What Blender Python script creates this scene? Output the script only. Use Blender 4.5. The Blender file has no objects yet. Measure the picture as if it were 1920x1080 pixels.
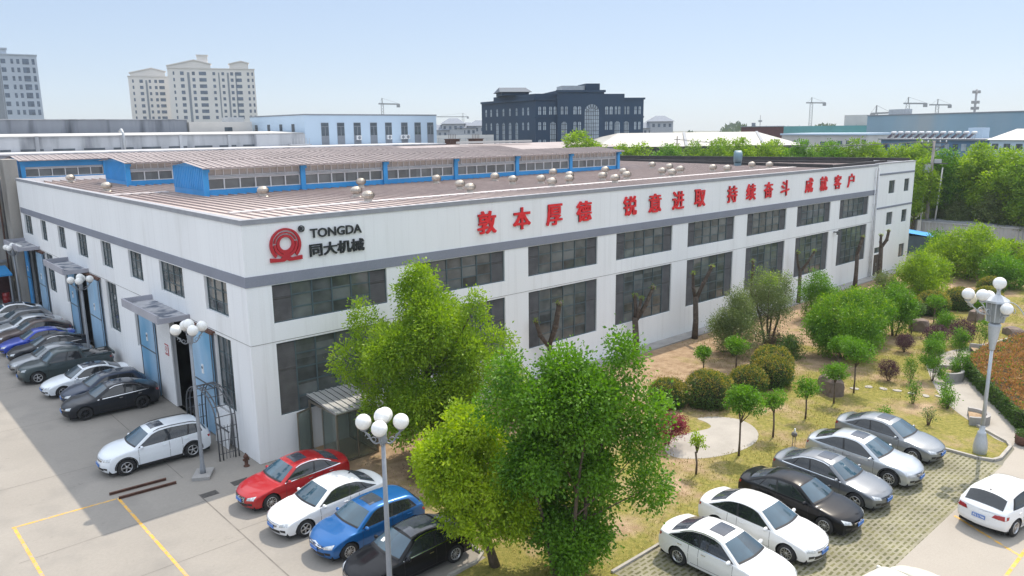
import bpy, bmesh, math, random
import numpy as np
from mathutils import Vector, Matrix
from mathutils.bvhtree import BVHTree

R = math.radians
scene = bpy.context.scene
COL = scene.collection

# ------------------------------------------------------------------ camera
cam_data = bpy.data.cameras.new("camera")
cam_data.sensor_width = 36.0
cam_data.lens = 27.09
cam_data.clip_end = 6000
cam = bpy.data.objects.new("camera", cam_data)
COL.objects.link(cam)
_yaw, _pitch, _roll = 0.7353, 0.2033, -0.0111
_f = Vector((math.sin(_yaw) * math.cos(_pitch), math.cos(_yaw) * math.cos(_pitch), -math.sin(_pitch)))
_r0 = Vector((math.cos(_yaw), -math.sin(_yaw), 0))
_u0 = _r0.cross(_f)
_r = _r0 * math.cos(_roll) + _u0 * math.sin(_roll)
_u = -_r0 * math.sin(_roll) + _u0 * math.cos(_roll)
_m = Matrix((_r, _u, -_f)).transposed().to_4x4()
_m.translation = Vector((-12.976, -30.976, 14.338))
cam.matrix_world = _m
scene.camera = cam

# ------------------------------------------------------------------ light
SKYMUL = (1.72, 1.90, 2.25)
ZEN_FILL = (4.3, 3.45, 2.55, 1)
HAZE = 0.0002
SUN_DIR = Vector((6.8, 1.87, 10.72)).normalized()
sun_el = math.asin(SUN_DIR.z)
sun_az = math.atan2(SUN_DIR.x, SUN_DIR.y)
world = bpy.data.worlds.new("World")
scene.world = world
world.use_nodes = True
wn = world.node_tree.nodes
wl = world.node_tree.links
sky = wn.new("ShaderNodeTexSky")
sky.sky_type = 'NISHITA'
sky.sun_disc = False
sky.sun_elevation = sun_el
sky.sun_rotation = sun_az
sky.altitude = 0
sky.air_density = 1.0
sky.dust_density = 0.25
sky.ozone_density = 1.5
bg = wn["Background"]
bg.inputs["Strength"].default_value = 0.15
# hazy air evens the sky out: compress the range of the clear-sky model
gam = wn.new("ShaderNodeGamma"); gam.inputs["Gamma"].default_value = 0.40
tint = wn.new("ShaderNodeVectorMath"); tint.operation = 'MULTIPLY'; tint.inputs[1].default_value = SKYMUL
wl.new(sky.outputs[0], gam.inputs["Color"]); wl.new(gam.outputs[0], tint.inputs[0])
# added fill light: sky brightened with height, above the view, to lift shade
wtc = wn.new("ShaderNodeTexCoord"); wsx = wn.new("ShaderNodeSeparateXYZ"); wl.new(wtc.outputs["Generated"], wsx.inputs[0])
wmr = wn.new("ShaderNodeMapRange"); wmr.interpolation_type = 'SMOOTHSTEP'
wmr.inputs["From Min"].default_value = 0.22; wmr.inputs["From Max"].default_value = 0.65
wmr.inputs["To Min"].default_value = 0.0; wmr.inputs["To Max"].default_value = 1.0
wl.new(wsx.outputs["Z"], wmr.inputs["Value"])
wmx = wn.new("ShaderNodeMixRGB"); wmx.inputs["Color1"].default_value = (1, 1, 1, 1); wmx.inputs["Color2"].default_value = ZEN_FILL
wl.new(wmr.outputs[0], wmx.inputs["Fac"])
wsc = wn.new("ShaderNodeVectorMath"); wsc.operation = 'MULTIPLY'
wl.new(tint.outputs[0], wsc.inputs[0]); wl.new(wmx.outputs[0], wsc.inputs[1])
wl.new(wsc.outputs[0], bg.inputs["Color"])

sl = bpy.data.lights.new("sun", 'SUN')
sl.energy = 3.6
sl.angle = R(0.53)
sl.color = (1.0, 0.90, 0.76)
so = bpy.data.objects.new("sun", sl)
COL.objects.link(so)
so.rotation_euler = SUN_DIR.to_track_quat('Z', 'Y').to_euler()
so.location = (30, 10, 60)

scene.view_settings.view_transform = 'Standard'
scene.view_settings.look = 'None'
scene.view_settings.exposure = 0.30
scene.view_settings.gamma = 1
scene.cycles.use_denoising = True
scene.cycles.max_bounces = 8
scene.cycles.diffuse_bounces = 3
scene.cycles.glossy_bounces = 3
scene.cycles.transmission_bounces = 4
scene.cycles.volume_bounces = 1
scene.cycles.transparent_max_bounces = 8

# ------------------------------------------------------------------ helpers
MATS = {}

def mat(name, col, rough=0.6, metal=0.0, var=0.12, scale=1.5, fine=0.06, fscale=18.0, bump=0.0, bscale=30.0,
        coat=0.0, spec=0.5, stretch=None, stain=None, stain2=None, streak=0.0):
    """Procedural material: base colour broken by a broad and a fine noise, optional stain colour, streaks and bump."""
    if name in MATS:
        return MATS[name]
    m = bpy.data.materials.new(name)
    m.use_nodes = True
    n, l = m.node_tree.nodes, m.node_tree.links
    b = n["Principled BSDF"]
    b.inputs["Roughness"].default_value = rough
    b.inputs["Metallic"].default_value = metal
    b.inputs["Specular IOR Level"].default_value = spec
    b.inputs["Coat Weight"].default_value = coat
    b.inputs["Coat Roughness"].default_value = 0.04
    tc = n.new("ShaderNodeTexCoord")
    vec = tc.outputs["Object"]
    if stretch:
        mp = n.new("ShaderNodeMapping")
        mp.inputs["Scale"].default_value = stretch
        l.new(vec, mp.inputs[0]); vec = mp.outputs[0]
    n1 = n.new("ShaderNodeTexNoise"); n1.inputs["Scale"].default_value = scale; n1.inputs["Detail"].default_value = 5
    n2 = n.new("ShaderNodeTexNoise"); n2.inputs["Scale"].default_value = fscale; n2.inputs["Detail"].default_value = 3
    l.new(vec, n1.inputs["Vector"]); l.new(tc.outputs["Object"], n2.inputs["Vector"])
    mr = n.new("ShaderNodeMapRange")
    mr.inputs["From Min"].default_value = 0.3; mr.inputs["From Max"].default_value = 0.7
    mr.inputs["To Min"].default_value = 1 - var; mr.inputs["To Max"].default_value = 1 + var
    l.new(n1.outputs["Fac"], mr.inputs["Value"])
    mr2 = n.new("ShaderNodeMapRange")
    mr2.inputs["From Min"].default_value = 0.3; mr2.inputs["From Max"].default_value = 0.7
    mr2.inputs["To Min"].default_value = 1 - fine; mr2.inputs["To Max"].default_value = 1 + fine
    l.new(n2.outputs["Fac"], mr2.inputs["Value"])
    mu = n.new("ShaderNodeMath"); mu.operation = 'MULTIPLY'
    l.new(mr.outputs[0], mu.inputs[0]); l.new(mr2.outputs[0], mu.inputs[1])
    vm = n.new("ShaderNodeVectorMath"); vm.operation = 'SCALE'
    vm.inputs[0].default_value = col[:3]
    l.new(mu.outputs[0], vm.inputs["Scale"])
    out = vm.outputs[0]
    if stain:
        scol, sscale, lo, hi = stain
        n3 = n.new("ShaderNodeTexNoise"); n3.inputs["Scale"].default_value = sscale; n3.inputs["Detail"].default_value = 6
        l.new(vec, n3.inputs["Vector"])
        m3 = n.new("ShaderNodeMapRange"); m3.inputs["From Min"].default_value = lo; m3.inputs["From Max"].default_value = hi
        l.new(n3.outputs["Fac"], m3.inputs["Value"])
        mx = n.new("ShaderNodeMixRGB"); mx.inputs["Color2"].default_value = (*scol, 1)
        l.new(m3.outputs[0], mx.inputs["Fac"]); l.new(out, mx.inputs["Color1"]); out = mx.outputs[0]
    if stain2:
        scol, sscale, lo, hi = stain2
        n4 = n.new("ShaderNodeTexNoise"); n4.inputs["Scale"].default_value = sscale; n4.inputs["Detail"].default_value = 8; n4.inputs["Roughness"].default_value = 0.7
        l.new(tc.outputs["Object"], n4.inputs["Vector"])
        m4 = n.new("ShaderNodeMapRange"); m4.inputs["From Min"].default_value = lo; m4.inputs["From Max"].default_value = hi
        m4.inputs["To Max"].default_value = 0.8
        l.new(n4.outputs["Fac"], m4.inputs["Value"])
        mx = n.new("ShaderNodeMixRGB"); mx.inputs["Color2"].default_value = (*scol, 1)
        l.new(m4.outputs[0], mx.inputs["Fac"]); l.new(out, mx.inputs["Color1"]); out = mx.outputs[0]
    if streak:      # rain streaks: narrow, long, irregular
        mp = n.new("ShaderNodeMapping"); mp.inputs["Scale"].default_value = (3.2, 3.2, 0.10)
        l.new(tc.outputs["Object"], mp.inputs[0])
        n5 = n.new("ShaderNodeTexNoise"); n5.inputs["Scale"].default_value = 1.0; n5.inputs["Detail"].default_value = 6; n5.inputs["Roughness"].default_value = 0.7
        l.new(mp.outputs[0], n5.inputs["Vector"])
        m5 = n.new("ShaderNodeMapRange"); m5.inputs["From Min"].default_value = 0.52; m5.inputs["From Max"].default_value = 0.78
        m5.inputs["To Min"].default_value = 0.0; m5.inputs["To Max"].default_value = streak
        l.new(n5.outputs["Fac"], m5.inputs["Value"])
        mx = n.new("ShaderNodeMixRGB"); mx.inputs["Color2"].default_value = (0.42, 0.41, 0.40, 1)
        l.new(m5.outputs[0], mx.inputs["Fac"]); l.new(out, mx.inputs["Color1"]); out = mx.outputs[0]
    l.new(out, b.inputs["Base Color"])
    if bump:
        nb = n.new("ShaderNodeTexNoise"); nb.inputs["Scale"].default_value = bscale; nb.inputs["Detail"].default_value = 4
        l.new(tc.outputs["Object"], nb.inputs["Vector"])
        bn = n.new("ShaderNodeBump"); bn.inputs["Strength"].default_value = bump; bn.inputs["Distance"].default_value = 0.02
        l.new(nb.outputs["Fac"], bn.inputs["Height"]); l.new(bn.outputs[0], b.inputs["Normal"])
    MATS[name] = m
    return m


def leafmat(name, c1, c2, trans=0.35, rough=0.5):
    """Leaf: colour picked per leaf between two greens, light passes through."""
    if name in MATS:
        return MATS[name]
    m = bpy.data.materials.new(name)
    m.use_nodes = True
    n, l = m.node_tree.nodes, m.node_tree.links
    b = n["Principled BSDF"]; b.inputs["Roughness"].default_value = rough
    b.inputs["Specular IOR Level"].default_value = 0.35
    g = n.new("ShaderNodeNewGeometry")
    tc = n.new("ShaderNodeTexCoord")
    ns = n.new("ShaderNodeTexNoise"); ns.inputs["Scale"].default_value = 1.1; ns.inputs["Detail"].default_value = 2
    l.new(tc.outputs["Object"], ns.inputs["Vector"])
    ad = n.new("ShaderNodeMath"); ad.operation = 'MULTIPLY_ADD'
    ad.inputs[1].default_value = 0.55
    l.new(g.outputs["Random Per Island"], ad.inputs[0])
    mr = n.new("ShaderNodeMapRange"); mr.inputs["From Min"].default_value = 0.35; mr.inputs["From Max"].default_value = 0.65
    mr.inputs["To Min"].default_value = 0; mr.inputs["To Max"].default_value = 0.45
    l.new(ns.outputs["Fac"], mr.inputs["Value"]); l.new(mr.outputs[0], ad.inputs[2])
    mx = n.new("ShaderNodeMixRGB"); mx.inputs["Color1"].default_value = (*c1, 1); mx.inputs["Color2"].default_value = (*c2, 1)
    l.new(ad.outputs[0], mx.inputs["Fac"])
    l.new(mx.outputs[0], b.inputs["Base Color"])
    tr = n.new("ShaderNodeBsdfTranslucent")
    hs = n.new("ShaderNodeHueSaturation"); hs.inputs["Saturation"].default_value = 1.1; hs.inputs["Value"].default_value = 1.5
    l.new(mx.outputs[0], hs.inputs["Color"]); l.new(hs.outputs[0], tr.inputs["Color"])
    ms = n.new("ShaderNodeMixShader"); ms.inputs["Fac"].default_value = trans
    l.new(b.outputs[0], ms.inputs[1]); l.new(tr.outputs[0], ms.inputs[2])
    l.new(ms.outputs[0], n["Material Output"].inputs["Surface"])
    MATS[name] = m
    return m


class MB:
    """Collects faces, then links them as ONE mesh object."""
    def __init__(s):
        s.v, s.f, s.mi, s.sm = [], [], [], []

    def face(s, pts, mi=0, smooth=False):
        k = len(s.v)
        s.v += [tuple(p) for p in pts]
        s.f.append(tuple(range(k, k + len(pts)))); s.mi.append(mi); s.sm.append(smooth)

    def box(s, x0, x1, y0, y1, z0, z1, mi=0):
        k = len(s.v)
        s.v += [(x0, y0, z0), (x1, y0, z0), (x1, y1, z0), (x0, y1, z0), (x0, y0, z1), (x1, y0, z1), (x1, y1, z1), (x0, y1, z1)]
        for f in ((3, 2, 1, 0), (4, 5, 6, 7), (0, 1, 5, 4), (1, 2, 6, 5), (2, 3, 7, 6), (3, 0, 4, 7)):
            s.f.append(tuple(k + i for i in f)); s.mi.append(mi); s.sm.append(False)

    def obox(s, c, ax, ay, az, mi=0):
        """oriented box: centre and three half-axis vectors"""
        c, ax, ay, az = Vector(c), Vector(ax), Vector(ay), Vector(az)
        k = len(s.v)
        for sx, sy, sz in ((-1, -1, -1), (1, -1, -1), (1, 1, -1), (-1, 1, -1), (-1, -1, 1), (1, -1, 1), (1, 1, 1), (-1, 1, 1)):
            s.v.append(tuple(c + ax * sx + ay * sy + az * sz))
        for f in ((3, 2, 1, 0), (4, 5, 6, 7), (0, 1, 5, 4), (1, 2, 6, 5), (2, 3, 7, 6), (3, 0, 4, 7)):
            s.f.append(tuple(k + i for i in f)); s.mi.append(mi); s.sm.append(False)

    def bar(s, p, q, w, h=None, mi=0):
        p, q = Vector(p), Vector(q); d = (q - p)
        L = d.length; d.normalize()
        up = Vector((0, 0, 1)) if abs(d.z) < 0.95 else Vector((1, 0, 0))
        a = d.cross(up).normalized(); b = a.cross(d)
        s.obox((p + q) / 2, d * L / 2, a * w / 2, b * (h or w) / 2, mi)

    def tube(s, pts, radii, n=8, mi=0, cap=True, smooth=True):
        pts = [Vector(p) for p in pts]
        if not hasattr(radii, '__len__'):
            radii = [radii] * len(pts)
        k0 = len(s.v); prev = None
        for i, p in enumerate(pts):
            d = (pts[min(i + 1, len(pts) - 1)] - pts[max(i - 1, 0)]).normalized()
            if prev is None:
                up = Vector((0, 0, 1)) if abs(d.z) < 0.9 else Vector((1, 0, 0))
                a = d.cross(up).normalized()
            else:
                a = (prev - d * prev.dot(d)).normalized()
            prev = a; b = d.cross(a)
            for j in range(n):
                t = 2 * math.pi * j / n
                s.v.append(tuple(p + (a * math.cos(t) + b * math.sin(t)) * radii[i]))
        for i in range(len(pts) - 1):
            for j in range(n):
                s.f.append((k0 + i * n + j, k0 + i * n + (j + 1) % n, k0 + (i + 1) * n + (j + 1) % n, k0 + (i + 1) * n + j))
                s.mi.append(mi); s.sm.append(smooth)
        if cap:
            s.f.append(tuple(k0 + j for j in range(n))[::-1]); s.mi.append(mi); s.sm.append(False)
            e = k0 + (len(pts) - 1) * n
            s.f.append(tuple(e + j for j in range(n))); s.mi.append(mi); s.sm.append(False)

    def lathe(s, prof, c=(0, 0, 0), n=16, mi=0, axis='z', smooth=True):
        k0 = len(s.v)
        for r, h in prof:
            for j in range(n):
                t = 2 * math.pi * j / n
                if axis == 'z':
                    s.v.append((c[0] + r * math.cos(t), c[1] + r * math.sin(t), c[2] + h))
                elif axis == 'y':
                    s.v.append((c[0] + r * math.cos(t), c[1] + h, c[2] - r * math.sin(t)))
                else:
                    s.v.append((c[0] + h, c[1] + r * math.cos(t), c[2] + r * math.sin(t)))
        for i in range(len(prof) - 1):
            for j in range(n):
                s.f.append((k0 + i * n + j, k0 + i * n + (j + 1) % n, k0 + (i + 1) * n + (j + 1) % n, k0 + (i + 1) * n + j))
                s.mi.append(mi); s.sm.append(smooth)

    def sphere(s, c, r, n=16, m=9, mi=0, sz=1.0):
        prof = [(max(1e-4, r * math.sin(math.pi * i / m)), -r * sz * math.cos(math.pi * i / m)) for i in range(m + 1)]
        s.lathe(prof, c, n, mi)

    def prism(s, poly, z0, z1, mi=0, frame=None, sides=True):
        """poly in 2D; frame maps (u, v, w) to a point, else (x, y, z)"""
        fr = frame or (lambda u, v, w: (u, v, w))
        k = len(s.v); n = len(poly)
        s.v += [fr(u, v, z0) for u, v in poly] + [fr(u, v, z1) for u, v in poly]
        s.f.append(tuple(range(k, k + n))[::-1]); s.f.append(tuple(range(k + n, k + 2 * n)))
        s.mi += [mi, mi]; s.sm += [False, False]
        if sides:
            for i in range(n):
                j = (i + 1) % n
                s.f.append((k + i, k + j, k + n + j, k + n + i)); s.mi.append(mi); s.sm.append(False)

    def build(s, name, mats, parent=None, loc=None):
        me = bpy.data.meshes.new(name)
        me.from_pydata(s.v, [], s.f)
        if not isinstance(mats, (list, tuple)):
            mats = [mats]
        for m in mats:
            me.materials.append(m)
        me.polygons.foreach_set("material_index", s.mi)
        me.polygons.foreach_set("use_smooth", s.sm)
        me.update()
        return obj(name, me, parent, loc)


def obj(name, me, parent=None, loc=None):
    o = bpy.data.objects.new(name, me)
    COL.objects.link(o)
    if parent is not None:
        o.parent = parent
    if loc is not None:
        o.location = loc
    return o


def tag(o, label=None, cat=None, group=None, kind=None):
    if label: o["label"] = label
    if cat: o["category"] = cat
    if group: o["group"] = group
    if kind: o["kind"] = kind
    return o


def thing(name, label, cat, loc=(0, 0, 0), rz=0.0, group=None):
    o = bpy.data.objects.new(name, None)
    COL.objects.link(o)
    o.location = loc; o.rotation_euler = (0, 0, rz); o.empty_display_size = 0.3
    return tag(o, label, cat, group)


def dup(o, parent=None, loc=None, rz=None, label=None, scale=None):
    """copy of a thing (or part) with copies of its parts and their sub-parts"""
    c = o.copy(); COL.objects.link(c)
    if parent is not None: c.parent = parent
    if loc is not None: c.location = loc
    if rz is not None: c.rotation_euler = (0, 0, rz)
    if label: c["label"] = label
    if scale: c.scale = scale if hasattr(scale, '__len__') else (scale,) * 3
    for ch in list(o.children):
        dup(ch, c)
    return c


def flat(name, poly, z, m, label=None, kind='structure'):
    b = MB(); b.face([(x, y, z) for x, y in poly])
    o = b.build(name, m)
    tag(o, label, None, None, kind)
    return o
# ------------------------------------------------------------------ materials
M_wall = mat("white_plaster", (0.84, 0.85, 0.86), 0.85, var=0.03, scale=0.35, fine=0.02, stretch=(1, 1, 0.25),
             stain=((0.68, 0.68, 0.67), 0.5, 0.58, 0.9), streak=0.26)
M_band = mat("grey_blue_paint", (0.235, 0.25, 0.30), 0.75, var=0.06, scale=0.6)
M_coping = mat("coping_grey", (0.30, 0.31, 0.34), 0.7, var=0.1)
M_frame = mat("window_steel", (0.07, 0.105, 0.12), 0.5, var=0.15)
M_louvre = mat("louvre_slats", (0.105, 0.10, 0.098), 0.6, var=0.25, scale=2)
M_roof = mat("faded_roof_sheet", (0.46, 0.385, 0.355), 0.6, var=0.12, scale=0.5, fine=0.05, stretch=(1, 0.15, 1),
             stain=((0.36, 0.27, 0.25), 0.3, 0.5, 0.72))
M_rib = mat("roof_rib", (0.36, 0.30, 0.285), 0.6, var=0.1)
M_blue = mat("blue_sheet", (0.04, 0.31, 0.68), 0.45, var=0.10, scale=0.8, fine=0.03)
M_bluedoor = mat("pale_blue_door", (0.30, 0.47, 0.64), 0.6, var=0.16, scale=0.7, stretch=(1, 1, 0.4),
                 stain=((0.13, 0.33, 0.52), 0.35, 0.5, 0.68))
M_white = mat("white_paint", (0.75, 0.76, 0.77), 0.6, var=0.04)
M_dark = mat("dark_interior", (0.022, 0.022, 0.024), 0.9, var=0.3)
M_steel = mat("galvanised_steel", (0.42, 0.44, 0.46), 0.45, 0.3, var=0.1)
M_dsteel = mat("dark_steel", (0.10, 0.105, 0.115), 0.5, 0.2, var=0.2)
M_conc = mat("old_concrete", (0.34, 0.33, 0.32), 0.9, var=0.15, scale=0.6, bump=0.2, stain=((0.20, 0.20, 0.20), 0.5, 0.5, 0.75))
M_red = mat("red_sign_paint", (0.74, 0.016, 0.024), 0.5, var=0.08)
M_logo = mat("crimson_logo_paint", (0.46, 0.018, 0.03), 0.5, var=0.06)
M_black = mat("black_sign_paint", (0.018, 0.022, 0.025), 0.5, var=0.1)
M_rust = mat("rust_steel", (0.10, 0.045, 0.03), 0.8, var=0.3, scale=6)


def glassmat(name, col, rough=0.06, var=0.5, cells=(0.995, 1, 0.6), spec=0.6, shift=(0, 0, 0)):
    """Dim workshop glazing: each pane a little different, mirror-like."""
    if name in MATS: return MATS[name]
    m = bpy.data.materials.new(name); m.use_nodes = True
    n, l = m.node_tree.nodes, m.node_tree.links
    b = n["Principled BSDF"]; b.inputs["Roughness"].default_value = rough; b.inputs["Specular IOR Level"].default_value = spec
    tc = n.new("ShaderNodeTexCoord")
    oi = n.new("ShaderNodeObjectInfo")
    vo = n.new("ShaderNodeVectorMath"); vo.operation = 'ADD'; vo.inputs[1].default_value = shift
    va = n.new("ShaderNodeVectorMath"); va.operation = 'DIVIDE'; va.inputs[1].default_value = cells
    l.new(tc.outputs["Object"], vo.inputs[0]); l.new(vo.outputs[0], va.inputs[0])
    vf = n.new("ShaderNodeVectorMath"); vf.operation = 'FLOOR'; l.new(va.outputs[0], vf.inputs[0])
    vs = n.new("ShaderNodeVectorMath"); vs.operation = 'ADD'; l.new(vf.outputs[0], vs.inputs[0]); l.new(oi.outputs["Location"], vs.inputs[1])
    wn_ = n.new("ShaderNodeTexWhiteNoise"); l.new(vs.outputs[0], wn_.inputs["Vector"])
    ns = n.new("ShaderNodeTexNoise"); ns.inputs["Scale"].default_value = 1.3; ns.inputs["Detail"].default_value = 4
    l.new(tc.outputs["Object"], ns.inputs["Vector"])
    ad = n.new("ShaderNodeMath"); ad.operation = 'MULTIPLY_ADD'; ad.inputs[1].default_value = 0.5
    l.new(wn_.outputs["Value"], ad.inputs[0]); l.new(ns.outputs["Fac"], ad.inputs[2])
    mr = n.new("ShaderNodeMapRange"); mr.inputs["From Min"].default_value = 0.35; mr.inputs["From Max"].default_value = 1.15
    mr.inputs["To Min"].default_value = 1 - var; mr.inputs["To Max"].default_value = 1 + var
    l.new(ad.outputs[0], mr.inputs["Value"])
    sc = n.new("ShaderNodeVectorMath"); sc.operation = 'SCALE'; sc.inputs[0].default_value = col
    l.new(mr.outputs[0], sc.inputs["Scale"]); l.new(sc.outputs[0], b.inputs["Base Color"])
    nb = n.new("ShaderNodeTexNoise"); nb.inputs["Scale"].default_value = 0.9
    l.new(tc.outputs["Object"], nb.inputs["Vector"])
    bn = n.new("ShaderNodeBump"); bn.inputs["Strength"].default_value = 0.06; bn.inputs["Distance"].default_value = 0.1
    l.new(nb.outputs["Fac"], bn.inputs["Height"]); l.new(bn.outputs[0], b.inputs["Normal"])
    MATS[name] = m
    return m

M_glass = glassmat("workshop_glass", (0.112, 0.122, 0.124), 0.05, 0.62, shift=(-0.92, 0.01, 0.01))
M_monglass = glassmat("clerestory_glass", (0.17, 0.18, 0.18), 0.2, 0.35)

# ------------------------------------------------------------------ setting: ground
def groundmat():
    m = bpy.data.materials.new("dry_lawn"); m.use_nodes = True
    n, l = m.node_tree.nodes, m.node_tree.links
    b = n["Principled BSDF"]; b.inputs["Roughness"].default_value = 0.95; b.inputs["Specular IOR Level"].default_value = 0.1
    tc = n.new("ShaderNodeTexCoord")
    def noise(s, d=6, rough=0.6):
        k = n.new("ShaderNodeTexNoise"); k.inputs["Scale"].default_value = s; k.inputs["Detail"].default_value = d
        k.inputs["Roughness"].default_value = rough
        l.new(tc.outputs["Object"], k.inputs["Vector"]); return k
    def ramp(fac, a, b_):
        r = n.new("ShaderNodeMapRange"); r.inputs["From Min"].default_value = a; r.inputs["From Max"].default_value = b_
        l.new(fac, r.inputs["Value"]); return r.outputs[0]
    def mix(f, c1, c2):
        x = n.new("ShaderNodeMixRGB"); l.new(f, x.inputs["Fac"])
        for i, c in (("Color1", c1), ("Color2", c2)):
            if hasattr(c, 'is_output') or not isinstance(c, tuple): l.new(c, x.inputs[i])
            else: x.inputs[i].default_value = (*c, 1)
        return x.outputs[0]
    soil = mix(ramp(noise(1.6).outputs["Fac"], 0.35, 0.68), (0.27, 0.185, 0.115), (0.44, 0.325, 0.215))
    grass = mix(ramp(noise(5).outputs["Fac"], 0.3, 0.7), (0.135, 0.145, 0.032), (0.31, 0.265, 0.08))
    # grass thins out towards the building, where the soil is bare
    sx = n.new("ShaderNodeSeparateXYZ"); l.new(tc.outputs["Object"], sx.inputs[0])
    a = n.new("ShaderNodeMapRange"); a.inputs["From Min"].default_value = -2; a.inputs["From Max"].default_value = -13
    a.inputs["To Min"].default_value = -0.16; a.inputs["To Max"].default_value = 0.12
    l.new(sx.outputs["Y"], a.inputs["Value"])
    ad = n.new("ShaderNodeMath"); ad.operation = 'ADD'; l.new(noise(0.33, 5, 0.65).outputs["Fac"], ad.inputs[0]); l.new(a.outputs[0], ad.inputs[1])
    c = mix(ramp(ad.outputs[0], 0.46, 0.64), soil, grass)
    f = noise(26, 3, 0.7)
    dk = n.new("ShaderNodeVectorMath"); dk.operation = 'SCALE'
    r2 = n.new("ShaderNodeMapRange"); r2.inputs["From Min"].default_value = 0.25; r2.inputs["From Max"].default_value = 0.75
    r2.inputs["To Min"].default_value = 0.62; r2.inputs["To Max"].default_value = 1.35
    l.new(f.outputs["Fac"], r2.inputs["Value"]); l.new(c, dk.inputs[0]); l.new(r2.outputs[0], dk.inputs["Scale"])
    l.new(dk.outputs[0], b.inputs["Base Color"])
    bn = n.new("ShaderNodeBump"); bn.inputs["Strength"].default_value = 0.7; bn.inputs["Distance"].default_value = 0.04
    l.new(f.outputs["Fac"], bn.inputs["Height"]); l.new(bn.outputs[0], b.inputs["Normal"])
    return m


def pavermat():
    """Grass pavers: staggered holes with soil and grass in pale concrete."""
    m = bpy.data.materials.new("grass_paver"); m.use_nodes = True
    n, l = m.node_tree.nodes, m.node_tree.links
    b = n["Principled BSDF"]; b.inputs["Roughness"].default_value = 0.95; b.inputs["Specular IOR Level"].default_value = 0.1
    tc = n.new("ShaderNodeTexCoord")
    w = n.new("ShaderNodeTexNoise"); w.inputs["Scale"].default_value = 7; w.inputs["Detail"].default_value = 4
    l.new(tc.outputs["Object"], w.inputs["Vector"])
    vm = n.new("ShaderNodeVectorMath"); vm.operation = 'MULTIPLY_ADD'
    vm.inputs[1].default_value = (0.09, 0.09, 0); l.new(w.outputs["Color"], vm.inputs[0]); l.new(tc.outputs["Object"], vm.inputs[2])
    br = n.new("ShaderNodeTexBrick"); br.offset = 0.5
    br.inputs["Scale"].default_value = 1.0; br.inputs["Brick Width"].default_value = 0.35; br.inputs["Row Height"].default_value = 0.18
    br.inputs["Mortar Size"].default_value = 0.058; br.inputs["Mortar Smooth"].default_value = 0.3
    br.inputs["Color1"].default_value = (0.11, 0.11, 0.06, 1); br.inputs["Color2"].default_value = (0.17, 0.165, 0.085, 1)
    br.inputs["Mortar"].default_value = (0.265, 0.25, 0.185, 1)
    l.new(vm.outputs[0], br.inputs["Vector"])
    ns = n.new("ShaderNodeTexNoise"); ns.inputs["Scale"].default_value = 0.7; ns.inputs["Detail"].default_value = 6
    l.new(tc.outputs["Object"], ns.inputs["Vector"])
    mr = n.new("ShaderNodeMapRange"); mr.inputs["From Min"].default_value = 0.3; mr.inputs["From Max"].default_value = 0.7
    mr.inputs["To Min"].default_value = 0.72; mr.inputs["To Max"].default_value = 1.2; l.new(ns.outputs["Fac"], mr.inputs["Value"])
    sc = n.new("ShaderNodeVectorMath"); sc.operation = 'SCALE'; l.new(br.outputs["Color"], sc.inputs[0]); l.new(mr.outputs[0], sc.inputs["Scale"])
    gm = n.new("ShaderNodeTexNoise"); gm.inputs["Scale"].default_value = 2.2; gm.inputs["Detail"].default_value = 6
    l.new(tc.outputs["Object"], gm.inputs["Vector"])
    g2 = n.new("ShaderNodeMapRange"); g2.inputs["From Min"].default_value = 0.5; g2.inputs["From Max"].default_value = 0.75
    g2.inputs["To Max"].default_value = 0.55; l.new(gm.outputs["Fac"], g2.inputs["Value"])
    mx = n.new("ShaderNodeMixRGB"); mx.inputs["Color2"].default_value = (0.20, 0.19, 0.095, 1)
    l.new(g2.outputs[0], mx.inputs["Fac"]); l.new(sc.outputs[0], mx.inputs["Color1"])
    l.new(mx.outputs[0], b.inputs["Base Color"])
    bn = n.new("ShaderNodeBump"); bn.inputs["Strength"].default_value = 0.5; bn.inputs["Distance"].default_value = 0.03
    bn.invert = False; l.new(br.outputs["Fac"], bn.inputs["Height"]); l.new(bn.outputs[0], b.inputs["Normal"])
    return m


def round_off(poly, it=2):
    """cut the corners of a closed outline"""
    for _ in range(it):
        q = []
        for a, c in zip(poly, poly[1:] + poly[:1]):
            q += [(a[0] * .75 + c[0] * .25, a[1] * .75 + c[1] * .25), (a[0] * .25 + c[0] * .75, a[1] * .25 + c[1] * .75)]
        poly = q
    return poly

M_ground = mat("far_ground", (0.17, 0.165, 0.13), 0.95, var=0.3, scale=0.03, fine=0.1)
M_yard = mat("yard_concrete", (0.285, 0.264, 0.236), 0.9, var=0.07, scale=0.25, fine=0.04, fscale=9, bump=0.08, bscale=60,
             stain=((0.20, 0.19, 0.175), 0.45, 0.5, 0.85), stain2=((0.13, 0.12, 0.11), 1.3, 0.62, 0.80))
M_lane = mat("lane_concrete", (0.335, 0.305, 0.265), 0.9, var=0.07, scale=0.3, fine=0.05, bump=0.08, bscale=60,
             stain=((0.33, 0.30, 0.26), 0.5, 0.52, 0.8))
M_joint = mat("concrete_joint", (0.17, 0.155, 0.14), 0.95, var=0.2)
M_path = mat("path_concrete", (0.36, 0.335, 0.30), 0.9, var=0.08, scale=0.8, stain=((0.30, 0.28, 0.25), 0.9, 0.5, 0.75))
M_kerb = mat("kerb_stone", (0.36, 0.34, 0.31), 0.9, var=0.15, scale=3, bump=0.2)
M_lawn = groundmat()
M_paver = pavermat()
M_yellow = mat("yellow_line_paint", (0.66, 0.37, 0.06), 0.8, var=0.18, scale=4, fine=0.15, fscale=40, stain=((0.38, 0.32, 0.24), 5, 0.46, 0.66))

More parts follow.
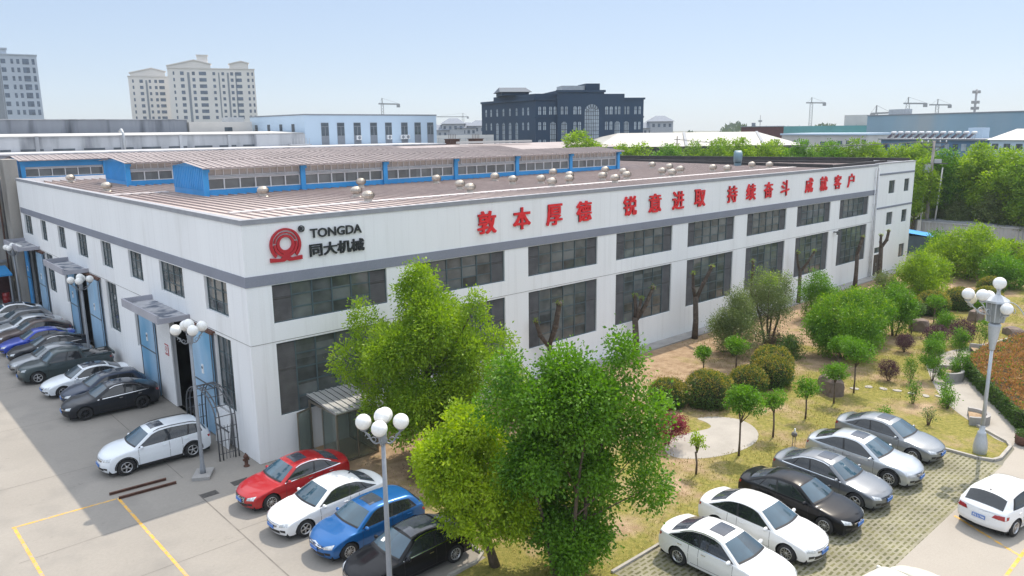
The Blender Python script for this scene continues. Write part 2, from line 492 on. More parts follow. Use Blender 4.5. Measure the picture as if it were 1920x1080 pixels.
b = MB(); b.face([(-900, -900, 0), (2500, -900, 0), (2500, 2500, 0), (-900, 2500, 0)])
tag(b.build("ground", M_ground), "wide flat ground reaching the horizon", kind='structure')
flat("yard", [(-40, -40), (2.35, -40), (2.35, -0.05), (-0.02, -0.05), (-0.02, 62), (-40, 62)], 0.004, M_yard, "pale concrete factory yard")
LAWN = [(2.35, -0.02), (92, -0.02), (92, -7), (46, -17.5), (36, -15.8), (30.5, -17.2), (27.2, -20.0), (26.0, -21.6), (25.5, -21.85), (23.8, -21.95),
        (23.35, -21.8), (23.12, -21.3), (23.12, -20.2), (23.12, -16.1), (6.2, -16.1), (5.0, -17), (4.4, -24), (-0.5, -24), (0.2, -14), (0.55, -12.75), (2.35, -12.55)]
flat("lawn", LAWN, 0.008, M_lawn, "dry patchy lawn of the garden")
flat("paver_lot", [(4.8, -16.1), (23.12, -16.1), (23.12, -22.22), (4.6, -22.3)], 0.012, M_paver, "grass paver parking strip")
flat("lane", [(4.6, -22.3), (23.12, -22.22), (23.6, -22.15), (25.4, -22.05), (26.3, -21.6), (28, -24), (60, -40), (4.6, -40)], 0.0145, M_lane, "pale concrete lane in the lower right")
flat("path", round_off([(25.5, -21.7), (27.2, -20.0), (29.2, -18.0), (31.5, -16.6), (34.5, -15.1), (37.2, -13.9), (41, -14.6), (47, -16.4), (60, -16.0),
              (60, -18.4), (46.5, -17.6), (40.5, -16.3), (36.2, -16.0), (32.8, -18.6), (29.0, -20.8), (27.4, -22.4)]), 0.016, M_path, "pale garden path")
flat("patio", round_off([(18.3, -9.9), (19.3, -10.5), (19.9, -11.6), (19.3, -12.9), (18.0, -13.7), (16.4, -13.75), (14.7, -13.2), (13.6, -12.2), (14.0, -11.2), (15.6, -10.6), (16.9, -11.0), (17.9, -11.3), (18.3, -10.7)]),
     0.0165, M_path, "pale concrete patio in the lawn")
# narrow apron along the foot of the wall
b = MB(); b.box(6.5, 72, -1.05, -0.03, -0.1, 0.09)
tag(b.build("apron", M_conc), "concrete apron along the front wall", kind='structure')

# kerbs
def kerb(name, pts, w=0.13, h=0.12, label=None):
    b = MB()
    for (x0, y0), (x1, y1) in zip(pts[:-1], pts[1:]):
        b.bar((x0, y0, h / 2), (x1, y1, h / 2), w, h)
    return tag(b.build(name, M_kerb), label, kind='structure')
kerb("kerb", [(23.12, -16.2), (23.12, -21.3), (23.35, -21.8), (23.8, -21.95), (25.5, -21.86), (26.0, -21.6), (27.2, -20.0)], label="kerb round the lawn corner")
kerb("kerb", [(2.42, -3.0), (2.42, -12.3), (1.9, -12.6), (0.7, -12.6), (0.25, -13.2), (0.0, -15)], w=0.10, h=0.10, label="kerb between yard and lawn")
kerb("kerb", [(4.75, -16.12), (23.0, -16.12)], w=0.1, h=0.09, label="kerb behind the parked cars")

def line(name, p, q, w, m, z=0.0082, label=None):
    d = (Vector(q) - Vector(p)).normalized(); nrm = Vector((-d.y, d.x)) * w / 2
    P, Q = Vector(p), Vector(q)
    return flat(name, [P - nrm, Q - nrm, Q + nrm, P + nrm], z, m, label)
line("yellow_line", (-9.2, 1.07), (-5.66, 0.90), 0.11, M_yellow, label="yellow parking line across the yard")
line("yellow_line", (-9.13, 1.0), (-9.0, -12), 0.11, M_yellow, label="yellow parking line")
line("yellow_line", (-5.57, 0.95), (-5.57, -14), 0.11, M_yellow, label="yellow parking line")
line("yellow_line", (16.95, -22.4), (15.55, -24.9), 0.11, M_yellow, 0.019, label="yellow line on the lane")
line("yellow_line", (13.6, -24.95), (24, -24.75), 0.11, M_yellow, 0.021, label="yellow line along the lane")
line("concrete_joint", (-3.08, -1.0), (-3.12, -12), 0.05, M_joint, label="joint in the yard concrete")
line("concrete_joint", (-3.0, 1.0), (-3.02, 44), 0.03, M_joint, label="joint in the yard concrete")
line("concrete_joint", (-9.5, -1.9), (-3.1, -1.75), 0.02, M_joint, 0.0078, "joint in the yard concrete")
line("concrete_joint", (-3.1, -4.9), (2.3, -4.9), 0.02, M_joint, label="joint in the yard concrete")
line("concrete_joint", (-12, -5.6), (-3.1, -5.6), 0.02, M_joint, 0.0078, label="joint in the yard concrete")
for k in range(5):
    line("concrete_joint", (-12, 5 + 7.5 * k), (-3.05, 5 + 7.5 * k), 0.02, M_joint, label="joint in the yard concrete")
M_iron = mat("cast_iron", (0.09, 0.085, 0.08), 0.8, var=0.25, scale=12)
for x, y, w in ((-2.75, -1.28, 0.33), (-1.35, -1.05, 0.36)):
    b = MB(); b.box(x - w, x + w, y - w * 0.62, y + w * 0.62, -0.05, 0.014)
    for k in range(6):
        b.box(x - w * 0.85, x + w * 0.85, y - w * 0.5 + k * w * 0.18, y - w * 0.5 + k * w * 0.18 + 0.03, 0.014, 0.02)
    tag(b.build("drain_cover", M_iron), "square iron drain cover " + ("nearest the red car" if x > -2 else "by the joint line, beside the lamp foot"), "drain cover")

# ------------------------------------------------------------------ factory building
H, B1, B0 = 10.72, 8.37, 7.91
LX, LY = 61.45, 45.3
BAY = 7.58
fac = thing("factory_building", "long white factory hall with grey band, red slogan and rows of steel windows", "factory")

def wall_face(b, org, du, openings, L, Hh, n, rec=0.16, mi=0):
    """outer wall sheet with rectangular openings (u0,u1,z0,z1) and their reveals; n = outward normal"""
    us = sorted({0, L, *[o[0] for o in openings], *[o[1] for o in openings]})
    zs = sorted({0, Hh, *[o[2] for o in openings], *[o[3] for o in openings]})
    O, D, N = Vector(org), Vector(du), Vector(n)
    P = lambda u, z, d=0.0: O + D * u + Vector((0, 0, z)) - N * d
    flip = D.cross(Vector((0, 0, 1))).dot(N) < 0
    def add(q):
        b.face(q[::-1] if flip else q, mi)
    for u0, u1 in zip(us[:-1], us[1:]):
        for z0, z1 in zip(zs[:-1], zs[1:]):
            uc, zc = (u0 + u1) / 2, (z0 + z1) / 2
            if any(o[0] < uc < o[1] and o[2] < zc < o[3] for o in openings):
                continue
            add([P(u0, z0), P(u1, z0), P(u1, z1), P(u0, z1)])
    for u0, u1, z0, z1 in openings:
        for q in ([P(u0, z0), P(u0, z0, rec), P(u1, z0, rec), P(u1, z0)], [P(u1, z1), P(u1, z1, rec), P(u0, z1, rec), P(u0, z1)],
                  [P(u0, z1), P(u0, z1, rec), P(u0, z0, rec), P(u0, z0)], [P(u1, z0), P(u1, z0, rec), P(u1, z1, rec), P(u1, z1)]):
            b.face(q, mi)

UP = [(1.13 + BAY * k, 6.95 + BAY * k, 6.18, 7.88) for k in range(8)]
LO = [(1.14 + BAY * k, 6.95 + BAY * k, 1.95, 5.28) for k in range(8)]
LUP = [(2.1, 4.7), (7.46, 10.85), (13.7, 16.05), (19.4, 21.6), (24.9, 27.3), (30.55, 32.6), (36.25, 38.1), (41.3, 44.1)]
LLO = [(2.15, 4.0, 1.75, 5.22), (14.9, 16.1, 2.15, 4.55), (19.3, 21.5, 2.2, 5.32), (30.65, 32.3, 2.2, 4.65), (35.45, 37.9, 2.3, 5.3)]
DOORS = [(6.6, 10.1, 0, 5.15), (25.3, 28.5, 0, 5.1), (40.3, 43.9, 0, 5.1)]
b = MB()
wall_face(b, (0, 0, 0), (1, 0, 0), UP + LO, LX, H, (0, -1, 0))
wall_face(b, (0, 0, 0), (0, 1, 0), [(a, c, 6.25, 7.85) for a, c in LUP] + LLO + DOORS, LY, H, (-1, 0, 0), rec=0.2)
# back of the parapets, and dark interior behind the doors
b.face([(0.28, 0.28, 9.6), (0.28, LY, 9.6), (0.28, LY, H), (0.28, 0.28, H)][::-1]); b.face([(0.28, 0.28, 9.6), (LX, 0.28, 9.6), (LX, 0.28, H), (0.28, 0.28, H)][::-1])
b.face([(0, LY, 0), (0, LY, H), (LX, LY, H), (LX, LY, 0)])
b.build("wall", M_wall, fac)
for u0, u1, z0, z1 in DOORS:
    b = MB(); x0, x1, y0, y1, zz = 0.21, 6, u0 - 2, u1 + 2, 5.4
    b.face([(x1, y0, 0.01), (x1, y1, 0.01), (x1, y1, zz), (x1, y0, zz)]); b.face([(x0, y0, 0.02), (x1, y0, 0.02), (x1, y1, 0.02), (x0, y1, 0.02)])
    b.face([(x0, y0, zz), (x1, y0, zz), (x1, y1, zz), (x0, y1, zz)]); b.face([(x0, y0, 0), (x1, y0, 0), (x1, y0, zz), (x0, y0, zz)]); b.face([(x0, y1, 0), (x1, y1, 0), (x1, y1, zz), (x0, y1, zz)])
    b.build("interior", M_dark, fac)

b = MB()   # band and coping wrap the corner
b.box(-0.035, LX - 0.02, -0.035, -0.001, B0, B1); b.box(-0.035, -0.001, -0.001, LY - 0.35, B0, B1)
b.build("band", M_band, fac)
b = MB()
b.box(-0.05, LX, -0.05, 0.30, H, H + 0.05); b.box(-0.05, 0.30, 0.30, LY, H, H + 0.05)
b.box(-0.045, LX, -0.045, -0.002, H - 0.16, H - 0.001); b.box(-0.045, -0.002, -0.002, LY, H - 0.16, H - 0.001)
b.build("coping", M_coping, fac)
b = MB()   # thin joint below the string course
b.box(0.0, LX, -0.012, -0.001, 5.36, 5.385); b.box(-0.012, -0.001, 0, LY, 5.36, 5.385)
b.build("wall_joint", M_conc, fac)

def front_window(u0, u1, z0, z1, cols, rows, lou):
    """steel window in the plane y = 0.13: frame part with pane and louvre sub-parts; local origin = lower left corner"""
    w, h = u1 - u0, z1 - z0
    fb = MB(); t = 0.06
    x0 = lou if lou else 0; x1 = w - lou if lou else w
    fb.box(0, w, 0.09, 0.15, 0, 0.05); fb.box(0, w, 0.09, 0.15, h - 0.05, h)
    for x in (0, w - 0.05): fb.box(x, x + 0.05, 0.09, 0.15, 0.05, h - 0.05)
    for k in range(cols + 1):
        x = x0 + (x1 - x0) * k / cols
        if 0.1 < x < w - 0.1: fb.box(x - t / 2, x + t / 2, 0.085, 0.152, 0.05, h - 0.05)
    for k in range(1, rows):
        z = h * k / rows
        fb.box(x0 + 0.02, x1 - 0.02, 0.10, 0.148, z - 0.027, z + 0.027)
    f = fb.build("window", M_frame, fac, (u0, 0.0, z0))
    pb = MB(); pb.box(x0, x1, 0.125, 0.135, 0.04, h - 0.04); pb.build("pane", M_glass, f)
    if lou:
        for xa, xb in ((0.05, x0 - t / 2), (x1 + t / 2, w - 0.05)):
            lb = MB()
            lb.face([(xa, 0.15, 0.04), (xb, 0.15, 0.04), (xb, 0.15, h - 0.04), (xa, 0.15, h - 0.04)])
            n = int(h / 0.105)
            for k in range(n):
                z = 0.06 + (h - 0.12) * k / n
                lb.face([(xa, 0.075, z), (xb, 0.075, z), (xb, 0.14, z + 0.085), (xa, 0.14, z + 0.085)])
            lb.box(xa, xb, 0.07, 0.145, h * 0.62, h * 0.62 + 0.04)
            lb.build("louvre", M_louvre, f)
    return f
wu = front_window(*UP[0], 4, 3, 0.92)
wl_ = front_window(*LO[0], 4, 5, 0.92)
for k in range(1, 8):
    dup(wu, fac, (UP[k][0], 0, UP[k][2])); dup(wl_, fac, (LO[k][0], 0, LO[k][2]))

def side_window(y0, y1, z0, z1, cols, rows):
    """window in the left (shaded) facade, recessed 0.17 m"""
    w, h = y1 - y0, z1 - z0
    fb = MB(); t = 0.05
    fb.box(0.13, 0.19, 0, w, 0, 0.05); fb.box(0.13, 0.19, 0, w, h - 0.05, h)
    for k in range(cols + 1):
        y = min(max(w * k / cols, t / 2), w - t / 2); fb.box(0.125, 0.192, y - t / 2, y + t / 2, 0.05, h - 0.05)
    for k in range(1, rows):
        z = h * k / rows; fb.box(0.14, 0.188, 0.02, w - 0.02, z - 0.02, z + 0.02)
    f = fb.build("window", M_frame, fac, (0, y0, z0))
    pb = MB(); pb.box(0.165, 0.175, 0.02, w - 0.02, 0.03, h - 0.03); pb.build("pane", M_glass, f)
for a, c in LUP:
    side_window(a, c, 6.25, 7.85, 4 if c - a > 3 else 3, 3)
for a, c, d, e in LLO:
    side_window(a, c, d, e, 3 if c - a > 1.4 else 2, 4)

# sliding door leaves on a rail
def leaf(y0, y1, z0, z1, x=-0.14, m=M_bluedoor, name="sliding_door"):
    db = MB(); db.box(x - 0.05, x, y0, y1, z0, z1)
    d = db.build(name, m, fac)
    tb = MB(); tb.box(x - 0.075, x - 0.052, y0, y1, z0 + (z1 - z0) * 0.48, z0 + (z1 - z0) * 0.48 + 0.06)
    tb.box(x - 0.075, x - 0.052, y0, y0 + 0.06, z0, z1); tb.box(x - 0.075, x - 0.052, y1 - 0.06, y1, z0, z1)
    tb.build("door_frame", M_dsteel, d)
    hb = MB(); hb.box(x - 0.09, x - 0.052, (y0 + y1) / 2 - 0.10, (y0 + y1) / 2 + 0.10, z0 + 2.9, z0 + 3.35)
    hb.build("door_sign", M_white, d)
    sb = MB(); sb.lathe([(0.001, 0), (0.07, 0.0), (0.07, 0.01), (0.001, 0.011)], (x - 0.101, (y0 + y1) / 2, z0 + 3.2), 10, axis='x'); sb.build("door_emblem", M_black, d)
leaf(4.05, 6.65, 0.1, 5.15); leaf(12.2, 14.8, 0.1, 5.05)
leaf(22.6, 25.35, 0.1, 5.1); leaf(28.4, 30.5, 0.1, 5.0)
leaf(38.0, 40.4, 0.1, 5.1); leaf(43.5, 45.0, 0.1, 5.0, m=M_blue)
b = MB()
for y0, y1 in ((3.9, 14.9), (22.5, 30.6), (37.9, 45.1)):
    b.box(-0.21, -0.10, y0, y1, 5.17, 5.25); b.box(-0.16, -0.001, y0, y1, 5.25, 5.31)
b.build("door_rail", M_rust, fac)
# white inner leaf pushed half across the first doorway, with a notice
b = MB(); b.box(-0.10, -0.02, 9.95, 12.15, 0.05, 5.1); pl = b.build("white_panel", M_white, fac)
b = MB(); b.box(-0.115, -0.103, 10.4, 10.95, 2.75, 3.35); nb_ = b.build("notice_board", M_logo, pl)
b = MB()
b.box(-0.13, -0.117, 10.45, 10.90, 2.80, 3.30); b.build("notice_face", M_white, pl)
b = MB()
for k in range(16):
    a0, a1 = 2 * math.pi * k / 16, 2 * math.pi * (k + 1) / 16
    f_ = lambda a, r: (-0.134, 10.675 + r * math.cos(a), 3.10 + r * math.sin(a))
    b.face([f_(a0, 0.11), f_(a1, 0.11), f_(a1, 0.15), f_(a0, 0.15)])
b.bar((-0.134, 10.60, 3.18), (-0.134, 10.75, 3.02), 0.03, 0.004); b.box(-0.136, -0.132, 10.48, 10.87, 2.82, 2.88)
b.build("no_smoking_symbol", M_logo, pl)
# stacked things inside the first doorway
b = MB(); b.box(1.2, 2.6, 7.6, 9.2, 0.02, 1.2); b.box(1.4, 2.3, 7.9, 8.9, 1.2, 1.9)
tag(b.build("machine", mat("machine_grey", (0.16, 0.18, 0.19), 0.6, var=0.4, scale=3)), "grey machine just inside the nearest open doorway", "machine")

# concrete canopies
M_canopy = mat("weathered_canopy", (0.40, 0.40, 0.42), 0.85, var=0.15, scale=1.2, stain=((0.10, 0.12, 0.16), 1.4, 0.46, 0.62))
M_soffit = mat("canopy_edge", (0.36, 0.36, 0.40), 0.85, var=0.12, scale=0.8, stretch=(1, 1, .2))
for y0, y1 in ((7.0, 12.6), (25.2, 30.6), (39.4, 45.0)):
    b = MB(); b.box(-1.55, -0.001, y0, y1, 5.34, 5.50); c_ = b.build("canopy", M_soffit, fac)
    b = MB(); b.face([(-1.44, y0 + .1, 5.505), (-0.01, y0 + .1, 5.505), (-0.01, y1 - .12, 5.505), (-1.44, y1 - .12, 5.505)]); b.build("canopy_top", M_canopy, c_)
    b = MB(); b.box(-1.55, -1.45, y0, y1, 5.501, 5.76); b.box(-1.449, -0.002, y0, y0 + 0.09, 5.501, 5.60); b.box(-1.449, -0.002, y1 - 0.1, y1, 5.501, 5.76)
    b.build("canopy_kerb", M_soffit, c_)

# roof: one shallow sheet with ribs, plus clerestory monitors
RX = 62.4
b = MB()
prof = [(0.30, 10.42), (18.3, 10.36), (24, 10.36), (32.7, 10.33), (38.6, 10.33), (47, 10.3), (61, 10.3)]
xr = lambda y: 71.2 - max(0, y) * 0.30
for (ya, za), (yb, zb) in zip(prof[:-1], prof[1:]):
    b.face([(0.3, ya, za), (xr(ya), ya, za), (xr(yb), yb, zb), (0.3, yb, zb)])
ro = b.build("roof", M_roof, fac)
b = MB()
x = 0.8
while x < 70:
    b.box(x, x + 0.06, 0.32, min(47, (71 - x) / 0.30) if x > 57 else 47, 10.34 - 0.0, 10.425 + 0.035)
    x += 0.62
b.build("roof_rib", M_rib, ro)
b = MB()
b.box(2.2, 58, 6.3, 6.75, 10.40, 10.475); b.box(1.2, 5.0, 23.4, 23.8, 10.40, 10.47); b.box(0.6, 0.85, 0.5, 46, 10.40, 10.46)
b.build("roof_flashing", mat("pale_flashing", (0.62, 0.58, 0.57), 0.6, var=0.08), ro)

M_monroof = mat("monitor_roof_sheet", (0.31, 0.265, 0.26), 0.6, var=0.12, scale=0.6, stretch=(1, .2, 1))
def monitor(x0, x1, y0, y1, bays, zb=10.33, ze=12.22, zr=12.50, flatpanel=False):
    b = MB()
    b.box(x0, x1, y0, y1, zb, zb + 0.42)                       # upstand
    b.box(x0 - 0.02, x0 + 0.16, y0 - 0.02, y1, zb + 0.42, ze - 0.05)  # end wall
    b.box(x1 - 0.16, x1, y0, y1, zb + 0.42, ze - 0.05)
    ym = (y0 + y1) / 2
    b.face([(x0 - 0.02, y0, ze - 0.05), (x0 - 0.02, ym, zr - 0.06), (x0 - 0.02, y1, ze - 0.05)])
    b.box(x0 + 0.16, x1 - 0.16, y0 + 0.02, y0 + 0.2, ze - 0.14, ze - 0.03)
    n = int((y1 - y0) / 0.3)
    for k in range(n):
        y = y0 + 0.15 + (y1 - y0 - 0.3) * k / (n - 1); b.box(x0 - 0.05, x0 - 0.02, y - 0.03, y + 0.03, zb + 0.4, ze - 0.05)
    if flatpanel:
        b.box(x0 + 0.16, x1, y0 + 0.03, y0 + 0.15, ze - 0.75, ze - 0.14)
    for k in range(bays + 1):
        x = x0 + (x1 - x0) * k / bays
        b.box(x - 0.17, x + 0.17, y0 - 0.16, y0 - 0.021, zb, ze - 0.02); b.box(x - 0.22, x + 0.22, y0 - 0.3, y0 - 0.161, ze - 0.35, ze - 0.15)
    mo = b.build("roof_monitor", M_blue, fac)
    g = MB(); g.face([(x0 + 0.1, y0 + 0.14, zb + 0.4), (x1 - 0.1, y0 + 0.14, zb + 0.4), (x1 - 0.1, y0 + 0.14, ze - 0.1), (x0 + 0.1, y0 + 0.14, ze - 0.1)])
    g.build("monitor_glazing", M_monglass, mo)
    fr = MB(); pan = MB()
    zm0, zm1 = zb + 1.12, zb + 1.28
    for k in range(bays):
        a = x0 + (x1 - x0) * k / bays + 0.18; c = x0 + (x1 - x0) * (k + 1) / bays - 0.18
        for z in (zb + 0.43, zm0 - 0.03) + (() if flatpanel else (zm1, ze - 0.2)):
            fr.box(a, c, y0 + 0.04, y0 + 0.12, z, z + 0.05)
        for q in range(7):
            x = a + (c - a) * q / 6; fr.box(x - 0.03, x + 0.03, y0 + 0.03, y0 + 0.13, zb + 0.42, zm0)
        if not flatpanel:
            for q in range(13):
                x = a + (c - a) * q / 12; fr.box(x - 0.02, x + 0.02, y0 + 0.03, y0 + 0.13, zm1, ze - 0.14)
        pan.box(a, c, y0 - 0.02, y0 + 0.10, zm0 + 0.03, zm1 - 0.01)
    fr.build("monitor_frame", M_white, mo)
    pan.build("monitor_sill", M_steel, mo)
    if not flatpanel:
        up = MB(); up.face([(x0 + .1, y0 + .135, zm1), (x1 - .1, y0 + .135, zm1), (x1 - .1, y0 + .135, ze - .14), (x0 + .1, y0 + .135, ze - .14)])
        up.build("monitor_blind", mat("cream_blind", (0.50, 0.46, 0.43), 0.8, var=0.1), mo)
    r = MB(); xa, xb = x0 - 0.35, x1 + 0.3; e = 0.62
    ze2 = ze - (zr - ze) * e / (ym - y0)
    NW = int((xb - xa) / 0.31)
    for k in range(NW):          # corrugated: alternate strips at two heights
        p, q = xa + (xb - xa) * k / NW, xa + (xb - xa) * (k + 1) / NW
        d = 0.028 if k % 2 else 0.0
        r.face([(p, y0 - e, ze2 + d), (q, y0 - e, ze2 + d), (q, ym, zr + d), (p, ym, zr + d)])
        r.face([(p, ym, zr + d), (q, ym, zr + d), (q, y1 + e, ze2 + d), (p, y1 + e, ze2 + d)])
        r.face([(q, y0 - e, ze2), (q, ym, zr), (q, ym, zr + 0.05), (q, y0 - e, ze2 + 0.05)])
        r.face([(p, y0 - e, ze2 - 0.06), (q, y0 - e, ze2 - 0.06), (q, y0 - e, ze2 + d), (p, y0 - e, ze2 + d)])
    r.build("monitor_roof", M_monroof, mo)
monitor(5.6, 45.6, 18.3, 23.9, 6)
monitor(5.2, 45.2, 32.7, 38.6, 6)
monitor(0.9, 40, 47.0, 52.5, 6, zb=10.3, flatpanel=True)

# dark end parapet of the roof, slanting back
b = MB()
b.bar((71.3, 1.0, 10.62), (61.6, 33.5, 10.62), 0.3, 0.75); b.bar((69.9, 1.0, 10.5), (59.6, 33, 10.45), 0.25, 0.35)
b.bar((58.2, 2.9, 10.6), (60.3, 30, 10.5), 0.2, 0.35); b.bar((58.2, 2.9, 10.55), (70.2, 2.9, 10.6), 0.2, 0.35)
b.build("end_parapet", mat("bitumen_black", (0.03, 0.03, 0.033), 0.7, var=0.3), fac)

# office end with three storeys
ann = thing("office_block", "narrow three-storey white end block with small windows and downpipes", "building")
AW = [(2.75, 4.15, 7.83, 9.08), (6.4, 7.6, 7.83, 9.08), (2.75, 4.2, 4.76, 6.0), (6.4, 7.65, 4.76, 6.0), (6.45, 7.8, 1.15, 2.5), (0.65, 2.3, 0.0, 2.05), (0.65, 2.3, 2.2, 2.75)]
b = MB()
wall_face(b, (LX, -0.03, 0), (1, 0, 0), AW, 8.75, H + 0.02, (0, -1, 0))
b.face([(LX + 8.75, -0.03, 0), (LX + 8.75, 12, 0), (LX + 8.75, 12, H), (LX + 8.75, -0.03, H)])
b.face([(LX, -0.03, H + .02), (LX + 8.75, -0.03, H + .02), (LX + 8.75, 0.3, H + .02), (LX, 0.3, H + .02)])
b.build("wall", M_wall, ann)
b = MB(); b.box(LX + 0.25, LX + 8.7, -0.075, -0.031, 9.66, 9.83); b.box(LX + 0.2, LX + 8.7, -0.075, -0.031, 6.45, 6.62)
b.build("band", M_band, ann)
b = MB(); b.box(LX - 0.02, LX + 8.8, -0.09, 0.3, H + 0.021, H + 0.10); b.build("coping", M_coping, ann)
for u0, u1, z0, z1 in AW:
    w, h = u1 - u0, z1 - z0
    if z0 == 0:
        db = MB(); db.box(0, w, 0.08, 0.14, 0, h); d = db.build("door", mat("brown_door", (0.075, 0.06, 0.055), 0.6), ann, (LX + u0, 0, 0))
        hb = MB(); hb.box(0.8, 0.84, 0.03, 0.079, 0.9, 1.2); hb.build("handle", M_steel, d); continue
    fb = MB()
    for xx in (0, w - 0.05, w * 0.42): fb.box(xx, xx + 0.05, 0.05, 0.12, 0, h)
    fb.box(0.05, w - 0.05, 0.055, 0.118, 0, 0.05); fb.box(0.05, w - 0.05, 0.055, 0.118, h - 0.05, h)
    f = fb.build("window", M_frame, ann, (LX + u0, 0, z0))
    pb = MB(); pb.box(0.02, w - 0.02, 0.085, 0.095, 0.02, h - 0.02); pb.build("pane", M_glass, f)
    pb = MB(); pb.box(w * 0.45, w * 0.9, 0.10, 0.11, 0.05, h - 0.05); pb.build("curtain", mat("curtain_beige", (0.35, 0.33, 0.29), 0.9), f)
b = MB()
for x in (LX - 0.55, LX + 0.02):
    b.tube([(x, -0.13, 0), (x, -0.13, H - 0.3)], 0.055, 8)
    for z in (2, 4.5, 7, 9.5): b.box(x - 0.08, x + 0.08, -0.14, -0.04, z, z + 0.05)
b.build("downpipe", mat("pipe_white", (0.62, 0.63, 0.65), 0.5), ann)
# camera and small lamp on the wall
b = MB(); b.box(53.3, 53.45, -0.3, -0.001, 5.1, 5.2); b.box(53.25, 53.5, -0.5, -0.301, 4.95, 5.25)
tag(b.build("floodlight", M_dsteel), "small black floodlight on the front wall, left of the last tall window", "floodlight")

# ------------------------------------------------------------------ signs
def text_mesh(body, size, offset=0.0, extrude=0.03):
    c = bpy.data.curves.new("lettering", 'FONT'); c.body = body; c.size = size; c.offset = offset; c.extrude = extrude
    c.resolution_u = 3
    o = bpy.data.objects.new("lettering", c); COL.objects.link(o)
    me = bpy.data.meshes.new_from_object(o.evaluated_get(bpy.context.evaluated_depsgraph_get()))
    bpy.data.objects.remove(o); bpy.data.curves.remove(c)
    return me

def fit_text(body, x0, x1, z0, z1, m, parent, name="character", offset=0.0, y=-0.06, local=(0, 0, 0), bold=0):
    """one raised character (or word) filling the given box on the wall"""
    me = text_mesh(body, 1.0, offset)
    co = np.empty(len(me.vertices) * 3, np.float32); me.vertices.foreach_get("co", co); co = co.reshape(-1, 3)
    mn, mx = co.min(0), co.max(0)
    out = np.empty_like(co)
    out[:, 0] = x0 + (co[:, 0] - mn[0]) / (mx[0] - mn[0]) * (x1 - x0) - local[0]
    out[:, 2] = z0 + (co[:, 1] - mn[1]) / (mx[1] - mn[1]) * (z1 - z0) - local[2]
    out[:, 1] = y - co[:, 2]
    me.vertices.foreach_set("co", out.ravel()); me.update()
    if bold:        # heavy brush weight: the strokes are laid side by side, each a hair prouder
        bm = bmesh.new(); k = 0
        for dx in (-1, 0, 1):
            for dz in (-1, 0, 1):
                n0 = len(bm.verts); bm.from_mesh(me); bm.verts.ensure_lookup_table()
                for v in bm.verts[n0:]: v.co += Vector((dx * bold, -k * .0012, dz * bold * .55))
                k += 1
        bm.to_mesh(me); bm.free()
    me.materials.clear(); me.materials.append(m)
    me.polygons.foreach_set("material_index", [0] * len(me.polygons))
    return obj(name, me, parent)

sg = thing("slogan_sign", "red raised slogan in sixteen characters along the top of the front wall", "sign", (12.6, 0, 8.93))
starts = [12.6, 15.12, 17.65, 20.15, 24.42, 26.95, 29.48, 31.98, 36.05, 38.6, 41.1, 43.62, 47.55, 50.1, 52.65, 55.2]
for ch, x in zip("敦本厚德锐意进取持续奋斗成就客户", starts):
    fit_text(ch, x + .05, x + 1.27, 8.95, 10.12, M_red, sg, local=(12.6, 0, 8.93), bold=.038)
cs = thing("company_sign", "crimson round logo with black TONGDA lettering near the front corner", "sign", (1.87, 0, 9.55))
L0 = (1.87, 0, 9.55)
fit_text("TONGDA", 3.06, 5.66, 9.73, 10.14, M_black, cs, "lettering", 0.016, local=L0)
fit_text("同大机械", 3.0, 5.74, 8.91, 9.47, M_black, cs, "lettering", local=L0, bold=.016)
fit_text("®", 2.50, 2.80, 10.04, 10.34, M_black, cs, "registered_mark", 0.008, local=L0)
b = MB()
def arc(c0, r0, c1, r1, a0, a1, n=28):
    for k in range(n):
        A, B_ = R(a0 + (a1 - a0) * k / n), R(a0 + (a1 - a0) * (k + 1) / n)
        P = lambda c, r, a: (c[0] + r * math.cos(a), c[1] + r * math.sin(a))
        b.prism([P(c0, r0, A), P(c0, r0, B_), P(c1, r1, B_), P(c1, r1, A)], -0.10, -0.02, frame=lambda u, v, w: (u, w, v))
arc((0, 0.02), 0.72, (0, 0.055), 0.60, -47, 227, 40)            # outer crescent
arc((0, 0.03), 0.545, (0, 0.05), 0.475, 20, 172, 24)             # upper middle ring
arc((0, 0.03), 0.55, (0, 0.055), 0.445, 180, 262, 16)            # lower middle ring, two halves
arc((0, 0.03), 0.55, (0, 0.055), 0.445, -82, 12, 16)
arc((0, 0.04), 0.415, (0, 0.075), 0.285, 0, 360, 40)             # inner ring
fr_ = lambda u, v, w: (u, w, v)
b.prism([(-0.12, -0.36), (0.12, -0.36), (0.14, -0.46), (0.25, -0.56), (0.74, -0.50), (0.74, -0.68), (0.12, -0.70), (0, -0.64), (-0.12, -0.70), (-0.74, -0.68), (-0.74, -0.50), (-0.25, -0.56), (-0.14, -0.46)][::-1], -0.101, -0.02, frame=fr_)
b.build("logo", M_logo, cs)
# ------------------------------------------------------------------ cars
M_carglass = glassmat("car_side_glass", (0.018, 0.022, 0.026), 0.03, 0.4, (0.8, 9, 9), 0.8)
M_wind = glassmat("car_windscreen_glass", (0.028, 0.070, 0.105), 0.03, 0.6, (9, 9, 9), 1.0)
M_tyre = mat("tyre_rubber", (0.022, 0.022, 0.023), 0.85, var=0.2)
M_rim = mat("alloy_rim", (0.55, 0.56, 0.58), 0.3, 0.8, var=0.05)
M_rimdark = mat("dark_rim", (0.04, 0.04, 0.045), 0.4, 0.5, var=0.1)
M_trim = mat("black_car_trim", (0.015, 0.015, 0.017), 0.45, var=0.1)
M_chrome = mat("chrome", (0.75, 0.76, 0.78), 0.12, 1.0, var=0.03)
M_lens = mat("headlight_lens", (0.55, 0.58, 0.60), 0.1, 0.2, var=0.35, scale=9, coat=1)
M_tail = mat("taillight_lens", (0.34, 0.012, 0.015), 0.15, var=0.2, coat=1)
M_plate = mat("blue_plate", (0.03, 0.16, 0.52), 0.45, var=0.08)
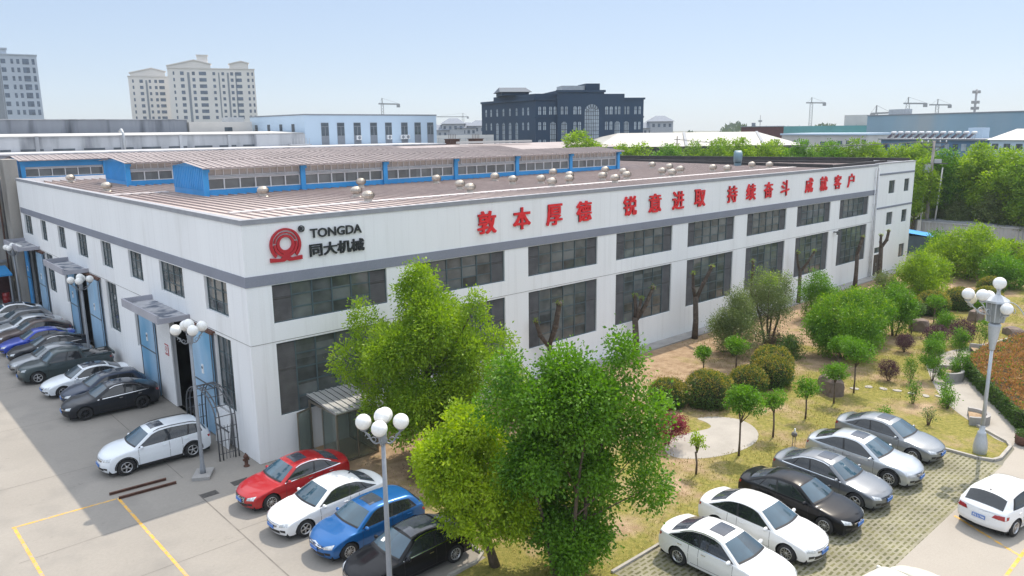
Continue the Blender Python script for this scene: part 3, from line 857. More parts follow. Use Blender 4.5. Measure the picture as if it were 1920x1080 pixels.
M_under = mat("car_underside", (0.012, 0.012, 0.012), 0.95)
M_roofglass = glassmat("sunroof_glass", (0.055, 0.065, 0.085), 0.05, 0.3, (9, 9, 9), 0.8)
M_platetxt = mat("plate_white", (0.8, 0.8, 0.8), 0.5, var=0.02)
M_paper = mat("paper_white", (0.8, 0.8, 0.78), 0.8, var=0.03)

def paint(name, col, metal=0.0, rough=0.28):
    return mat(name, col, rough, metal, var=0.03, scale=0.8, fine=0.02, coat=0.5 if max(col) < .12 else 0.75, spec=0.1 if max(col) < .12 else .3)

def smooth_profile(pts, xs, sig=0.06):
    X = np.array([p[0] for p in pts]); Z = np.array([p[1] for p in pts])
    off = np.linspace(-2.2, 2.2, 15); w = np.exp(-off ** 2 / 2); w /= w.sum()
    return sum(wi * np.interp(xs + o * sig, X, Z) for o, wi in zip(off, w))

SPECS = {
 # distances from the nose (m); top = centreline profile
 'sedan': dict(L=4.62, W=1.80, belt=(0.84, 0.98), top=[(0, .63), (.12, .72), (.5, .82), (1.22, .955), (2.02, 1.40), (2.35, 1.455), (2.8, 1.465), (3.2, 1.42), (3.48, 1.34), (4.12, 1.065), (4.52, 1.045), (4.62, .98)],
               ws=(1.30, 1.98), rw=(3.42, 4.06), dlo=(1.52, 2.12, 3.62, 3.98), wheels=(.92, 3.60), tum=.46, bpil=.52, r=.325),
 'hatch': dict(L=4.28, W=1.80, belt=(0.85, 0.98), top=[(0, .64), (.12, .74), (.5, .86), (1.10, .99), (1.85, 1.40), (2.2, 1.465), (2.8, 1.47), (3.5, 1.43), (3.72, 1.38), (4.12, 1.03), (4.22, .95), (4.28, .88)],
               ws=(1.18, 1.82), rw=(3.74, 4.08), dlo=(1.38, 1.98, 3.48, 3.72), wheels=(.86, 3.48), tum=.44, bpil=.53, r=.32),
 'suv':   dict(L=4.70, W=1.86, belt=(1.00, 1.12), top=[(0, .78), (.10, .90), (.45, 1.0), (1.18, 1.115), (1.95, 1.58), (2.3, 1.665), (2.9, 1.69), (3.8, 1.65), (4.15, 1.59), (4.48, 1.14), (4.62, 1.08), (4.70, .95)],
               ws=(1.25, 1.92), rw=(4.17, 4.45), dlo=(1.42, 2.08, 4.10, 4.18), wheels=(.92, 3.68), tum=.40, bpil=.47, r=.36),
 'coupe': dict(L=4.72, W=1.84, belt=(0.86, 1.04), top=[(0, .68), (.12, .80), (.5, .92), (1.28, 1.03), (2.1, 1.45), (2.45, 1.53), (2.9, 1.545), (3.4, 1.48), (4.25, 1.16), (4.6, 1.10), (4.72, 1.0)],
               ws=(1.36, 2.06), rw=(3.50, 4.22), dlo=(1.56, 2.2, 3.72, 4.15), wheels=(.94, 3.66), tum=.46, bpil=.50, r=.35),
 'pickup': dict(L=5.15, W=1.80, belt=(1.02, 1.10), top=[(0, .86), (.10, .97), (.45, 1.05), (1.25, 1.12), (1.80, 1.60), (2.1, 1.70), (2.7, 1.71), (3.25, 1.68), (3.38, 1.60), (3.52, 1.14), (3.6, 1.12), (5.1, 1.10), (5.15, 1.0)],
               ws=(1.32, 1.82), rw=(3.36, 3.50), dlo=(1.46, 1.95, 3.22, 3.36), wheels=(.92, 4.05), tum=.30, bpil=.52, r=.37),
}

def car(spec, name, label, cat, pos, heading, pm, group=None, opts=()):
    """pos = ground point under the middle of the car; heading = direction of the nose (deg, 0 = +X)."""
    S = SPECS[spec]; L, W = S['L'], S['W'] / 2
    root = thing(name, label, cat, (pos[0], pos[1], 0.02), R(heading), group)
    xs = np.concatenate([np.linspace(0, .3, 9), np.arange(.35, L - .3, .05), np.linspace(L - .28, L, 9)])
    top = smooth_profile(S['top'], xs, 0.05); top[0] = S['top'][0][1]; top[-1] = S['top'][-1][1]
    belt = np.interp(xs, [0, L], S['belt'])
    zbot = np.interp(xs, [0, .5, 1.2, L - 1.0, L - .4, L], [.22, .20, .21, .21, .24, .30])
    def plan(x):
        f = 1.0
        if x < .9: f -= .12 * ((.9 - x) / .9) ** 2.2
        e = L - x
        if e < .9: f -= .10 * ((.9 - e) / .9) ** 2.2
        return W * f
    def bow(x):       # forward shift lost towards the sides
        return float(np.interp(x, [0, .35, 1.2, 2.2, 2.6, L - 1, L - .3, L], [-.34, -.22, -.12, -.04, 0, .06, .14, .24]))
    def fasc(x, z):
        d = 0.0
        if x < .6:
            w = (1 - x / .6) ** 1.5
            d -= w * (max(0, z - .55) * .30 + max(0, .36 - z) * .45)
        e = L - x
        if e < .5:
            w = (1 - e / .5) ** 1.5
            d += w * (max(0, z - .75) * .28 + max(0, .42 - z) * .45)
        return d
    nb, ng, nt = 11, 7, 8
    V, idx = [], []
    for i, x in enumerate(xs):
        pw = plan(x); zt = top[i]; zs = min(belt[i], zt - .045); zb = zbot[i]
        prof = []
        for k in range(nb):
            t = k / (nb - 1); z = zb + (zs - zb) * t
            tt = (z - .2) / (belt[i] - .2)
            y = pw * (1 - .075 * max(0, .45 - tt) ** 1.3 * 2.2 - .055 * max(0, tt - .62) ** 1.5 * 3.2)
            if .60 < tt < .70: y += 0.008
            prof.append((y, z))
        yb = prof[-1][0]
        g = max(0.0, zt - .075 - zs)
        gh = min(1, g / .2)
        ze = zs + max(.010, g)
        for k in range(1, ng + 1):
            t = k / ng; z = zs + (ze - zs) * t
            y = yb - .022 * gh * min(1, t * 4) - S['tum'] * (z - zs) * (0.8 + .35 * t) - .02 * (1 - gh) * t
            prof.append((y, z))
        ye = prof[-1][0]
        for k in range(1, nt + 1):
            s = 1 - k / nt
            z = ze + (zt - ze) * (1 - abs(s) ** 2.6)
            prof.append((ye * s, z))
        row = []
        for y, z in prof:
            q = (y / W) ** 2
            X = x - bow(x) * q - fasc(x, z)
            row.append(len(V)); V.append((L / 2 - X, y, z))
        idx.append(row)
    npf = nb + ng + nt
    bm = bmesh.new()
    vs = [bm.verts.new(v) for v in V]
    vm = {}
    def mv(k):        # mirrored vertex
        if abs(V[k][1]) < 1e-6: return vs[k]
        if k not in vm: vm[k] = bm.verts.new((V[k][0], -V[k][1], V[k][2]))
        return vm[k]
    wc = [(L / 2 - w, S['r']) for w in S['wheels']]; AR = S['r'] + .055
    def inarch(p): return any((p[0] - cx) ** 2 + (p[2] - cz) ** 2 < AR ** 2 for cx, cz in wc)
    for i in range(len(xs) - 1):
        for j in range(npf - 1):
            ids = (idx[i][j], idx[i][j + 1], idx[i + 1][j + 1], idx[i + 1][j])
            if j < nb - 1:
                c = [sum(V[k][a] for k in ids) / 4 for a in range(3)]
                if inarch(c): continue
            bm.faces.new([vs[k] for k in ids][::-1])
            bm.faces.new([mv(k) for k in ids])
    for e in (0, len(xs) - 1):           # front and rear fascia: rows across
        NX = 13; rows = []
        for j in range(npf - 1):
            k = idx[e][j]; row = []
            y0 = V[k][1]
            for c in range(NX):
                s = 1 - 2 * c / (NX - 1)
                if c == 0: row.append(vs[k]); continue
                if c == NX - 1: row.append(mv(k)); continue
                y = y0 * s
                x = xs[e] - bow(xs[e]) * (y / W) ** 2 - fasc(xs[e], V[k][2])
                zz = V[k][2]
                if j >= nb + ng - 1:
                    tp = [V[idx[e][m]] for m in range(nb + ng - 1, npf)]
                row.append(bm.verts.new((L / 2 - x, y, zz)))
            rows.append(row)
        for a, b_ in zip(rows[:nb + ng - 1], rows[1:nb + ng]):
            for c in range(NX - 1):
                q = [a[c], a[c + 1], b_[c + 1], b_[c]]
                if len(set(q)) < 4: continue
                f = bm.faces.new(q if e == 0 else q[::-1])
        # close the crown of the end section
        crown = [vs[idx[e][m]] for m in range(nb + ng - 1, npf)] + [mv(idx[e][m]) for m in range(npf - 2, nb + ng - 2, -1)]
        last = rows[nb + ng - 1]
        bm.faces.new((crown + last[::-1][1:-1]) if e == len(xs) - 1 else (crown + last[::-1][1:-1])[::-1])
    bm.normal_update()
    # snap the arch edge to a circle
    for v in bm.verts:
        if v.is_boundary and v.co.z > .05:
            for cx, cz in wc:
                d = math.hypot(v.co.x - cx, v.co.z - cz)
                if abs(d - AR) < .075 and v.co.z > zbot.min() + .0:
                    v.co.x = cx + (v.co.x - cx) * AR / d; v.co.z = cz + (v.co.z - cz) * AR / d
    bmesh.ops.recalc_face_normals(bm, faces=bm.faces)
    for f in bm.faces: f.smooth = len(f.verts) == 4
    me = bpy.data.meshes.new("body"); bm.to_mesh(me)
    bvh = BVHTree.FromBMesh(bm); bm.free()
    me.materials.append(pm)
    body = obj("body", me, root)
    # ---- panels laid on the body by casting rays along one direction
    def cast(o, d):
        h = bvh.ray_cast(Vector(o), Vector(d))
        return (h[0], h[1]) if h[0] is not None else None
    def lay(mb, botpts, toppts, nrow, fn, off=.006):
        """grid between two polylines; fn maps a 2D point to (origin, direction)"""
        n = len(botpts); G = []
        for r in range(nrow + 1):
            t = r / nrow; row = []
            for a, c in zip(botpts, toppts):
                p = (a[0] + (c[0] - a[0]) * t, a[1] + (c[1] - a[1]) * t)
                h = cast(*fn(p))
                row.append(None if h is None else h[0] + (h[1] if h[1].dot(Vector(fn(p)[1])) < 0 else -h[1]) * off)
            G.append(row)
        for r in range(nrow):
            for c in range(n - 1):
                q = [G[r][c], G[r][c + 1], G[r + 1][c + 1], G[r + 1][c]]
                if any(x is None for x in q): continue
                if max((q[i] - q[(i + 1) % 4]).length for i in range(4)) > .6: continue
                nr = (q[1] - q[0]).cross(q[2] - q[0])
                d = Vector(fn(botpts[0])[1])
                mb.face(q if nr.dot(d) < 0 else q[::-1], 0, True)
    def sub(p, q, n): return [(p[0] + (q[0] - p[0]) * k / n, p[1] + (q[1] - p[1]) * k / n) for k in range(n + 1)]
    down = lambda p: ((L / 2 - p[0], p[1], 3), (0, 0, -1))
    front = lambda p: ((L / 2 + 2, p[0], p[1]), (-1, 0, 0))
    rear = lambda p: ((-L / 2 - 2, p[0], p[1]), (1, 0, 0))
    zt = lambda x: float(np.interp(x, xs, top)); bl = lambda x: float(np.interp(x, xs, belt))
    roofhw = lambda x: max(.2, W - .03 - S['tum'] * (zt(x) - bl(x)) - .03)
    # windscreen
    w0, w1 = S['ws']
    mb = MB(); n = 14
    bot = [(w0 + .02 + .12 * (s ** 2), s * (W - .155)) for s in np.linspace(-1, 1, n)]
    tp = [(w1 + .05 * (s ** 2), s * (roofhw(w1) - .045)) for s in np.linspace(-1, 1, n)]
    lay(mb, bot, tp, 8, down, .007)
    mb.build("windscreen", M_wind, root)
    mb = MB(); bot2 = [(x - .06, y * 1.0) for x, y in bot]
    lay(mb, bot2, bot, 1, down, .009)
    mb.build("wiper_cowl", M_trim, root)
    # rear window
    r0, r1 = S['rw']
    mb = MB()
    bot = [(r1 - .06 * (s ** 2), s * (W - (.26 if spec in ('suv', 'hatch') else .22))) for s in np.linspace(-1, 1, 12)]
    tp = [(r0, s * (roofhw(r0) - .05)) for s in np.linspace(-1, 1, 12)]
    lay(mb, bot, tp, 8, down, .007)
    mb.build("rear_window", M_carglass if spec != 'sedan' else M_roofglass, root)
    if 'panoroof' in opts or 'sunroof' in opts:
        mb = MB()
        a, c, hw = (w1 + .10, r0 - .12, roofhw(2.4) - .10) if 'panoroof' in opts else (w1 + .22, w1 + .78, .37)
        lay(mb, sub((a, -hw), (a, hw), 8), sub((c, -hw), (c, hw), 8), 8, down, .006)
        mb.build("sunroof", M_roofglass, root)
    A0, A1, C1, C0 = S['dlo']
    for sgn in (1, -1):
        side = lambda p, s_=sgn: ((L / 2 - p[0], 2 * s_, p[1]), (0, -s_, 0))
        def dl(s): # bottom and top of the window band at parameter s
            xb, xt = A0 + (C0 - A0) * s, A1 + (C1 - A1) * s
            zb_ = bl(xb) + .025; ztp = max(zb_ + .02, zt(xt) - .115)
            e = abs(s - .5) * 2
            return (xb, zb_), (xt, ztp - .035 * e ** 3)
        def band(s0, s1, off, m, nm, ins=0.0):
            mb = MB(); n = 14
            B_, T_ = [], []
            for k in range(n + 1):
                p, q = dl(s0 + (s1 - s0) * k / n); B_.append((p[0], p[1] + ins)); T_.append((q[0], q[1] - ins))
            lay(mb, B_, T_, 6, side, off); return mb.build(nm, m, root)
        band(0, 1, .004, M_trim if 'chromeline' not in opts else M_trim, "window_trim")
        bp = S['bpil']
        if spec == 'suv':
            cuts = [(.03, .40), (.425, .755), (.785, .975)]
        else:
            cuts = [(.03, bp - .018), (bp + .018, .80), (.825, .965)] if spec == 'sedan' else [(.03, bp - .018), (bp + .018, .95)]
        for s0, s1 in cuts: band(s0, s1, .008, M_carglass, "side_window", .018)
        if 'chromeline' in opts:
            mb = MB(); B_ = []; T_ = []
            for k in range(25):
                p, q = dl(k / 24); B_.append((q[0], q[1] + .012)); T_.append((q[0], q[1] + .034))
            lay(mb, B_, T_, 1, side, .006); mb.build("chrome_strip", M_chrome, root); mb = MB()
            B_ = [dl(k / 24)[0] for k in range(25)]
            lay(mb, [(x, z - .03) for x, z in B_], [(x, z - .008) for x, z in B_], 1, side, .006)
            mb.build("chrome_strip", M_chrome, root)
        # door seams, handles, mirror, sill
        mb = MB()
        xB = A0 + (C0 - A0) * bp
        for xx in (A0 + .02, xB, min(C0 - .25, S['wheels'][1] - .42)):
            z0_ = .30; z1_ = bl(xx)
            lay(mb, [(xx - .006, z0_), (xx + .006, z0_)], [(xx - .006, z1_), (xx + .006, z1_)], 8, side, .003)
        lay(mb, sub((A0, .315), (xB * 2 - A0 - .1, .315), 14), sub((A0, .328), (xB * 2 - A0 - .1, .328), 14), 1, side, .003)
        mb.build("door_seam", M_trim, root)
        for xx in (xB - .20, min(C0 - .36, xB + .72)):
            mb = MB(); h = cast((L / 2 - xx, 2 * sgn, bl(xx) - .12), (0, -sgn, 0))
            if h: mb.obox(h[0] + Vector((0, sgn * .016, 0)), (.085, 0, 0), (0, .014, 0), (0, 0, .014)); mb.build("door_handle", M_chrome if 'chromeline' in opts else pm, root)
        h = cast((L / 2 - A0 - .16, 2 * sgn, bl(A0) + .01), (0, -sgn, 0))
        if h:
            mb = MB(); c = h[0] + Vector((0, sgn * .10, .06)); c.x += .02
            rings = []
            for k in range(7):
                t = k / 6; r_ = (.01, .055, .07, .075, .075, .065, .012)[k]
                rings.append((r_, -.11 + .22 * t))
            k0 = len(mb.v)
            mb.lathe(rings, c, 10, 0, 'y')
            for q in range(k0, len(mb.v)):
                v = mb.v[q]; mb.v[q] = (c.x + (v[0] - c.x) * .8, v[1], v[2])
            mb.obox(h[0] + Vector((0.02, sgn * .02, .02)), (.03, 0, 0), (0, .03, 0), (0, 0, .02))
            mb.build("wing_mirror", pm if 'darkmirror' not in opts else M_trim, root)
        if 'cladding' in opts:
            mb = MB()
            lay(mb, sub((S['wheels'][0] + AR + .01, .22), (S['wheels'][1] - AR - .01, .23), 16), sub((S['wheels'][0] + AR + .01, .33), (S['wheels'][1] - AR - .01, .33), 16), 2, side, .006)
            for cx in S['wheels']:
                P, Q = [], []
                for k in range(19):
                    a = R(-5 + 190 * k / 18); P.append((cx - (AR + .005) * math.cos(a), S['r'] + (AR + .005) * math.sin(a))); Q.append((cx - (AR + .05) * math.cos(a), S['r'] + (AR + .05) * math.sin(a)))
                lay(mb, P, Q, 1, side, .008)
            mb.build("cladding", M_trim, root)
        # headlight and taillight
        zh = S['top'][0][1] - .03
        mb = MB()
        lay(mb, sub((sgn * .46, zh - .07), (sgn * (W - .135), zh - .03), 8), sub((sgn * .50, zh + .03), (sgn * (W - .15), zh + .10), 8), 4, front, .008)
        mb.build("headlight", M_lens, root)
        mb = MB()
        lay(mb, sub((sgn * .52, zbot[0] + .13), (sgn * .70, zbot[0] + .13), 3), sub((sgn * .50, zbot[0] + .21), (sgn * .70, zbot[0] + .22), 3), 2, front, .006)
        mb.build("fog_light", M_trim, root)
        zr_ = S['top'][-1][1] - .10
        mb = MB()
        lay(mb, sub((sgn * .40, zr_ - .06), (sgn * (W - .13), zr_ - .10), 8), sub((sgn * .48, zr_ + .05), (sgn * (W - .14), zr_ + .06), 8), 3, rear, .008)
        # wrap on to the flank
        mb.build("taillight", M_tail, root); mb = MB()
        lay(mb, sub((L - .30, zr_ - .05), (L - .10, zr_ - .09), 4), sub((L - .34, zr_ + .045), (L - .12, zr_ + .06), 4), 2, side, .008)
        mb.build("taillight_side", M_tail, root)
    # front face: grille, intake, plate, badge
    zh = S['top'][0][1] - .03
    mb = MB(); gw = .42 if 'widegrille' in opts else .40
    g0 = zh - (.20 if 'biggrille' in opts else .10)
    lay(mb, sub((-gw * .85, g0), (gw * .85, g0), 10), sub((-gw, zh + .035), (gw, zh + .035), 10), 4, front, .006)
    mb.build("grille", M_trim, root)
    mb = MB()
    for k in range(3):
        z = g0 + .02 + (zh + .02 - g0) * k / 3
        lay(mb, sub((-gw * .92, z), (gw * .92, z), 10), sub((-gw * .92, z + .016), (gw * .92, z + .016), 10), 1, front, .011)
    if 'biggrille' in opts:
        for k in range(9):
            y = -.30 + .075 * k; lay(mb, [(y, g0 + .02), (y + .02, g0 + .02)], [(y * 1.15, zh + .03), (y * 1.15 + .02, zh + .03)], 3, front, .013)
    if 'chevron' in opts:
        for dz in (.0, .05):
            for s_ in (1, -1):
                lay(mb, sub((0, zh + .0 + dz), (s_ * .55, zh - .05 + dz * .6), 6), sub((0, zh + .028 + dz), (s_ * .55, zh - .03 + dz * .6), 6), 1, front, .015)
    mb.build("grille_bar", M_chrome, root)
    h = cast((L / 2 + 2, 0, zh - .02), (-1, 0, 0))
    if h and 'chevron' not in opts:
        mb = MB(); c = h[0]
        mb.lathe([(.035, .012), (.058, .012), (.058, .022), (.035, .022)], c, 14, axis='x')
        for s_ in (1, -1):
            mb.bar(c + Vector((.018, s_ * .03, .035)), c + Vector((.018, s_ * .008, -.035)), .010, .006)
        mb.build("emblem", M_chrome, root)
    mb = MB()
    zi = zbot[0] + .06
    lay(mb, sub((-.46, zi), (.46, zi), 10), sub((-.50, zi + .13), (.50, zi + .13), 10), 3, front, .006)
    mb.build("lower_intake", M_trim, root)
    for nm, fn, sx, zz in (("number_plate", front, 1, zbot[0] + .20), ("number_plate", rear, -1, .56 if spec != 'suv' else .66)):
        h = cast(fn((0, zz + .07))[0], fn((0, zz + .07))[1])
        if h:
            mb = MB(); x = h[0].x + sx * .012
            mb.obox((x, 0, zz + .07), (.007, 0, 0), (0, .22, 0), (0, 0, .07)); pl_ = mb.build(nm, M_plate, root)
            mb = MB()
            for q in (-.065, .06): mb.box(min(x + sx * .008, x + sx * .010), max(x + sx * .008, x + sx * .010), -.21, .21, zz + .07 + q - .003, zz + .07 + q + .003)
            mb.build("plate_edge", M_platetxt, pl_)
            if sx == -1 and 'plate' in opts:
                me = text_mesh("苏E·2170M", .12, 0.002, .003)
                co = np.empty(len(me.vertices) * 3, np.float32); me.vertices.foreach_get("co", co); co = co.reshape(-1, 3)
                mn, mx = co.min(0), co.max(0); out = np.empty_like(co)
                out[:, 1] = .195 - (co[:, 0] - mn[0]) / (mx[0] - mn[0]) * .39
                out[:, 2] = zz + .03 + (co[:, 1] - mn[1]) / (mx[1] - mn[1]) * .085; out[:, 0] = x - .009 - co[:, 2]
                me.vertices.foreach_set("co", out.ravel()); me.update(); me.materials.clear(); me.materials.append(M_platetxt)
                obj("plate_lettering", me, pl_)
    mb = MB(); mb.box(-L / 2 + .25, L / 2 - .25, -W + .14, W - .14, .16, .40)
    mb.box(-L / 2 + 1.3, L / 2 - 1.3, -W + .05, W - .05, .20, .38)
    mb.build("underbody", M_under, root)
    # wheels
    rw_, rr = .205, S['r']
    tb = MB()
    tb.lathe([(rr * .62, -.10), (rr * .93, -.105), (rr, -.07), (rr, .07), (rr * .93, .105), (rr * .62, .10)], (0, 0, 0), 28, axis='y')
    tb.lathe([(rr * .62, .10), (rr * .60, -.02), (.001, -.02)], (0, 0, 0), 28, axis='y')
    wh0 = tb.build("wheel", M_tyre, root)
    rb = MB(); R0 = rr * .64; nsp = 5 if 'fivespoke' in opts else 10
    rb.lathe([(R0, .088), (R0, .108), (R0 * .90, .108), (R0 * .86, .05)], (0, 0, 0), 28, axis='y')
    rb.lathe([(R0 * .24, .06), (R0 * .22, .092), (.001, .096)], (0, 0, 0), 14, axis='y')
    for k in range(nsp):
        a = 2 * math.pi * (k + .5) / nsp; d = Vector((math.cos(a), 0, math.sin(a))); t = Vector((-math.sin(a), 0, math.cos(a)))
        rb.obox(d * R0 * .56 + Vector((0, .078, 0)), d * R0 * .36, t * R0 * (.11 if nsp == 5 else .055), Vector((0, .014, 0)))
    rim0 = rb.build("rim", M_rimdark if 'darkrims' in opts else M_rim, wh0)
    first = True
    for w in S['wheels']:
        for sgn in (1, -1):
            o = wh0 if first else dup(wh0, root)
            first = False
            o.location = (L / 2 - w, sgn * (W - .125), rr); o.rotation_euler = (0, random.Random(w * 7 + sgn + pos[0]).uniform(0, 1), 0 if sgn > 0 else math.pi)
    for w in S['wheels']:
        for sgn in (1, -1):
            mb = MB(); P = []
            for k in range(13):
                a = math.pi * k / 12; P.append((L / 2 - w + (AR + .02) * math.cos(a), S['r'] - .02 + (AR + .02) * math.sin(a)))
            for p, q in zip(P[:-1], P[1:]):
                mb.face([(p[0], sgn * (W - .05), p[1]), (q[0], sgn * (W - .05), q[1]), (q[0], sgn * (W - .36), q[1]), (p[0], sgn * (W - .36), p[1])])
            mb.face([(x, sgn * (W - .36), z) for x, z in P])
            mb.build("wheel_arch_liner", M_under, root)
    if 'rails' in opts:
        for sgn in (1, -1):
            mb = MB(); pts = []
            for k in range(9):
                x = w1 + .25 + (r0 - w1 - .3) * k / 8; h = cast((L / 2 - x, sgn * (roofhw(x) - .02), 3), (0, 0, -1))
                if h: pts.append(h[0] + Vector((0, 0, .035 if 0 < k < 8 else .0)))
            if len(pts) > 2: mb.tube(pts, .016, 6); mb.build("roof_rail", M_trim, root)
    if 'fin' in opts:
        h = cast((L / 2 - r0 + .14, 0, 3), (0, 0, -1)); mb = MB()
        if h: mb.prism([(-.07, 0), (.06, 0), (-.05, .055)], -.012, .012, frame=lambda u, v, w, c=h[0]: (c.x + u, c.y + w, c.z + v)); mb.build("aerial", M_trim, root)
    if 'paper' in opts:
        h = cast((L / 2 - w0 - .28, -.35, 3), (0, 0, -1)); mb = MB()
        if h:
            lay(mb, [(w0 + .22, -.45), (w0 + .22, -.27)], [(w0 + .36, -.45), (w0 + .36, -.27)], 1, down, .011); mb.build("paper_slip", M_paper, root)
    if spec == 'pickup':
        mb = MB(); mb.box(-L / 2 + .10, -L / 2 + 1.55, -W + .16, W - .16, 1.101, 1.112); mb.build("load_bed", M_under, root)
        mb = MB()
        for sgn in (1, -1): mb.box(-L / 2 + .05, -L / 2 + 1.58, sgn * (W - .13) - .05, sgn * (W - .13) + .05, 1.09, 1.17)
        mb.box(-L / 2 + .02, -L / 2 + .10, -W + .1, W - .1, 1.0, 1.17)
        mb.build("bed_rail", pm, root)
        rg = random.Random(5); mb = MB()
        for k in range(9):
            mb.obox((-L / 2 + .35 + rg.random() * 1.0, rg.uniform(-.5, .5), 1.13 + rg.random() * .05), (rg.uniform(.08, .2), rg.uniform(-.05, .05), 0), (rg.uniform(-.05, .05), rg.uniform(.05, .12), 0), (0, 0, .04))
        mb.build("cargo", M_conc, root)
    return root

P_white = paint("car_white", (0.80, 0.81, 0.82)); P_pearl = paint("car_pearl_white", (0.74, 0.78, 0.82))
P_red = paint("car_red", (0.42, 0.012, 0.016), 0.15); P_blue = paint("car_blue", (0.012, 0.12, 0.36), 0.3)
P_black = paint("car_black", (0.006, 0.0065, 0.009)); P_char = paint("car_charcoal", (0.022, 0.024, 0.030), 0.3)
P_grey = paint("car_grey", (0.19, 0.205, 0.225), 0.55); P_silver = paint("car_silver", (0.50, 0.53, 0.56), 0.6)
P_navy = paint("car_navy", (0.035, 0.05, 0.085), 0.3); P_vivid = paint("car_vivid_blue", (0.01, 0.05, 0.42), 0.2)
P_steel = paint("car_steel_grey", (0.26, 0.28, 0.30), 0.55); P_green = paint("car_dark_green_grey", (0.055, 0.075, 0.08), 0.3)
P_cream = paint("car_cream", (0.72, 0.70, 0.62)); P_brown = paint("car_brown", (0.10, 0.075, 0.07), 0.3)

GL, GB, GR = "cars parked along the shaded left wall", "cars parked nose out beside the corner", "cars parked in the grass paver lot"
car('suv', "parked_car", "white SUV parked alone in the shade beside the lamp post at the corner", "car", (-3.18, 3.72), 180 - 1.5, P_pearl, opts=('sunroof', 'rails', 'cladding', 'fivespoke'))
car('coupe', "parked_car", "black SUV with dark wheels, nearest of the row along the shaded wall", "car", (-2.72, 12.05), 180 - 3, P_char, GL, ('darkrims', 'panoroof', 'chromeline'))
car('hatch', "parked_car", "dark navy hatchback parked between the black SUV and the white sedan", "car", (-2.45, 14.35), 178, P_navy, GL, ('darkrims', 'panoroof'))
car('sedan', "parked_car", "white sedan with black glass roof parked next to the dark pickup", "car", (-2.75, 16.75), 179, P_pearl, GL, ('panoroof', 'chromeline', 'fivespoke'))
car('pickup', "pickup_truck", "dark pickup truck with scrap in its open load bed, by the wall", "pickup", (-2.95, 20.45), 178, P_green, GL, ('fivespoke',))
car('sedan', "parked_car", "grey-green sedan just beyond the dark pickup", "car", (-3.2, 23.0), 178, P_steel, GL, ('fivespoke',))
car('coupe', "parked_car", "dark sedan with a bright chrome roofline, next to the vivid blue car", "car", (-2.8, 25.6), 178, P_char, GL, ('chromeline',))
car('sedan', "parked_car", "vivid blue sedan in the row along the shaded wall", "car", (-2.9, 28.2), 178, P_vivid, GL)
car('coupe', "parked_car", "brownish dark car just beyond the vivid blue sedan", "car", (-2.6, 30.8), 178, P_brown, GL)
car('sedan', "parked_car", "pale silver sedan fourth from the far end of the wall row", "car", (-2.6, 33.3), 178, P_silver, GL, ('chromeline',))
car('hatch', "parked_car", "dark grey car two places from the far end of the wall row", "car", (-2.6, 35.9), 178, P_grey, GL)
car('coupe', "parked_car", "white crossover with black roof glass, last at the far end of the wall row", "car", (-2.9, 38.6), 178, P_white, GL, ('panoroof',))

car('sedan', "parked_car", "shiny red sedan parked by the white building corner", "car", (-0.12, -3.45), 181, P_red, GB, ('sunroof', 'biggrille', 'chromeline'))
car('sedan', "parked_car", "white sedan parked between the red and the blue car", "car", (-0.12, -6.2), 181, P_white, GB, ('fin', 'fivespoke'))
car('hatch', "parked_car", "bright blue hatchback with chrome chevrons on its nose", "car", (0.12, -8.65), 181, P_blue, GB, ('chevron', 'sunroof'))
car('sedan', "parked_car", "glossy black sedan under the tree, at the front of the yard", "car", (0.10, -11.25), 180, P_black, GB, ('chromeline', 'panoroof', 'paper', 'biggrille'))

car('sedan', "parked_car", "white sedan with sunroof at the bottom edge, half behind the tree", "car", (7.55, -18.6), -90, P_white, GR, ('sunroof', 'chromeline'))
car('sedan', "parked_car", "white sedan between the black sedan and the one with a sunroof", "car", (10.30, -18.3), -90, P_white, GR, ('widegrille',))
car('sedan', "parked_car", "black sedan in the grass paver lot", "car", (12.98, -18.3), -90, P_black, GR, ())
car('sedan', "parked_car", "dark grey sedan with sunroof, beside the black one in the paver lot", "car", (15.62, -18.25), -91, P_grey, GR, ('sunroof', 'fivespoke', 'chromeline'))
car('coupe', "parked_car", "silver crossover with black wheel arches in the paver lot", "car", (18.45, -18.3), -90, P_silver, GR, ('sunroof', 'cladding'))
car('sedan', "parked_car", "grey sedan with sunroof, farthest of the paver lot row by the lawn corner", "car", (21.5, -18.1), -91, P_steel, GR, ('sunroof',))
hb_ = car('hatch', "parked_car", "white hatchback seen from behind, alone on the pale lane", "car", (18.35, -23.75), -10, P_white, None, ('plate', 'fin', 'darkmirror'))
hb_.scale = (1.03, 1.02, 1.05)
car('sedan', "parked_car", "cream car of which only the roof shows at the bottom edge", "car", (8.95, -23.4), -10, P_cream)
# ------------------------------------------------------------------ foliage
M_bark = mat("bark", (0.115, 0.085, 0.062), 0.95, var=0.3, scale=5, fine=0.25, fscale=30, bump=0.5, bscale=25)
M_barkp = mat("pruned_bark", (0.085, 0.065, 0.052), 0.95, var=0.3, scale=5, fine=0.25, bump=0.6, bscale=22, stain=((0.20, 0.18, 0.15), 4, 0.55, 0.8))
L_camphor = leafmat("camphor_leaf", (0.085, 0.18, 0.014), (0.34, 0.48, 0.036), 0.40)
L_green = leafmat("mid_green_leaf", (0.046, 0.135, 0.012), (0.18, 0.35, 0.026), 0.38)
L_yellow = leafmat("yellow_green_leaf", (0.15, 0.26, 0.013), (0.43, 0.55, 0.036), 0.42)
L_dark = leafmat("dark_green_leaf", (0.035, 0.085, 0.018), (0.12, 0.20, 0.04), 0.33)
L_olive = leafmat("olive_leaf", (0.07, 0.115, 0.03), (0.22, 0.27, 0.10), 0.36, 0.35)
L_orange = leafmat("rusty_new_leaf", (0.20, 0.17, 0.03), (0.43, 0.36, 0.07), 0.38)
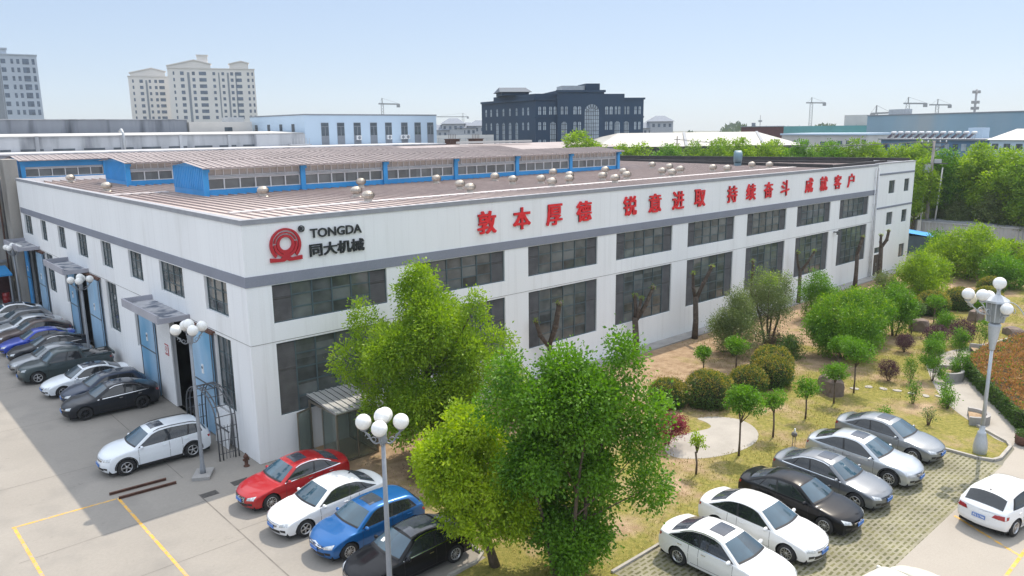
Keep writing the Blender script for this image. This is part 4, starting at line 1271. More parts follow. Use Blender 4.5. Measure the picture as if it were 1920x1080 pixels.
L_purple = leafmat("purple_leaf", (0.045, 0.016, 0.030), (0.13, 0.055, 0.075), 0.25)
L_crimson = leafmat("crimson_leaf", (0.16, 0.025, 0.035), (0.33, 0.07, 0.09), 0.35)
L_russet = leafmat("russet_hedge_leaf", (0.20, 0.09, 0.035), (0.44, 0.25, 0.095), 0.35)


def leafmesh(name, P, D, size, seed, aspect=0.5, jit=0.5):
    """rhombic leaves at points P pointing roughly along D"""
    rg = np.random.default_rng(seed); n = len(P)
    D = D / (np.linalg.norm(D, axis=1, keepdims=True) + 1e-9)
    d = D + rg.normal(0, jit, (n, 3)); d /= np.linalg.norm(d, axis=1, keepdims=True) + 1e-9
    w = np.cross(d, rg.normal(0, 1, (n, 3))); w /= np.linalg.norm(w, axis=1, keepdims=True) + 1e-9
    s = size * rg.uniform(0.65, 1.35, (n, 1))
    V = np.empty((n, 4, 3), np.float32)
    V[:, 0] = P; V[:, 1] = P + d * s * .5 + w * s * aspect * .5; V[:, 2] = P + d * s; V[:, 3] = P + d * s * .5 - w * s * aspect * .5
    me = bpy.data.meshes.new(name)
    me.vertices.add(n * 4); me.vertices.foreach_set("co", V.ravel())
    me.loops.add(n * 4); me.loops.foreach_set("vertex_index", np.arange(n * 4, dtype=np.int32))
    me.polygons.add(n); me.polygons.foreach_set("loop_start", np.arange(n, dtype=np.int32) * 4)
    me.update(); me.validate()
    return me


def clump_leaves(clumps, n, rg, spray=7, spread=.16, hollow=.45, low=-1.0):
    """points on sprays near the surfaces of ellipsoidal clumps [(centre, rx, rz)]; returns points and directions"""
    c = np.array([k[0] for k in clumps]); rx = np.array([k[1] for k in clumps]); rz = np.array([k[2] for k in clumps])
    pr = rx ** 2; pr /= pr.sum()
    m = max(1, n // spray)
    i = rg.choice(len(clumps), m, p=pr)
    u = rg.normal(0, 1, (m, 3)); u /= np.linalg.norm(u, axis=1, keepdims=True)
    u[:, 2] = np.where(u[:, 2] < low, -u[:, 2], u[:, 2])
    r = hollow + (1.06 - hollow) * rg.random(m) ** .55
    S = c[i] + u * np.stack([rx[i], rx[i], rz[i]], 1) * r[:, None]
    P = np.repeat(S, spray, 0) + rg.normal(0, spread, (m * spray, 3))
    D = np.repeat(u, spray, 0) + np.array([0, 0, -.15])
    return P, D


def limb_mesh(mb, rg, base, H, clumps, r0, lean=(0, 0), nlimb=9, fork=.45):
    """tapered trunk to the top of the crown and limbs reaching into clumps"""
    b0 = Vector(base); topp = Vector((b0.x + lean[0], b0.y + lean[1], b0.z + H))
    pts, rad = [], []
    for k in range(7):
        t = k / 6
        pts.append(b0.lerp(topp, t) + Vector((rg.normal(0, .035), rg.normal(0, .035), 0)) * (0 if k == 0 else H * .18)); rad.append(r0 * (1.25 if k == 0 else 1 - .82 * t))
    mb.tube(pts, rad, 8)
    idx = rg.permutation(len(clumps))[:nlimb]
    for i in idx:
        c = Vector(clumps[i][0]); t = min(.85, max(.12, (c.z - b0.z) / H * fork + .08))
        s = pts[int(t * 6)].lerp(pts[min(6, int(t * 6) + 1)], t * 6 - int(t * 6))
        m = s.lerp(c, .5) + Vector((0, 0, -.08 * H * rg.random()))
        mb.tube([s, m, c], [r0 * .45 * (1 - t * .5), r0 * .3 * (1 - t * .5), r0 * .10], 6)


def crown_clumps(rg, prof, n, cr, z0, z1, lean=(0, 0), sz=1.0, fill=(.25, .92)):
    """clump centres filling a profile of (height fraction, radius)"""
    out = []; zs = np.linspace(0, 1, 60); Rr = np.interp(zs, [p[0] for p in prof], [p[1] for p in prof])
    w = Rr ** 1.6 + .02; w /= w.sum()
    for _ in range(n):
        t = rg.choice(zs, p=w); rad = float(np.interp(t, zs, Rr)); a = rg.uniform(0, 2 * math.pi)
        r = max(0, rad - cr * .75) * (fill[0] + (fill[1] - fill[0]) * rg.random() ** .6) * 1.08
        k = cr * rg.uniform(.7, 1.25)
        out.append(((r * math.cos(a) + lean[0] * t, r * math.sin(a) + lean[1] * t, z0 + (z1 - z0) * t), k, k * sz))
    return out


def tree(name, label, cat, pos, H, z0, prof, n, cr, nleaf, leaf, lsize, r0, seed, group=None, sz=1.0, lean=(0, 0), hollow=.45, spread=.16,
         aspect=.5, nlimb=9, extra=None, stems=1, bark=None, second=None, rz=0.0, fill=(.25, .92)):
    rg = np.random.default_rng(seed)
    t = thing(name, label, cat, (pos[0], pos[1], 0), rz, group)
    cl = crown_clumps(rg, prof, n, cr, z0, H - cr * .6, lean, sz, fill)
    if extra: cl += extra
    P, D = clump_leaves(cl, nleaf, rg, spread=spread, hollow=hollow)
    me = leafmesh("crown", P, D, lsize, seed, aspect); me.materials.append(leaf)
    mb = MB()
    if stems == 1:
        limb_mesh(mb, rg, (0, 0, -.05), H * .86, cl, r0, lean, nlimb)
    else:
        for k in range(stems):
            a = 2 * math.pi * k / stems + rg.random(); rr = r0 * 1.6
            limb_mesh(mb, rg, (rr * math.cos(a), rr * math.sin(a), -.05), H * rg.uniform(.65, .85), cl, r0 * rg.uniform(.6, 1), (math.cos(a) * H * .16, math.sin(a) * H * .16), max(2, nlimb // stems))
    mb.build("trunk", bark or M_bark, t)
    obj("crown", me, t)
    if second:      # new growth of another colour on the upper tips
        leaf2, n2, zmin = second
        P2, D2 = clump_leaves(cl, n2, rg, spread=spread, hollow=.93)
        k = P2[:, 2] > zmin + rg.normal(0, .08, len(P2)); P2, D2 = P2[k], D2[k]
        me2 = leafmesh("new_growth", P2 + D2 * .02, D2, lsize * 1.05, seed + 1, aspect); me2.materials.append(leaf2); obj("new_growth", me2, t)
    return t

# --- the three big trees in front
T1x = [((-.3, .4, 7.3), .75, 1.0), ((-.2, .3, 8.1), .5, .8), ((.4, -.2, 6.7), .95, 1.0), ((-1.9, 1.6, 6.0), .7, .95), ((-2.0, 1.8, 6.7), .45, .6), ((1.6, -1.4, 6.3), .7, .95), ((1.7, -1.5, 7.0), .42, .6),
       ((-2.4, 2.0, 4.6), .9, .9), ((2.4, -2.0, 5.0), .8, .9), ((2.7, -2.2, 3.6), .85, .8), ((-.9, -.9, 5.6), .9, .9), ((.6, 1.0, 5.6), .9, .9)]
tree("camphor_tree", "tall bright green camphor tree by the glass porch, its top against the front windows", "tree", (5.75, -4.6), 8.4, 1.5,
     [(0, 1.5), (.25, 3.1), (.5, 3.3), (.75, 2.4), (1, .7)], 50, .74, 100000, L_camphor, .125, .20, 11, "big trees in front of the factory", sz=1.15, extra=T1x, nlimb=16, spread=.13)
T2x = [((-1.4, 1.1, 7.0), .5, .55), ((1.5, -1.2, 7.1), .55, .9), ((1.4, -1.1, 7.7), .35, .5), ((.2, .1, 7.0), .8, .7), ((2.0, -1.6, 5.6), .8, .8), ((2.0, -1.5, 4.4), .7, .7), ((-1.5, 1.2, 5.9), .7, .7), ((2.2, -1.7, 3.0), .7, .6)]
tree("bushy_tree", "large mid green tree with several stems at the bottom centre", "tree", (3.45, -15.15), 7.6, .9,
     [(0, 1.3), (.2, 1.85), (.5, 2.0), (.8, 1.9), (1, 1.0)], 60, .60, 100000, L_green, .115, .13, 12, "big trees in front of the factory", extra=T2x, nlimb=24, stems=5, spread=.17, hollow=.25, aspect=.6)
tree("yellow_green_tree", "smaller yellowish tree with drooping leaves behind the black sedan", "tree", (2.25, -13.15), 5.7, 1.7,
     [(0, 1.5), (.25, 1.95), (.55, 1.9), (.8, 1.4), (1, .5)], 38, .52, 56000, L_yellow, .12, .15, 13, "big trees in front of the factory", sz=1.1, nlimb=12, spread=.12, lean=(-.95, .8))
tree("leafy_shrub", "pale loose shrub between the two biggest trees, against the wall", "shrub", (11.4, -3.9), 3.0, .5,
     [(0, .9), (.5, 1.3), (1, .5)], 18, .5, 9000, L_olive, .10, .05, 14, stems=4, nlimb=8)
tree("leafy_shrub", "small dry brown shrub behind the white sedan's boot, beside the lamp pole", "shrub", (4.1, -6.3), 1.2, .25,
     [(0, .5), (.6, .6), (1, .3)], 12, .25, 2600, leafmat("dry_leaf", (.10, .065, .04), (.22, .16, .10), .2), .07, .03, 15, stems=4, nlimb=8)
tree("leafy_shrub", "dark leafy shrub under the tall camphor tree", "shrub", (5.0, -6.2), 2.2, .2, [(0, .7), (.5, .8), (1, .4)], 14, .4, 6000, L_dark, .09, .04, 16, stems=3, nlimb=6)

# --- garden trees and shrubs
G2 = "leafy shrubs in the garden"
tree("leafy_shrub", "grey-green rounded shrub in front of the third pruned trunk", "shrub", (29.3, -5.4), 4.2, .5, [(0, 1.4), (.35, 1.9), (.75, 1.3), (1, .5)], 36, .5, 26000, L_olive, .095, .08, 21, G2, stems=3, nlimb=9)
tree("leafy_shrub", "open grey-green tree with bare stems showing, beside the rounded shrub", "shrub", (33.3, -5.4), 5.4, 1.6, [(0, 1.2), (.4, 2.1), (.75, 1.9), (1, .8)], 34, .52, 21000, L_olive, .095, .11, 22, G2, stems=4, nlimb=12,
     second=(L_camphor, 6000, 4.2))
tree("leafy_shrub", "mid green bush under the windows, behind the round bright tree", "shrub", (41.8, -4.5), 3.8, .4, [(0, 1.2), (.5, 1.6), (1, .6)], 24, .5, 13000, L_green, .11, .08, 23, G2, stems=3, nlimb=6)
tree("round_tree", "dense bright green dome-shaped tree in the middle of the garden", "tree", (33.7, -10.4), 4.4, .7, [(0, 1.9), (.3, 2.4), (.65, 2.2), (.9, 1.3), (1, .6)], 54, .6, 46000, L_green, .11, .10, 24, G2, stems=3, nlimb=10,
     second=(L_camphor, 14000, 2.6))
tree("round_tree", "second bright green dome, right behind the first", "tree", (38.0, -9.9), 4.2, .8, [(0, 1.5), (.35, 2.0), (.7, 1.7), (1, .6)], 36, .55, 24000, L_green, .12, .09, 25, G2, stems=3, nlimb=8, second=(L_camphor, 7000, 2.6))
tree("round_tree", "slim leafy tree at the right end of the bright green group", "tree", (41.3, -10.4), 3.9, .8, [(0, 1.0), (.4, 1.5), (.75, 1.3), (1, .5)], 24, .5, 15000, L_green, .12, .08, 26, G2, stems=3, nlimb=8)
tree("round_tree", "bright green egg-shaped tree by the office door", "tree", (53.7, -7.3), 4.1, .3, [(0, 1.5), (.4, 2.0), (.75, 1.6), (1, .6)], 34, .6, 17000, L_camphor, .14, .10, 27, G2, stems=2, nlimb=6)
tree("leafy_shrub", "low pale variegated shrub left of the egg-shaped tree", "shrub", (52.4, -4.9), 2.2, .2, [(0, 1.1), (.5, 1.2), (1, .5)], 16, .45, 6000, L_olive, .12, .05, 28, G2, stems=3, nlimb=4)
tree("broad_tree", "broad green tree in front of the long low carport", "tree", (67.8, -6.6), 5.0, .8, [(0, 2.6), (.35, 4.1), (.7, 3.3), (1, 1.0)], 46, .9, 24000, L_camphor, .19, .16, 29, "broad trees before the carport", nlimb=10)
tree("broad_tree", "green tree at the right edge in front of the long low carport", "tree", (73.0, -9.0), 3.4, .3, [(0, 2.6), (.4, 3.6), (.8, 2.4), (1, .8)], 34, .8, 15000, L_camphor, .19, .13, 30, "broad trees before the carport", nlimb=8)
tree("broad_tree", "small green tree between the blue shed and the broad tree", "tree", (70.5, -3.0), 3.6, .4, [(0, 1.5), (.5, 2.1), (1, .8)], 22, .7, 8000, L_green, .18, .11, 31, "broad trees before the carport", nlimb=6)
tree("broad_tree", "low spreading tree at the right edge behind the round bushes", "tree", (64.5, -10.4), 3.0, .4, [(0, 2.0), (.5, 2.6), (1, .8)], 26, .7, 11000, L_green, .17, .11, 32, "broad trees before the carport", nlimb=6)

tree("broad_tree", "leafy green tree behind the far round bushes, right of the egg-shaped tree", "tree", (59.0, -6.3), 3.6, .3, [(0, 1.4), (.5, 1.9), (1, .7)], 24, .6, 10000, L_camphor, .16, .09, 33, "broad trees before the carport", nlimb=6)
tree("leafy_shrub", "low dark shrub at the foot of the dense dome-shaped tree", "shrub", (31.3, -8.2), 1.5, .1, [(0, .8), (.5, 1.0), (1, .4)], 14, .35, 5000, L_dark, .10, .04, 35, stems=3, nlimb=4)
tree("leafy_shrub", "low reddish-brown shrub below the open grey-green tree", "shrub", (32.0, -6.6), 1.3, .1, [(0, .7), (.5, .9), (1, .4)], 12, .32, 3600, leafmat("dry_leaf", (.10, .065, .04), (.22, .16, .10), .2), .09, .04, 36, stems=3, nlimb=4)
tree("leafy_shrub", "small green bush beside the flat brown rock in the far lawn", "shrub", (45.6, -12.2), 1.4, .1, [(0, .6), (.5, .8), (1, .4)], 12, .3, 4000, L_green, .10, .04, 37, stems=3, nlimb=4)

# --- clipped round bushes
def topiary(seed, rx, h, leaf, tips, nleaf=8500):
    rg = np.random.default_rng(seed)
    t = thing("round_bush", None, "bush")
    cl = [((0, 0, h * .42), rx, h * .58)]
    P, D = clump_leaves(cl, nleaf, rg, spray=5, spread=.045, hollow=.86)
    P += np.sin(P * 5.1 + seed)[:, [1, 2, 0]] * .035
    k = P[:, 2] > .02; P, D = P[k], D[k]
    me = leafmesh("foliage", P, D, .075, seed, .6, .9); me.materials.append(leaf); obj("foliage", me, t)
    P, D = clump_leaves(cl, int(nleaf * .85), rg, spray=5, spread=.05, hollow=.97)
    P += np.sin(P * 5.1 + seed)[:, [1, 2, 0]] * .035
    k = P[:, 2] > h * .62 + rg.normal(0, h * .16, len(P)); P, D = P[k], D[k]
    me = leafmesh("new_growth", P + D * .015, D, .07, seed + 1, .5, .5); me.materials.append(tips); obj("new_growth", me, t)
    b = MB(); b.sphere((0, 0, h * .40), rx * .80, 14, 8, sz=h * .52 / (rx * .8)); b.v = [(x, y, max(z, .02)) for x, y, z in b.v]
    b.build("inner_twigs", mat("dark_twigs", (0.03, 0.032, 0.018), 0.95, var=.3), t)  # plain dark core inside the leaves
    return t
tp = [topiary(41, .95, 1.45, L_dark, L_orange), topiary(42, 1.15, 1.75, L_dark, L_orange, 11000)]
spots = [(18.85, -7.9, .0, .98, 0, "round clipped bush with rusty top, left end of the row of five"), (20.4, -9.35, 1, 1.03, 1, "large round clipped bush second from the left of the row of five"),
         (23.6, -9.75, 2, 1.0, 0, "round clipped bush in the middle of the row of five"), (25.8, -9.95, 3, 1.1, 0, "round clipped bush right of the middle in the row of five"),
         (27.3, -9.1, 4, .98, 1, "round clipped bush at the back of the row of five"),
         (49.7, -9.9, 1, 1.0, 1, "wide round clipped bush behind the brown rock"), (48.1, -8.8, 2, 1.0, 0, "narrow round clipped bush at the left end of the far row"),
         (53.0, -10.7, 3, .95, 1, "round clipped bush left of the tall lamp, far row"), (55.5, -11.9, 5, .9, 1, "round clipped bush behind the tall lamp's globes"), (60.8, -10.6, 0, .85, 1, "rusty round bush farthest back, near the right edge")]
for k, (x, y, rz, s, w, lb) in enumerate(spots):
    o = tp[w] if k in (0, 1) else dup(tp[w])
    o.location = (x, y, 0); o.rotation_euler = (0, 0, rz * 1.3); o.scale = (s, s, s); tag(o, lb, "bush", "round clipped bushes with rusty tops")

# --- purple shrubs
def purple(seed, rx, h, z0):
    rg = np.random.default_rng(seed); t = thing("purple_shrub", None, "shrub")
    cl = [((rg.uniform(-.3, .3) * rx, rg.uniform(-.3, .3) * rx, z0 + (h - z0) * rg.uniform(.35, .65)), rx * rg.uniform(.5, .75), (h - z0) * .36) for _ in range(7)]
    P, D = clump_leaves(cl, 7000, rg, spray=5, spread=.06, hollow=.6)
    me = leafmesh("foliage", P, D, .06, seed, .6, .7); me.materials.append(L_purple); obj("foliage", me, t)
    b = MB()
    for k in range(7):
        a = k * .9; c = cl[k][0]; b.tube([(.06 * math.cos(a), .06 * math.sin(a), 0), (c[0] * .5 + .05 * math.cos(a), c[1] * .5, z0 * .8), c], [.025, .018, .008], 6)
    b.build("stem", M_bark, t); return t
pp = purple(51, .95, 1.75, .2)
for k, (x, y, s, sz, lb) in enumerate([(39.8, -13.6, 1, .95, "wide purple shrub in front of the brown rock, left of a pair"), (41.7, -14.5, 1.0, 1.05, "tallest purple shrub, right of a pair"),
                                      (37.7, -12.5, .72, .7, "thin purplish shrub with bare lower stems, left of the pair"), (31.1, -14.2, .68, .74, "small round purple shrub near the stepping stones")]):
    o = pp if k == 0 else dup(pp)
    o.location = (x, y, 0); o.rotation_euler = (0, 0, k * 1.7); o.scale = (s, s, sz); tag(o, lb, "shrub", "purple shrubs")
# red maple
tree("red_maple", "low crimson maple beside the round patio", "shrub", (14.6, -11.0), 1.75, .45, [(0, .8), (.5, 1.15), (1, .6)], 26, .26, 5200, L_crimson, .075, .04, 55, stems=4, nlimb=10, sz=.5, spread=.09)

# --- small lollipop trees along the lot
def lolly(name, lb, x, y, h, w, seed, leaf=L_green, n=2200, z0=.52, fork=True):
    rg = np.random.default_rng(seed); t = thing(name, lb, "small tree", (x, y, 0), 0, "small pruned trees on the dry lawn")
    cl = [((rg.uniform(-.3, .3) * w, rg.uniform(-.3, .3) * w, h * rg.uniform(.72, .9)), w * rg.uniform(.22, .34), w * rg.uniform(.18, .3)) for _ in range(8)]
    P, D = clump_leaves(cl, n, rg, spray=5, spread=.06, hollow=.4)
    me = leafmesh("crown", P, D, .085, seed, .6, .6); me.materials.append(leaf)
    b = MB(); f = h * z0
    b.tube([(0, 0, -.03), (.02, 0, f * .5), (rg.uniform(-.04, .04), rg.uniform(-.04, .04), f)], [.055, .042, .04], 8)
    for c, a_, b_ in cl[:6]: b.tube([(0, 0, f - .03), (c[0] * .5, c[1] * .5, f + (c[2] - f) * .4), c], [.03, .022, .010], 6)
    b.build("trunk", M_bark, t); obj("crown", me, t); return t
lolly("pruned_tree", "smallest pruned tree on the lawn, with sparse yellow leaves, at the patio's lower edge", 12.96, -13.73, 1.85, .65, 61, L_yellow, 500, .55)
lolly("pruned_tree", "biggest pruned tree with a full round crown, right of the patio", 15.92, -13.93, 3.15, 1.7, 62, n=6500, z0=.5)
lolly("pruned_tree", "pruned tree with forked crown, next to the biggest one", 18.93, -13.89, 2.4, 1.15, 63, n=2200)
lolly("pruned_tree", "pruned tree with forked crown behind the silver cars, left of the rock", 22.2, -13.81, 2.1, 1.15, 64, n=2200)
lolly("pruned_tree", "pruned tree standing right in front of the brown rock", 25.33, -13.76, 2.3, 1.1, 65, n=2600)
lolly("pruned_tree", "wide pruned tree right of the brown rock", 27.7, -13.75, 2.95, 1.8, 66, n=5200)
lolly("pruned_tree", "pruned tree in front of the dense dome-shaped tree", 28.9, -12.2, 2.8, 1.2, 67, n=2600)
lolly("pruned_tree", "small pruned tree under the grey-green rounded shrub", 27.0, -6.9, 1.85, 1.4, 68, n=3000)
lolly("pruned_tree", "low pruned tree on the bare soil near the wall", 25.2, -5.8, 1.35, 1.15, 69, n=2600, z0=.35)
lolly("pruned_tree", "dark pruned tree beside the far brown rock", 42.8, -11.0, 2.3, 1.4, 70, L_dark, 3200)
lolly("pruned_tree", "thin pruned tree in front of the far round bushes", 46.9, -11.0, 2.05, 1.5, 71, L_green, 2200)
lolly("pruned_tree", "slender pruned tree left of the tall lamp", 48.0, -13.4, 2.3, 1.0, 72, L_green, 1300)
lolly("pruned_tree", "bare forked tree right of the tall lamp", 52.5, -15.6, 2.2, 1.1, 73, L_olive, 500)
G3 = "loose rose bushes along the path"
def loose(lb, x, y, h, w, seed, n, leaf=L_green, z0=.3, stems=5):
    return tree("rose_bush", lb, "bush", (x, y), h, z0, [(0, w * .3), (.5, w * .45), (1, w * .3)], 16, .2, n, leaf, .085, .022, seed, G3, stems=stems, nlimb=14, spread=.1, hollow=.3)
loose("tall leafy rose bush at the edge of the path, right of the small purple shrub", 32.9, -15.9, 2.3, 1.7, 81, 4200)
loose("bushy rose in front of the purple pair", 36.0, -14.9, 2.0, 1.5, 82, 3800)
loose("thin rose bush with bare canes, right of the small purple shrub", 31.6, -15.2, 1.6, .8, 83, 900)
loose("rose bush between the purple shrub and the planter", 38.9, -15.3, 1.9, 1.3, 84, 2600)
loose("sparse rose with tall canes by the far planter", 41.8, -15.7, 2.0, 1.1, 85, 1300, z0=.8)
loose("rose bush over the near planter", 34.6, -16.8, 1.6, 1.3, 86, 2400)
loose("low rose bush at the path's left side, nearest the tall lamp", 28.8, -18.1, 1.3, 1.0, 87, 1100)
loose("small rose with single flower heads beside the path", 29.9, -17.6, 1.5, .9, 88, 900)
loose("thin young rose between stepping stones and path", 28.3, -16.6, 1.5, .6, 89, 700)
loose("bare twiggy bush behind the grey sedan with sunroof", 25.7, -18.3, 1.05, 1.2, 90, 260, L_olive, .4, 9)
loose("low green tuft on the lawn behind the silver crossover", 25.0, -16.5, .5, .7, 91, 700, L_green, .08)

# --- pruned trunks
def pollard(lb, x, y, stems, r0, seed, h0):
    r0 *= .84; stems = [(a_, b_, c_, d_ * .88) for a_, b_, c_, d_ in stems]
    rg = np.random.default_rng(seed); t = thing("pollarded_tree", lb, "tree", (x, y, 0), 0, "heavily pruned trunks along the front wall")
    b = MB()
    b.tube([(0, 0, -.05), (.05, 0, h0 * .45), (rg.uniform(-.08, .08), .04, h0 + .1)], [r0 * 1.35, r0 * 1.1, r0], 10)
    knob = []; 
    for dx, dy, z, rr in stems:
        s = Vector((dx, dy, z)); m = Vector((dx * .55, dy * .55, h0 + (z - h0) * .45)) + Vector((rg.normal(0, .06), rg.normal(0, .06), 0))
        b.tube([(0, .04, h0 - .15), m, s, s + Vector((0, 0, .10))], [r0 * .85, rr * 1.15, rr, rr * 1.15], 8)
        b.sphere(s + Vector((0, 0, .04)), rr * 1.35, 8, 5); b.sphere(m, rr * 1.4, 8, 5); knob.append((tuple(s + Vector((0, 0, .12))), .17, .12))
    b.build("trunk", M_barkp, t)
    P, D = clump_leaves(knob, 110 * len(knob), rg, spray=4, spread=.04, hollow=.5)
    me = leafmesh("shoots", P, D, .06, seed, .5, .6); me.materials.append(L_yellow); obj("shoots", me, t)
pollard("pruned trunk with two stubs rising behind the bottom centre tree", 17.2, -.75, [(-.75, .3, 3.6, .13), (.5, -.3, 4.5, .16)], .17, 101, 2.2)
pollard("thick pruned trunk with three knobbly arms between the second and third tall windows", 25.2, -.62, [(-.05, .1, 3.75, .12), (.25, -.2, 3.55, .10), (.95, -.55, 4.25, .13)], .22, 102, 2.3)
pollard("tall pruned trunk with two upright arms in front of the fourth tall window", 30.9, -1.25, [(-.18, .2, 4.5, .11), (.95, -.5, 4.95, .13)], .20, 103, 2.9)
pollard("pruned trunk standing inside the open grey-green tree", 37.4, -1.6, [(0, 0, 4.6, .11)], .15, 104, 3.4)
pollard("pruned trunk forked in front of the sixth tall window", 46.0, -.9, [(-.3, .2, 4.2, .10), (.95, -.6, 4.25, .10)], .16, 105, 2.8)
pollard("slim pruned trunk in front of the last tall window", 55.5, -1.3, [(.35, -.2, 4.5, .16)], .19, 106, 3.2)
pollard("forked pruned trunk by the office door", 59.3, -1.8, [(-.05, .1, 4.35, .13), (.55, -.3, 4.75, .14)], .22, 107, 3.4)

# --- hedge on the right, clipped flat, rusty top and green sides
hp = [(26.9, -22.7), (28.3, -21.3), (30.6, -19.9), (32.6, -18.5), (35.5, -16.8), (38.5, -16.7), (42, -17.2), (46, -17.9), (48, -18.4), (47, -24), (38, -28), (28, -26)]
hg = thing("hedge", "big flat-topped hedge with rusty red leaves on top and green sides, at the right edge", "hedge", (35, -21, 0))
rg = np.random.default_rng(7)
def inpoly(p, poly):
    r = np.zeros(len(p), bool); x, y = p[:, 0], p[:, 1]
    for (x0, y0), (x1, y1) in zip(poly, poly[1:] + poly[:1]):
        c = ((y0 > y) != (y1 > y)); r ^= c & (x < (x1 - x0) * (y - y0) / (y1 - y0 + 1e-12) + x0)
    return r
Q = np.stack([rg.uniform(26, 48.5, 70000), rg.uniform(-28, -16, 70000)], 1); Q = Q[inpoly(Q, hp)]
zt_ = 1.0 + .11 * np.sin(Q[:, 0] * 2.1 + np.sin(Q[:, 1])) * np.sin(Q[:, 1] * 1.7) + rg.normal(0, .09, len(Q))
P = np.c_[Q - [35, -21], zt_]; D = np.tile([0, 0, 1.], (len(P), 1))
me = leafmesh("hedge_top", P, D, .125, 7, .55, .8); me.materials.append(L_russet); obj("hedge_top", me, hg)
P2 = P[rg.random(len(P)) < .22] - np.array([0, 0, .05]); me = leafmesh("hedge_green_leaf", P2, np.tile([0, 0, 1.], (len(P2), 1)), .12, 17, .55, .9); me.materials.append(L_green); obj("hedge_green_leaf", me, hg)
S_, D_ = [], []
for (x0, y0), (x1, y1) in zip(hp, hp[1:] + hp[:1]):
    Ln = math.hypot(x1 - x0, y1 - y0); m = int(Ln * 620); t = rg.random(m)
    nx, ny = -(y1 - y0) / Ln, (x1 - x0) / Ln
    S_.append(np.c_[x0 + (x1 - x0) * t - 35 + rg.normal(0, .05, m), y0 + (y1 - y0) * t + 21 + rg.normal(0, .05, m), rg.uniform(.03, 1.03, m)]); D_.append(np.tile([nx, ny, .3], (m, 1)))
me = leafmesh("hedge_side", np.concatenate(S_), np.concatenate(D_), .10, 8, .55, .8); me.materials.append(L_dark); obj("hedge_side", me, hg)
b = MB(); b.prism([(x - 35, y + 21) for x, y in hp][::-1], 0.01, .93); b.build("hedge_core", mat("dark_twigs", (0.03, 0.032, 0.018), 0.95, var=.3), hg)

# --- rocks, stones, planters
M_rock = mat("brown_rock", (0.17, 0.13, 0.11), 0.95, var=.3, scale=2.5, bump=.8, bscale=6)
def rock(lb, x, y, w, d, h, seed):
    rg = np.random.default_rng(seed); bm = bmesh.new(); bmesh.ops.create_icosphere(bm, subdivisions=3, radius=1)
    for v in bm.verts:
        n = v.co.copy()
        for k in range(6):
            dv = Vector(rg.normal(0, 1, 3)) if False else None
        s = 1 + .10 * math.sin(n.x * 4 + seed) * math.cos(n.y * 3.3 + seed) + .07 * math.sin(n.z * 7 + n.x * 5 + seed * 2)
        v.co = Vector((max(-.78, min(.8, n.x * s)) * w * .62, max(-.75, min(.75, n.y * s)) * d * .62, max(-.3, min(.72, n.z * s)) * h * 1.1 + h * .25))
    me = bpy.data.meshes.new("rock"); bm.to_mesh(me); bm.free(); me.materials.append(M_rock)
    o = obj("rock", me, None, (x, y, 0)); o.rotation_euler = (0, 0, seed); tag(o, lb, "rock", "brown garden rocks")
rock("brown rock behind the pruned tree row, nearest the parking lot", 26.8, -12.9, 1.4, 1.0, .95, 1)
rock("flat brown rock near the dark pruned tree", 44.1, -11.0, 1.3, 1.0, .75, 2)
rock("square dark rock in front of the far round bushes", 50.1, -12.8, 1.3, .9, .7, 3)
rock("low dark rock slab on the lawn near the right edge", 47.3, -16.0, 1.4, 1.0, .5, 4)
for k, (x, y) in enumerate([(26.0, -12.0), (27.5, -12.9), (28.4, -13.5), (29.25, -13.9), (29.5, -14.6), (29.75, -15.25), (29.85, -15.95), (29.95, -16.65), (30.4, -17.2)]):
    b = MB(); w = .24
    b.prism([(w * math.cos(a) * (1 + .15 * math.sin(a * 3 + k)), w * .75 * math.sin(a) * (1 + .12 * math.cos(a * 2 + k))) for a in np.linspace(0, 2 * math.pi, 10)[:-1]], -.03, .045)
    o = b.build("stepping_stone", M_path, None, (x, y, 0)); o.rotation_euler = (0, 0, k)
    tag(o, "one of the pale flat stepping stones leading across the lawn to the path", "stepping stone", "stepping stones on the lawn")
def planter(lb, x, y, r, h, rz, a=200):
    t = thing("planter", lb, "planter", (x, y, 0), rz)
    b = MB(); n = 18; A = R(a)
    for k in range(n):
        p, q = -A / 2 + A * k / n, -A / 2 + A * (k + 1) / n
        P = lambda rr, an, z: (rr * math.cos(an), rr * math.sin(an), z)
        b.face([P(r, p, 0), P(r, q, 0), P(r, q, h), P(r, p, h)]); b.face([P(r, p, h), P(r, q, h), P(r - .16, q, h), P(r - .16, p, h)]); b.face([P(r - .16, q, 0), P(r - .16, p, 0), P(r - .16, p, h), P(r - .16, q, h)])
    for an in (-A / 2, A / 2): b.face([P(r, an, 0), P(r, an, h), P(r - .16, an, h), P(r - .16, an, 0)])
    b.build("planter_wall", M_conc, t)
    b = MB(); b.face([((r - .1) * math.cos(-A / 2 + A * k / n), (r - .1) * math.sin(-A / 2 + A * k / n), h * .6) for k in range(n + 1)]); b.build("soil", M_lawn, t)
planter("curved concrete planter at the far end of the path", 40.1, -15.9, .95, .55, R(-60))
planter("curved concrete planter in the middle of the path", 34.0, -16.2, .95, .55, R(-60))
planter("small curved concrete planter nearest the tall lamp", 27.9, -19.5, .8, .42, R(-70))
b = MB(); b.lathe([(.22, 0), (.34, .05), (.36, .42), (.30, .42), (.29, .36), (.001, .36)], (0, 0, 0), 18)
pt = thing("flower_pot", "brown flower pot at the right edge beside the hedge", "flower pot", (26.3, -22.15, .016)); b.build("pot", M_rust, pt)
P, D = clump_leaves([((0, 0, .5), .28, .2)], 500, np.random.default_rng(3), 5, .05, .3); me = leafmesh("pot_plant", P, D, .09, 3); me.materials.append(L_dark); obj("pot_plant", me, pt)

